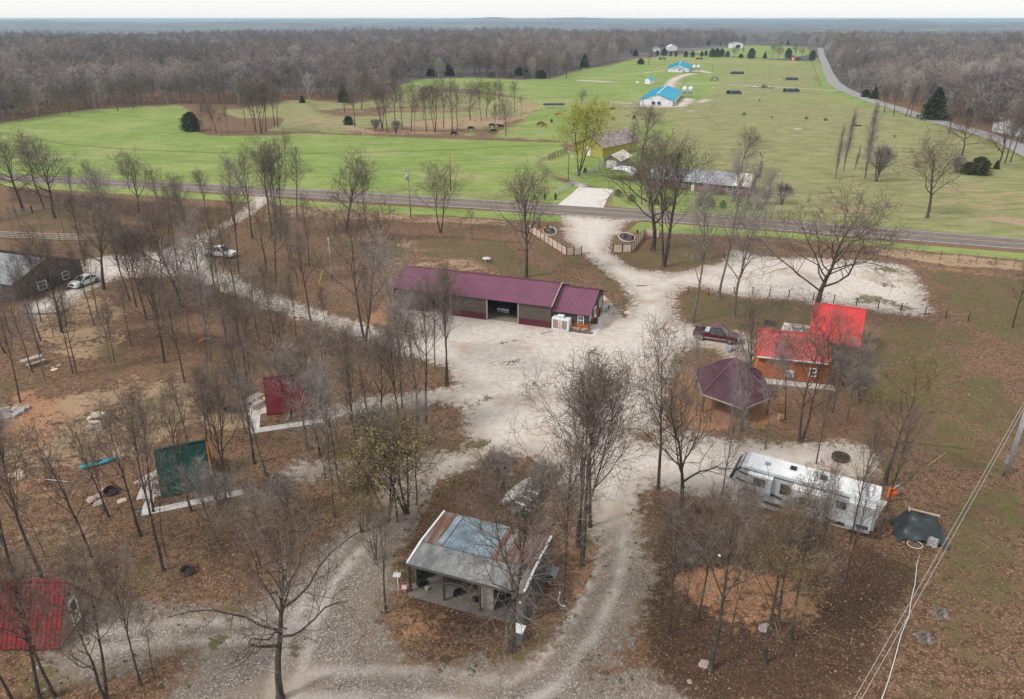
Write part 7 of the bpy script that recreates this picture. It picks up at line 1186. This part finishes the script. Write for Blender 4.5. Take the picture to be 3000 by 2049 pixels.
for i, (x, y, r, lb, m_) in enumerate([(300,1247,.9,'largest stone of the heap below the stone table',M_RK),(268,1255,.6,'grey stone left in the heap below the stone table',M_RKG),(290,1262,.4,'small stone at the bottom of the stone table heap',M_RK),(305,1268,.35,'lowest stone of the heap below the stone table',M_RK),(255,1263,.3,'leftmost small stone of the stone table heap',M_RKG),(53,1390,.6,'pale flat stone left of the kayak',M_RKY),(62,1402,.5,'pink stone just below the pale flat stone',M_RK),(128,1342,.55,'tan stone up the slope left of the kayak',M_RK),(35,1395,.5,'tan stone at the far left of the kayak slope',M_RK),
  (270,1466,.55,'orange stone nearest the camp edge by the green cabin ring',M_RK),(290,1455,.4,'orange stone between the ring and the trees',M_RK),(300,1437,.35,'orange stone touching the left fire ring',M_RK),(312,1432,.3,'small orange stone behind the left fire ring',M_RK),(292,1476,.5,'grey pink flat stone below the left fire ring',M_RKG),(357,1470,.45,'flat pale stone right of the left fire ring',M_RKY),
  (2063,1949,.42,'round pinkish boulder at the bottom of the dark wood',M_RK),(2240,1842,.5,'blocky pale stone in the middle of the dark wood',M_RKG),(2020,1999,.2,'small grey stone near the bottom gravel corner',M_RKG),(2107,1628,.16,'white stone in the orange clay patch',M_WHITE),(154,1078,.25,'stone',M_RKG),(160,1085,.45,'flat stones round a cold campfire under the trees',M_RKY),(175,1072,.35,'stone at the back of the cold campfire',M_RK)]): rock(lb if lb != 'stone' else 'small grey stone at the left of the cold campfire', x, y, r, m_, 0.45)
for i, (x, y, lb) in enumerate([(2755,1798,'grey weathered stump nearer the white pipe'),(2707,1868,'wider grey weathered stump lower down')]):
    q = MB(); n = 14; rs = random.Random(i); pr = [(0.62, 0), (0.42, 0.16), (0.36, 0.45), (0.32, 0.5), (0.02, 0.40)]; q.add([(r_ * math.cos(2 * math.pi * k / n) * (1 + 0.25 * math.sin(5 * 2 * math.pi * k / n + i)), r_ * math.sin(2 * math.pi * k / n) * (1 + 0.25 * math.sin(5 * 2 * math.pi * k / n + i)), 0.62 * z * (1 + 0.3 * math.sin(k * 2.1))) for r_, z in pr for k in range(n)], [(a * n + k, a * n + (k + 1) % n, (a + 1) * n + (k + 1) % n, (a + 1) * n + k) for a in range(4) for k in range(n)]); thing1('tree_stump', lb, 'stump', G(x, y), q, M_BARKG)
q = MB(); q.lathe([(0.62, 0), (0.5, 0.12), (0.48, 0.2), (0.02, 0.22)], n=14); thing1('cut_stump', 'low freshly cut stump on the weedy verge beside the office', 'stump', G(1840, 917), q, mat('fresh cut wood', (0.60, 0.48, 0.38), 0.8))
t = thing('concrete_table', 'low round white concrete table in the leaves behind the shop', 'table', G(1426, 766)); q = MB(); q.lathe([(0.02, 0.6), (0.75, 0.58), (0.75, 0.48), (0.1, 0.46)], n=16); q.build('top', M_CONC, t)
for k in range(3): q = MB(); a = k * 2.1; q.cbox((0.4 * math.cos(a), 0.4 * math.sin(a), 0.23), (0.18, 0.18, 0.46), a); q.build('leg', M_CONC, t)
# peeled log
a = G(1758, 860, 0.25); b = G(1779, 884, 0.25); q = MB(); q.tube([a, b], [0.24, 0.3], 12); tag(q.build('peeled_log', mat('peeled pale log', (0.58, 0.43, 0.30), 0.7, 0.12, 2)), 'pale peeled log lying behind the office gable', 'log')
q = MB(); q.tube([G(2490, 369, 0.2), G(2505, 367, 0.3), G(2524, 369, 0.2)], [0.25, 0.3, 0.2], 8); q.tube([G(2500, 368, 0.2), G(2508, 364, 0.6)], 0.1, 6); tag(q.build('fallen_log', mat('dark red rotten log', (0.10, 0.03, 0.02), 0.9)), 'dark red fallen log lying in the upper right pasture', 'log')
for (a, b, lb) in (((1140,966),(1170,978),'pale plank lying left beside the shop yard edge'),((1165,972),(1202,980),'pale plank continuing towards the shop yard')): q = MB(); q.tube([G(*a, 0.06), G(*b, 0.06)], 0.07, 6); tag(q.build('plank', mat('pale plank', (0.55, 0.5, 0.45), 0.8)), lb, 'plank')
# firewood, barrels, bin, table at the office
u = Vector((math.cos(SA), math.sin(SA), 0)); nn = Vector((-u.y, u.x, 0))
t = thing('firewood_pile', 'stack of split firewood against the office log base', 'firewood pile', G(1668, 972, 0.05), SA); rs = random.Random(5); k = 0
M_FW = mat('split firewood', (0.26, 0.19, 0.15), 0.9, 0.35, 5); q = MB()
for i in range(70): x = rs.uniform(0.1, 3.0); zm = 0.75 * (1 - x / 3.6); q.bar((x, rs.uniform(-0.05, 0.1), rs.uniform(0.05, zm)), (x + rs.uniform(-.15, .15), rs.uniform(0.5, 0.65), rs.uniform(0.05, zm)), rs.uniform(.08, .15), rs.uniform(.08, .14))
q.build('logs', M_FW, t); q = MB(); [q.cbox((rs.uniform(0.2, 2.6), 0.15, rs.uniform(0.45, 0.8) * 0.9), (0.2, 0.25, 0.2), rs.uniform(0, 3), rs.uniform(0, 1)) for i in range(12)]; q.build('split_blocks', mat('pale split wood', (0.46, 0.32, 0.26), 0.9, 0.2), t)
def barrel(lb, px, py, m, r=0.36, h=0.6, name='barrel_planter', cat='planter'):
    t = thing(name, lb, cat, G(px, py, 0.05)); q = MB(); q.lathe([(r * 0.86, 0), (r, h * 0.5), (r * 0.9, h), (r * 0.8, h), (r * 0.78, h * 0.8), (0.01, h * 0.78)], n=18); q.build('body', m, t); q = MB(); [q.lathe([(r * s_ + 0.012, z), (r * s_ + 0.012, z + 0.05)], n=18) for z, s_ in ((h * 0.15, .93), (h * .8, .95))]; q.build('hoop', M_IRON, t)
M_BRL = mat('dark barrel oak', (0.09, 0.06, 0.045), 0.8, 0.2, 4, stretch=(4, 4, 0.4)); barrel('dark half barrel planter by the office door', 1743, 947, M_BRL, 0.42, 0.7); barrel('half barrel planter of dead plants beyond the office door', 1750, 926, M_BRL, 0.45, 0.6); barrel('galvanised bin at the office corner', 1728, 965, M_STEEL, 0.3, 0.75, 'metal_bin', 'bin')
zone('in the half barrel by the office', 'dead plants in the barrels', [('bush', 1750, 924, 1.0, 1.0)])
t = thing('garden_table', 'teal topped garden table on the office slab', 'table', G(1766, 912, 0.05), SA); q = MB(); q.box((-0.75, -0.5, 0.72), (0.75, 0.5, 0.76)); q.build('table_top', mat('teal glass top', (0.22, 0.36, 0.36), 0.2), t)
for x in (-0.68, 0.68):
    for y in (-0.43, 0.43): q = MB(); q.box((x - 0.025, y - 0.025, 0), (x + 0.025, y + 0.025, 0.72)); q.build('leg', M_BLACK, t)
def chair(lb, px, py, rz):
    t = thing('garden_chair', lb, 'chair', G(px, py, 0.05), rz); q = MB(); q.box((-0.25, -0.25, 0.42), (0.25, 0.25, 0.46)); q.build('seat', M_BLACK, t); q = MB(); q.box((-0.25, 0.22, 0.47), (0.25, 0.26, 0.95)); q.build('backrest', M_BLACK, t)
    for x in (-0.23, 0.23):
        for y in (-0.23, 0.23): q = MB(); q.tube([(x, y, 0), (x, y, 0.42)], 0.02, 5); q.build('leg', M_BLACK, t)
chair('black garden chair left of the teal table', 1756, 921, SA + 2.5); chair('black garden chair right of the teal table', 1779, 911, SA - 1.2)
q = MB(); q.box((-0.04, -0.3, 0.0), (0.04, 0.3, 1.15)); thing1('door_board', 'leaning black board at the office corner', 'sign board', G(1733, 957, 0.05), q, M_BLACK, SA + 0.3)
q = MB(); q.cbox((0, 0, 0.05), (2.0, 0.1, 0.05), 0.5); thing1('blue_strip', 'blue strip lying on the gravel before the ice chest', 'strip', G(1601, 975), q, mat('faded blue plastic', (0.18, 0.25, 0.42), 0.6))
# things around the open shed
o, ang, L, D = SHED; u = Vector((math.cos(ang), math.sin(ang), 0)); n = Vector((-u.y, u.x, 0))
def atshed(x, y, z=0.18): return o + u * x + n * y + Vector((0, 0, z))
q = MB(); q.box((-0.35, -0.35, 0), (0.35, 0.35, 0.75)); q2 = thing('white_cooler_box', 'white lidded appliance box behind the trunk at the shed corner', 'appliance', G(1520, 1868), ang); b_ = q.build('box', mat('dark grey appliance side', (0.10, 0.12, 0.14), 0.5), q2, bevel=0.03); q = MB(); q.box((-0.38, -0.38, 0.752), (0.38, 0.38, 0.82)); q.build('lid', M_WHITE, q2)
for i, (x, y, s_, lb, m_) in enumerate([(0.55, 1.0, 0.45, 'dark heap of gear in the left bay of the shed', M_BLACK), (1.1, 0.6, 0.25, 'grey bundle beside the dark gear heap', M_RKG), (3.4, 0.9, 0.4, 'dark machine in the middle bay of the shed', M_BLACK), (3.7, 1.9, 0.4, 'dark box at the back of the middle bay', M_BROWN), (5.0, 0.9, 0.35, 'dark bag by the shed partition', M_BLACK)]):
    q = MB(); rs = random.Random(i + 9); [q.cbox((rs.uniform(-.3, .3) * s_ * 2, rs.uniform(-.3, .3) * s_, s_ * rs.uniform(0.35, 0.6)), (s_ * rs.uniform(.6, 1.1), s_ * rs.uniform(.5, .9), s_ * rs.uniform(0.7, 1.1)), rs.uniform(0, 3), rs.uniform(-.3, .3)) for _ in range(5)]; thing1('stored_gear', lb, 'stored gear', atshed(x, y), q, m_, bevel=0.03)
t = thing('tool_stand', 'white post with a small board at the left end of the shed', 'stand', G(1168, 1752), ang); q = MB(); q.tube([(0, 0, 0), (0.05, 0, 2.1)], 0.025, 6); q.build('post', M_WHITE, t); q = MB(); q.cbox((0.0, 0, 2.1), (0.55, 0.35, 0.04), 0.2, 0.5); q.build('board', M_STEEL, t)
q = MB(); q.cbox((0, 0, 0.45), (0.35, 0.3, 0.03), 0.5, 0.7); q.cbox((0, 0.05, 0.2), (0.05, 0.05, 0.42)); thing1('small_sign', 'small tilted pink and white sign by the shed post', 'sign', G(1185, 1735), q, mat('pinkish sign', (0.6, 0.42, 0.48), 0.6), ang)
q = MB(); q.tube([(0, -0.05, 0), (0, -0.12, 0)], 0.09, 10); ls = thing1('flood_lamp', 'cream flood lamp on the right front corner of the shed', 'lamp', atshed(L - 0.35, -0.02, 2.05), q, mat('cream lamp', (0.7, 0.66, 0.5), 0.4), ang)
q = MB(); q.cbox((0, 0, 0.25), (1.1, 0.6, 0.05), 0.4, 0.15); q.cbox((0.1, 0.1, 0.12), (0.9, 0.5, 0.2), 0.4); thing1('metal_scrap', 'blue grey sheet metal leaning beside the shed wall', 'scrap metal', G(1622, 1682), q, M_TINB, ang + 1.2)
# boats on the ground behind the shed
def boat(name, label, a, b, w, h, mh, mi, flip=False, cat='boat', dz=0.0, deck=None, cock=None):
    A_, B_ = G(*a), G(*b); d = B_ - A_; Lb = d.length; t = thing(name, label, cat, A_ + Vector((0, 0, dz)), math.atan2(d.y, d.x)); n = 15; m = 9; q = MB(); vs = []
    for i in range(n):
        f = i / (n - 1); ww = w / 2 * math.sin(math.pi * min(max(f, 0.02), 0.98)) ** 0.55; sh_ = h * (1 + 0.35 * (2 * f - 1) ** 4)
        for j in range(m): a_ = math.pi * (j / (m - 1)); y = -ww * math.cos(a_); z = sh_ * (1 - math.sin(a_) ** 0.7 * (0.95 if 0.04 < f < 0.96 else 0.3)); vs.append((f * Lb, y, (sh_ - z) if flip else z))
    q.add(vs, [(i * m + j, i * m + j + 1, (i + 1) * m + j + 1, (i + 1) * m + j) for i in range(n - 1) for j in range(m - 1)], True); hl = q.build('hull', mh, t)
    sd = hl.modifiers.new('solid', 'SOLIDIFY'); sd.thickness = 0.03
    if deck:
        q = MB(); vs = []
        for i in range(n):
            f = i / (n - 1); ww = w / 2 * math.sin(math.pi * min(max(f, 0.02), 0.98)) ** 0.55; zz = h * (1 + 0.35 * (2 * f - 1) ** 4)
            for j, yy in enumerate((-1, -0.4, 0.4, 1)): vs.append((f * Lb, yy * ww, zz + (0.05 if abs(yy) < 1 else 0.0)))
        q.add(vs, [(i * 4 + j, i * 4 + j + 1, i * 4 + 5 + j, i * 4 + 4 + j) for i in range(n - 1) for j in range(3)], True); q.build('deck', deck, t)
        for f in (cock or ()): q = MB(); q.add([(Lb * f + 0.42 * math.cos(a_), 0.2 * math.sin(a_), h + 0.075) for a_ in np.linspace(0, 6.283, 16, endpoint=False)], [tuple(range(16))]); q.build('cockpit', M_BLACK, t)
    elif not flip:
        for f in (0.3, 0.5, 0.72): q = MB(); q.box((Lb * f - 0.13, -w * 0.46, h * 0.75), (Lb * f + 0.13, w * 0.46, h * 0.80)); q.build('seat', mi, t)
    return t
M_BW = mat('scuffed white hull', (0.60, 0.60, 0.58), 0.5, 0.15, 2); M_BG = mat('dark green hull', (0.02, 0.10, 0.085), 0.5, 0.2, 2); M_BGR = mat('grey green boat', (0.22, 0.23, 0.21), 0.6, 0.2, 2); M_TEAL = mat('turquoise plastic', (0.02, 0.42, 0.52), 0.35, 0.1, 2, spec=0.6); M_BLUES = mat('blue boat seat', (0.02, 0.25, 0.40), 0.5)
boat('upturned_boat', 'upturned scuffed white boat farthest from the shed', (1472, 1490), (1556, 1418), 1.3, 0.45, M_BW, M_BGR, flip=True, dz=0.35); boat('open_boat', 'grey and white open boat in the middle of the three', (1497, 1520), (1586, 1438), 1.35, 0.5, M_BGR, M_BW, dz=0.25); boat('canoe', 'dark green canoe nearest the trees behind the shed', (1530, 1530), (1588, 1462), 0.8, 0.38, M_BG, M_WOOD, dz=0.2)
boat('kayak', 'turquoise kayak lying on the orange slope at the left', (235, 1377), (343, 1346), 0.75, 0.28, M_TEAL, M_BLACK, cat='kayak', deck=M_TEAL, cock=(0.48,)); boat('small_kayak', 'teal paddle float by the green cabin walk', (403, 1501), (417, 1497), 0.16, 0.06, M_TEAL, M_TEAL, cat='float')
q = MB(); q.cbox((0, 0, 0.12), (0.7, 0.35, 0.22), 0.4); q.cbox((0.2, 0.1, 0.3), (0.3, 0.3, 0.2), 0.2); thing1('red_toy_car', 'small red plastic toy under the left trees', 'toy', G(591, 1002), q, mat('faded red plastic', (0.45, 0.08, 0.06), 0.5), 0.3, bevel=0.05); q = MB(); q.tube([(-0.4, 0, 0.08), (0.4, 0.15, 0.08)], 0.07, 8); thing1('teal_float', 'small teal float beside the red plastic toy', 'toy', G(609, 994), q, M_TEAL)
q = MB(); rs = random.Random(3); [q.cbox((rs.uniform(-2, 2), rs.uniform(-1, 1), 0.05 + 0.05 * i), (rs.uniform(1.5, 3), 0.3, 0.05), rs.uniform(-0.4, 0.6)) for i in range(7)]; thing1('lumber_heap', 'loose grey and white boards lying before the grey house', 'boards', G(120, 915), q, M_WOODP)
q = MB(); [q.cbox((rs.uniform(-2.0, 2.0), rs.uniform(-1, 1), 0.1), (rs.uniform(.3, 1.3), rs.uniform(.3, .8), rs.uniform(.15, .35)), rs.uniform(0, 3), rs.uniform(-.2, .2)) for i in range(45)]; thing1('rubble_heap', 'pale rubble heap at the left edge above the orange clay', 'rubble', G(12, 1212), q, M_RKG)
# ---------------------------------------------------------------- cattle
def cow_mesh(m, graze):
    me = bpy.data.meshes.new('body'); J = []; Rr = []; Ed = []
    def j(p, r, par=None):
        J.append(p); Rr.append(r); k = len(J) - 1
        if par is not None: Ed.append((par, k))
        return k
    hip = j((-0.75, 0, 1.12), 0.33); mid = j((0.0, 0, 1.05), 0.40, hip); sh_ = j((0.65, 0, 1.12), 0.33, mid)
    nk = j((1.05, 0, 1.05 if graze else 1.35), 0.19, sh_); hd = j((1.35, 0, 0.55 if graze else 1.5), 0.14, nk); mz = j((1.5, 0, 0.25 if graze else 1.33), 0.09, hd); j((1.33, 0.17, 0.62 if graze else 1.55), 0.03, hd); j((1.33, -0.17, 0.62 if graze else 1.55), 0.03, hd)
    for s in (-1, 1):
        a = j((0.62, s * 0.19, 0.72), 0.12, sh_); b = j((0.62, s * 0.19, 0.38), 0.07, a); j((0.64, s * 0.19, 0.03), 0.065, b); a = j((-0.72, s * 0.2, 0.78), 0.15, hip); b = j((-0.86, s * 0.2, 0.46), 0.075, a); c = j((-0.80, s * 0.2, 0.2), 0.06, b); j((-0.78, s * 0.2, 0.03), 0.06, c)
    tl = j((-1.08, 0, 1.2), 0.05, hip); j((-1.15, 0, 0.6), 0.03, tl)
    me.from_pydata(J, Ed, []); o = bpy.data.objects.new('cow', me); COL.objects.link(o); sk = o.modifiers.new('skin', 'SKIN'); sv = me.skin_vertices[0].data
    for i, r in enumerate(Rr): sv[i].radius = (r * 0.8 if i < 3 else r, r)
    sv[mid].use_root = True; sb = o.modifiers.new('sub', 'SUBSURF'); sb.levels = 1; sb.render_levels = 1
    dg = bpy.context.evaluated_depsgraph_get(); m2 = bpy.data.meshes.new_from_object(o.evaluated_get(dg)); bpy.data.objects.remove(o); m2.materials.clear(); m2.materials.append(m); m2.polygons.foreach_set('use_smooth', np.ones(len(m2.polygons), bool)); return m2
CM = {}
for k, c in (('black', (0.018, 0.016, 0.016)), ('red', (0.30, 0.09, 0.03)), ('tan', (0.45, 0.30, 0.19))):
    m_ = mat(k + ' cow hide', c, 0.8, 0.15, 3); CM[k] = (cow_mesh(m_, True), cow_mesh(m_, False))
for x, y, k, rz, g, lb in [(1593,374,'red',0.1 + 3.14,0,'red brown cow walking beside the dry patch'),(1584,370,'black',3.5,1,'black cow right behind the red brown cow'),(1616,361,'black',1.4,1,'black cow seen end on left of the willow'),(1637,342,'red',2.9,1,'red brown cow at the willow crown edge'),(1441,375,'black',0.4,1,'black cow at the left of three near the lone small trees'),(1467,378,'black',3.0,0,'black cow between the two small pasture trees'),(1446,392,'black',3.2,1,'black cow grazing at the foot of the small pasture tree'),(1379,384,'black',0.2,1,'black cow at the edge of the field grove'),(1330,399,'black',0.5,1,'leftmost black cow below the field grove'),
   (1797,354,'red',1.9,1,'red brown cow grazing right of the willow'),(1837,345,'tan',0.2,0,'pale tan cow behind the bare oak crown'),(1857,351,'black',1.0,1,'black cow right of the pale tan cow')]:
    o = bpy.data.objects.new('cow', CM[k][g ^ 1 if False else (0 if g else 1)]); COL.objects.link(o); o.location = G(x, y); o.rotation_euler = (0, 0, rz); o.scale = (1.15,) * 3; tag(o, lb, 'cow', 'cattle in the pasture')
# hoop shelters and feeder
M_HOOP = mat('black shelter cover', (0.03, 0.035, 0.04), 0.6, 0.3, 2)
def hoop(px, py, Lh, rz, lb, open_=False):
    t = thing('hoop_shelter', lb, 'shelter', G(px, py), rz, 'hoop shelters in the pasture'); q = MB(); n = 9; q.add([(x, 2.4 * math.cos(math.pi * i / (n - 1)), 0.25 + 1.9 * math.sin(math.pi * i / (n - 1)) * (0.9 + 0.1 * math.sin(x * 3))) for x in np.linspace(-Lh / 2, Lh / 2, 7) for i in range(n)], [(a * n + i, a * n + i + 1, (a + 1) * n + i + 1, (a + 1) * n + i) for a in range(6) for i in range(n - 1)], True); o = q.build('cover', M_HOOP, t); s = o.modifiers.new('s', 'SOLIDIFY'); s.thickness = 0.05
    q = MB(); [q.box((-Lh / 2 - 0.1, s_ * 2.45 - 0.06, 0), (Lh / 2 + 0.1, s_ * 2.45 + 0.06, 0.3)) for s_ in (-1, 1)]; [q.tube([(x, 2.46 * math.cos(math.pi * i / 10), 0.25 + 1.98 * math.sin(math.pi * i / 10)) for i in range(11)], 0.05, 5) for x in (-Lh / 2, Lh / 2)]; q.build('frame', M_STEEL, t)
for a in [(2159,218,9,0.0,'black hoop shelter nearest the far pasture pole on its left'),(2093,236,5,1.2,'open ended hoop shelter above the farm track'),(2318.6,236,8,-0.3,'black hoop shelter near the county road, upper one'),(2150,276,7,0.25,'black hoop shelter below the track near the silos'),(2317.7,270,8,0.05,'black hoop shelter below the track near the county road'),(1940,175,6,1.0,'small hoop shelter at the far edge left of the pines'),(2049,175,6,0.9,'small hoop shelter above the farther poultry house')]: hoop(*a)
t = thing('hay_feeder', 'long black roofed feeder with pale legs in the brown pasture', 'feeder', G(1622, 316), 0.02); q = MB(); q.slab([(-5, -1.5, 1.2), (5, -1.5, 1.2), (5, 0, 2.0), (-5, 0, 2.0)], 0.08); q.slab([(-5, 0, 2.0), (5, 0, 2.0), (5, 1.5, 1.2), (-5, 1.5, 1.2)], 0.08); q.build('roof', M_HOOP, t)
for i in range(9): q = MB(); x = -4.8 + i * 1.2; q.bar((x, -1.4, 0), (x, -1.4, 1.15), 0.15); q.build('leg', M_WHITE, t)
for x, y, s, lb, m_ in [(1868,245,1.4,'white round tank left of the pump shed',M_WHITE),(1553,325,.5,'small white tub in the brown pasture',M_WHITE),(1663,298,.4,'tiny white tub left of the round tree',M_WHITE),(2090,259,.5,'small white tub beside the farm track bend',M_WHITE),(2286,234,.7,'small white tub near the far pasture hoop shelter',M_WHITE),(1803,244,.8,'pinkish white tub in the far left pasture',mat('pinkish tub',(0.6,0.35,0.3),0.6)),(1793,320,1.0,'black water trough below the nearer poultry house',M_BLACK),(2023,326,1.2,'pale sheet lying below the silo yard',M_WSHEET),(2337,379,1.0,'pale sheet lying in the right pasture',M_WSHEET)]:
    q = MB(); q.lathe([(s * 0.6, 0), (s * 0.75, s * 0.2), (s * 0.7, s * 0.75), (s * 0.3, s * 0.9), (0.01, s * 0.92)], n=14) if m_ is not M_BLACK and 'sheet' not in lb else q.cbox((0, 0, 0.3 if 'trough' in lb else 0.06), (2.6 * s, 1.0 * s, 0.6 if 'trough' in lb else 0.08), 0.1); thing1('water_tub' if 'tub' in lb else ('tank' if 'tank' in lb else ('water_trough' if 'trough' in lb else 'metal_sheet')), lb, 'tub' if 'tub' in lb else ('tank' if 'tank' in lb else ('trough' if 'trough' in lb else 'sheet')), G(x, y), q, m_)
# debris by the maroon pickup, mailbox, twiggy litter
q = MB(); rs = random.Random(8); [q.cbox((rs.uniform(-.8, .8), rs.uniform(-.5, .5), 0.2), (rs.uniform(.3, .8), rs.uniform(.3, .6), rs.uniform(.2, .5)), rs.uniform(0, 3), rs.uniform(-.3, .3)) for i in range(8)]; thing1('bags', 'grey bags and boxes on the ground in front of the maroon pickup', 'bags', G(2150, 1028), q, M_RVGR, bevel=0.04)
q = MB(); q.tube([(0, 0, 0), (0, 0, 1.0)], 0.08, 6); q.cbox((0, 0, 1.2), (0.3, 0.5, 0.4)); thing1('red_marker_post', 'dark post with a red cap in the grass by the highway', 'post', G(1596, 565), q, M_RED3)
rs = random.Random(17)
for i, (x, y, rx, ry) in enumerate([(1500,1063,40,8),(1880,838,20,2),(1740,1032,30,10),(1560,1130,60,20)]):
    q = MB()
    c = G(x, y)
    for k in range(26): p = G(x + rs.gauss(0, rx * .5), y + rs.gauss(0, ry * .5), 0.03) - c; a = rs.uniform(0, 3.14); l = rs.uniform(.15, .6); q.bar(p, p + Vector((l * math.cos(a), l * math.sin(a), 0.02)), 0.03)
    thing1('twig_litter', ('scattered twigs in the middle of the yard', 'line of twigs on the gravel by the lot', 'scattered twigs near the office slab corner', 'scattered twigs in the lower yard')[i], 'twigs', c, q, M_BARK)['kind'] = 'stuff'

# ---------------------------------------------------------------- weeds and small stones nobody could count
def scatter(n, x0, x1, y0, y1, f):
    X = RNG.uniform(x0, x1, n); Y = RNG.uniform(y0, y1, n); S_ = gravel_sd(X, Y); lim = (np.abs(X) < 36 + Y * 0.8) & f(X, Y, S_); return X[lim], Y[lim]
SPOT_P = [(topoly(px)) for s_, so_, px in SPOTS]
def weedy(X, Y, S_):
    m = (S_ > -1.6) & (S_ < 1.2) & (RNG.random(len(X)) < np.clip(0.75 - np.abs(S_) * 0.4, 0.05, 1)) & (np.sin(X * 0.9 + 2 * np.sin(Y * 0.5)) * np.cos(Y * 0.7) > -0.1)
    for po in SPOT_P: m |= (sdist(X, Y, po) < 0) & (RNG.random(len(X)) < 0.35)
    return m & ((S_ < 2))
X, Y = scatter(60000, -95, 95, 30, 130, weedy); Z = np.zeros(len(X)) + 0.04
v = quads_at(np.stack([X, Y, Z], -1), 0.10, np.random.default_rng(5), 3, 0.09, 1.0); v[:, 2] = np.abs(v[:, 2]); me = np_mesh('weeds', v, np.arange(len(v)).reshape(-1, 4), leafmat('low weeds', (0.05, 0.065, 0.02), (0.13, 0.14, 0.05))); o = bpy.data.objects.new('weeds', me); COL.objects.link(o); tag(o, 'low green weeds fringing the gravel', 'weeds', kind='stuff')
X, Y = scatter(26000, -95, 95, 28, 95, lambda X, Y, S_: (S_ > 0.5) & (np.sin(X * 0.31 + 1.5 * np.sin(Y * 0.23)) * np.cos(Y * 0.27 + X * 0.1) > (0.1 - 0.25 * (X < -15)))); Z = np.zeros(len(X)) + 0.04
v = quads_at(np.stack([X, Y, Z], -1), 0.085, np.random.default_rng(6), 1, 0.02, 1.0); v[:, 2] = np.abs(v[:, 2]); me = np_mesh('curled_leaves', v, np.arange(len(v)).reshape(-1, 4), mat('curled dry leaves', (0.36, 0.23, 0.15), 0.8, 0.5, 0.6)); o = bpy.data.objects.new('fallen_leaves', me); COL.objects.link(o); tag(o, 'curled dry leaves and pale chips lying on the ground', 'leaves', kind='stuff')
# ---------------------------------------------------------------- air
hb = MB(); hb.box((-30000, -60, -170), (30000, 34000, 39.6)); M_H = bpy.data.materials.new('haze'); M_H.use_nodes = True
ht = M_H.node_tree; ht.nodes.remove(ht.nodes['Principled BSDF']); pv = ht.nodes.new('ShaderNodeVolumePrincipled'); pv.inputs['Color'].default_value = (0.62, 0.84, 1.0, 1); pv.inputs['Density'].default_value = 0.00013
pv.inputs['Anisotropy'].default_value = 0.2
ht.links.new(pv.outputs[0], ht.nodes['Material Output'].inputs['Volume'])
haze = hb.build('haze', M_H); tag(haze, 'thin pale blue haze over the distant woods', 'haze', kind='stuff')
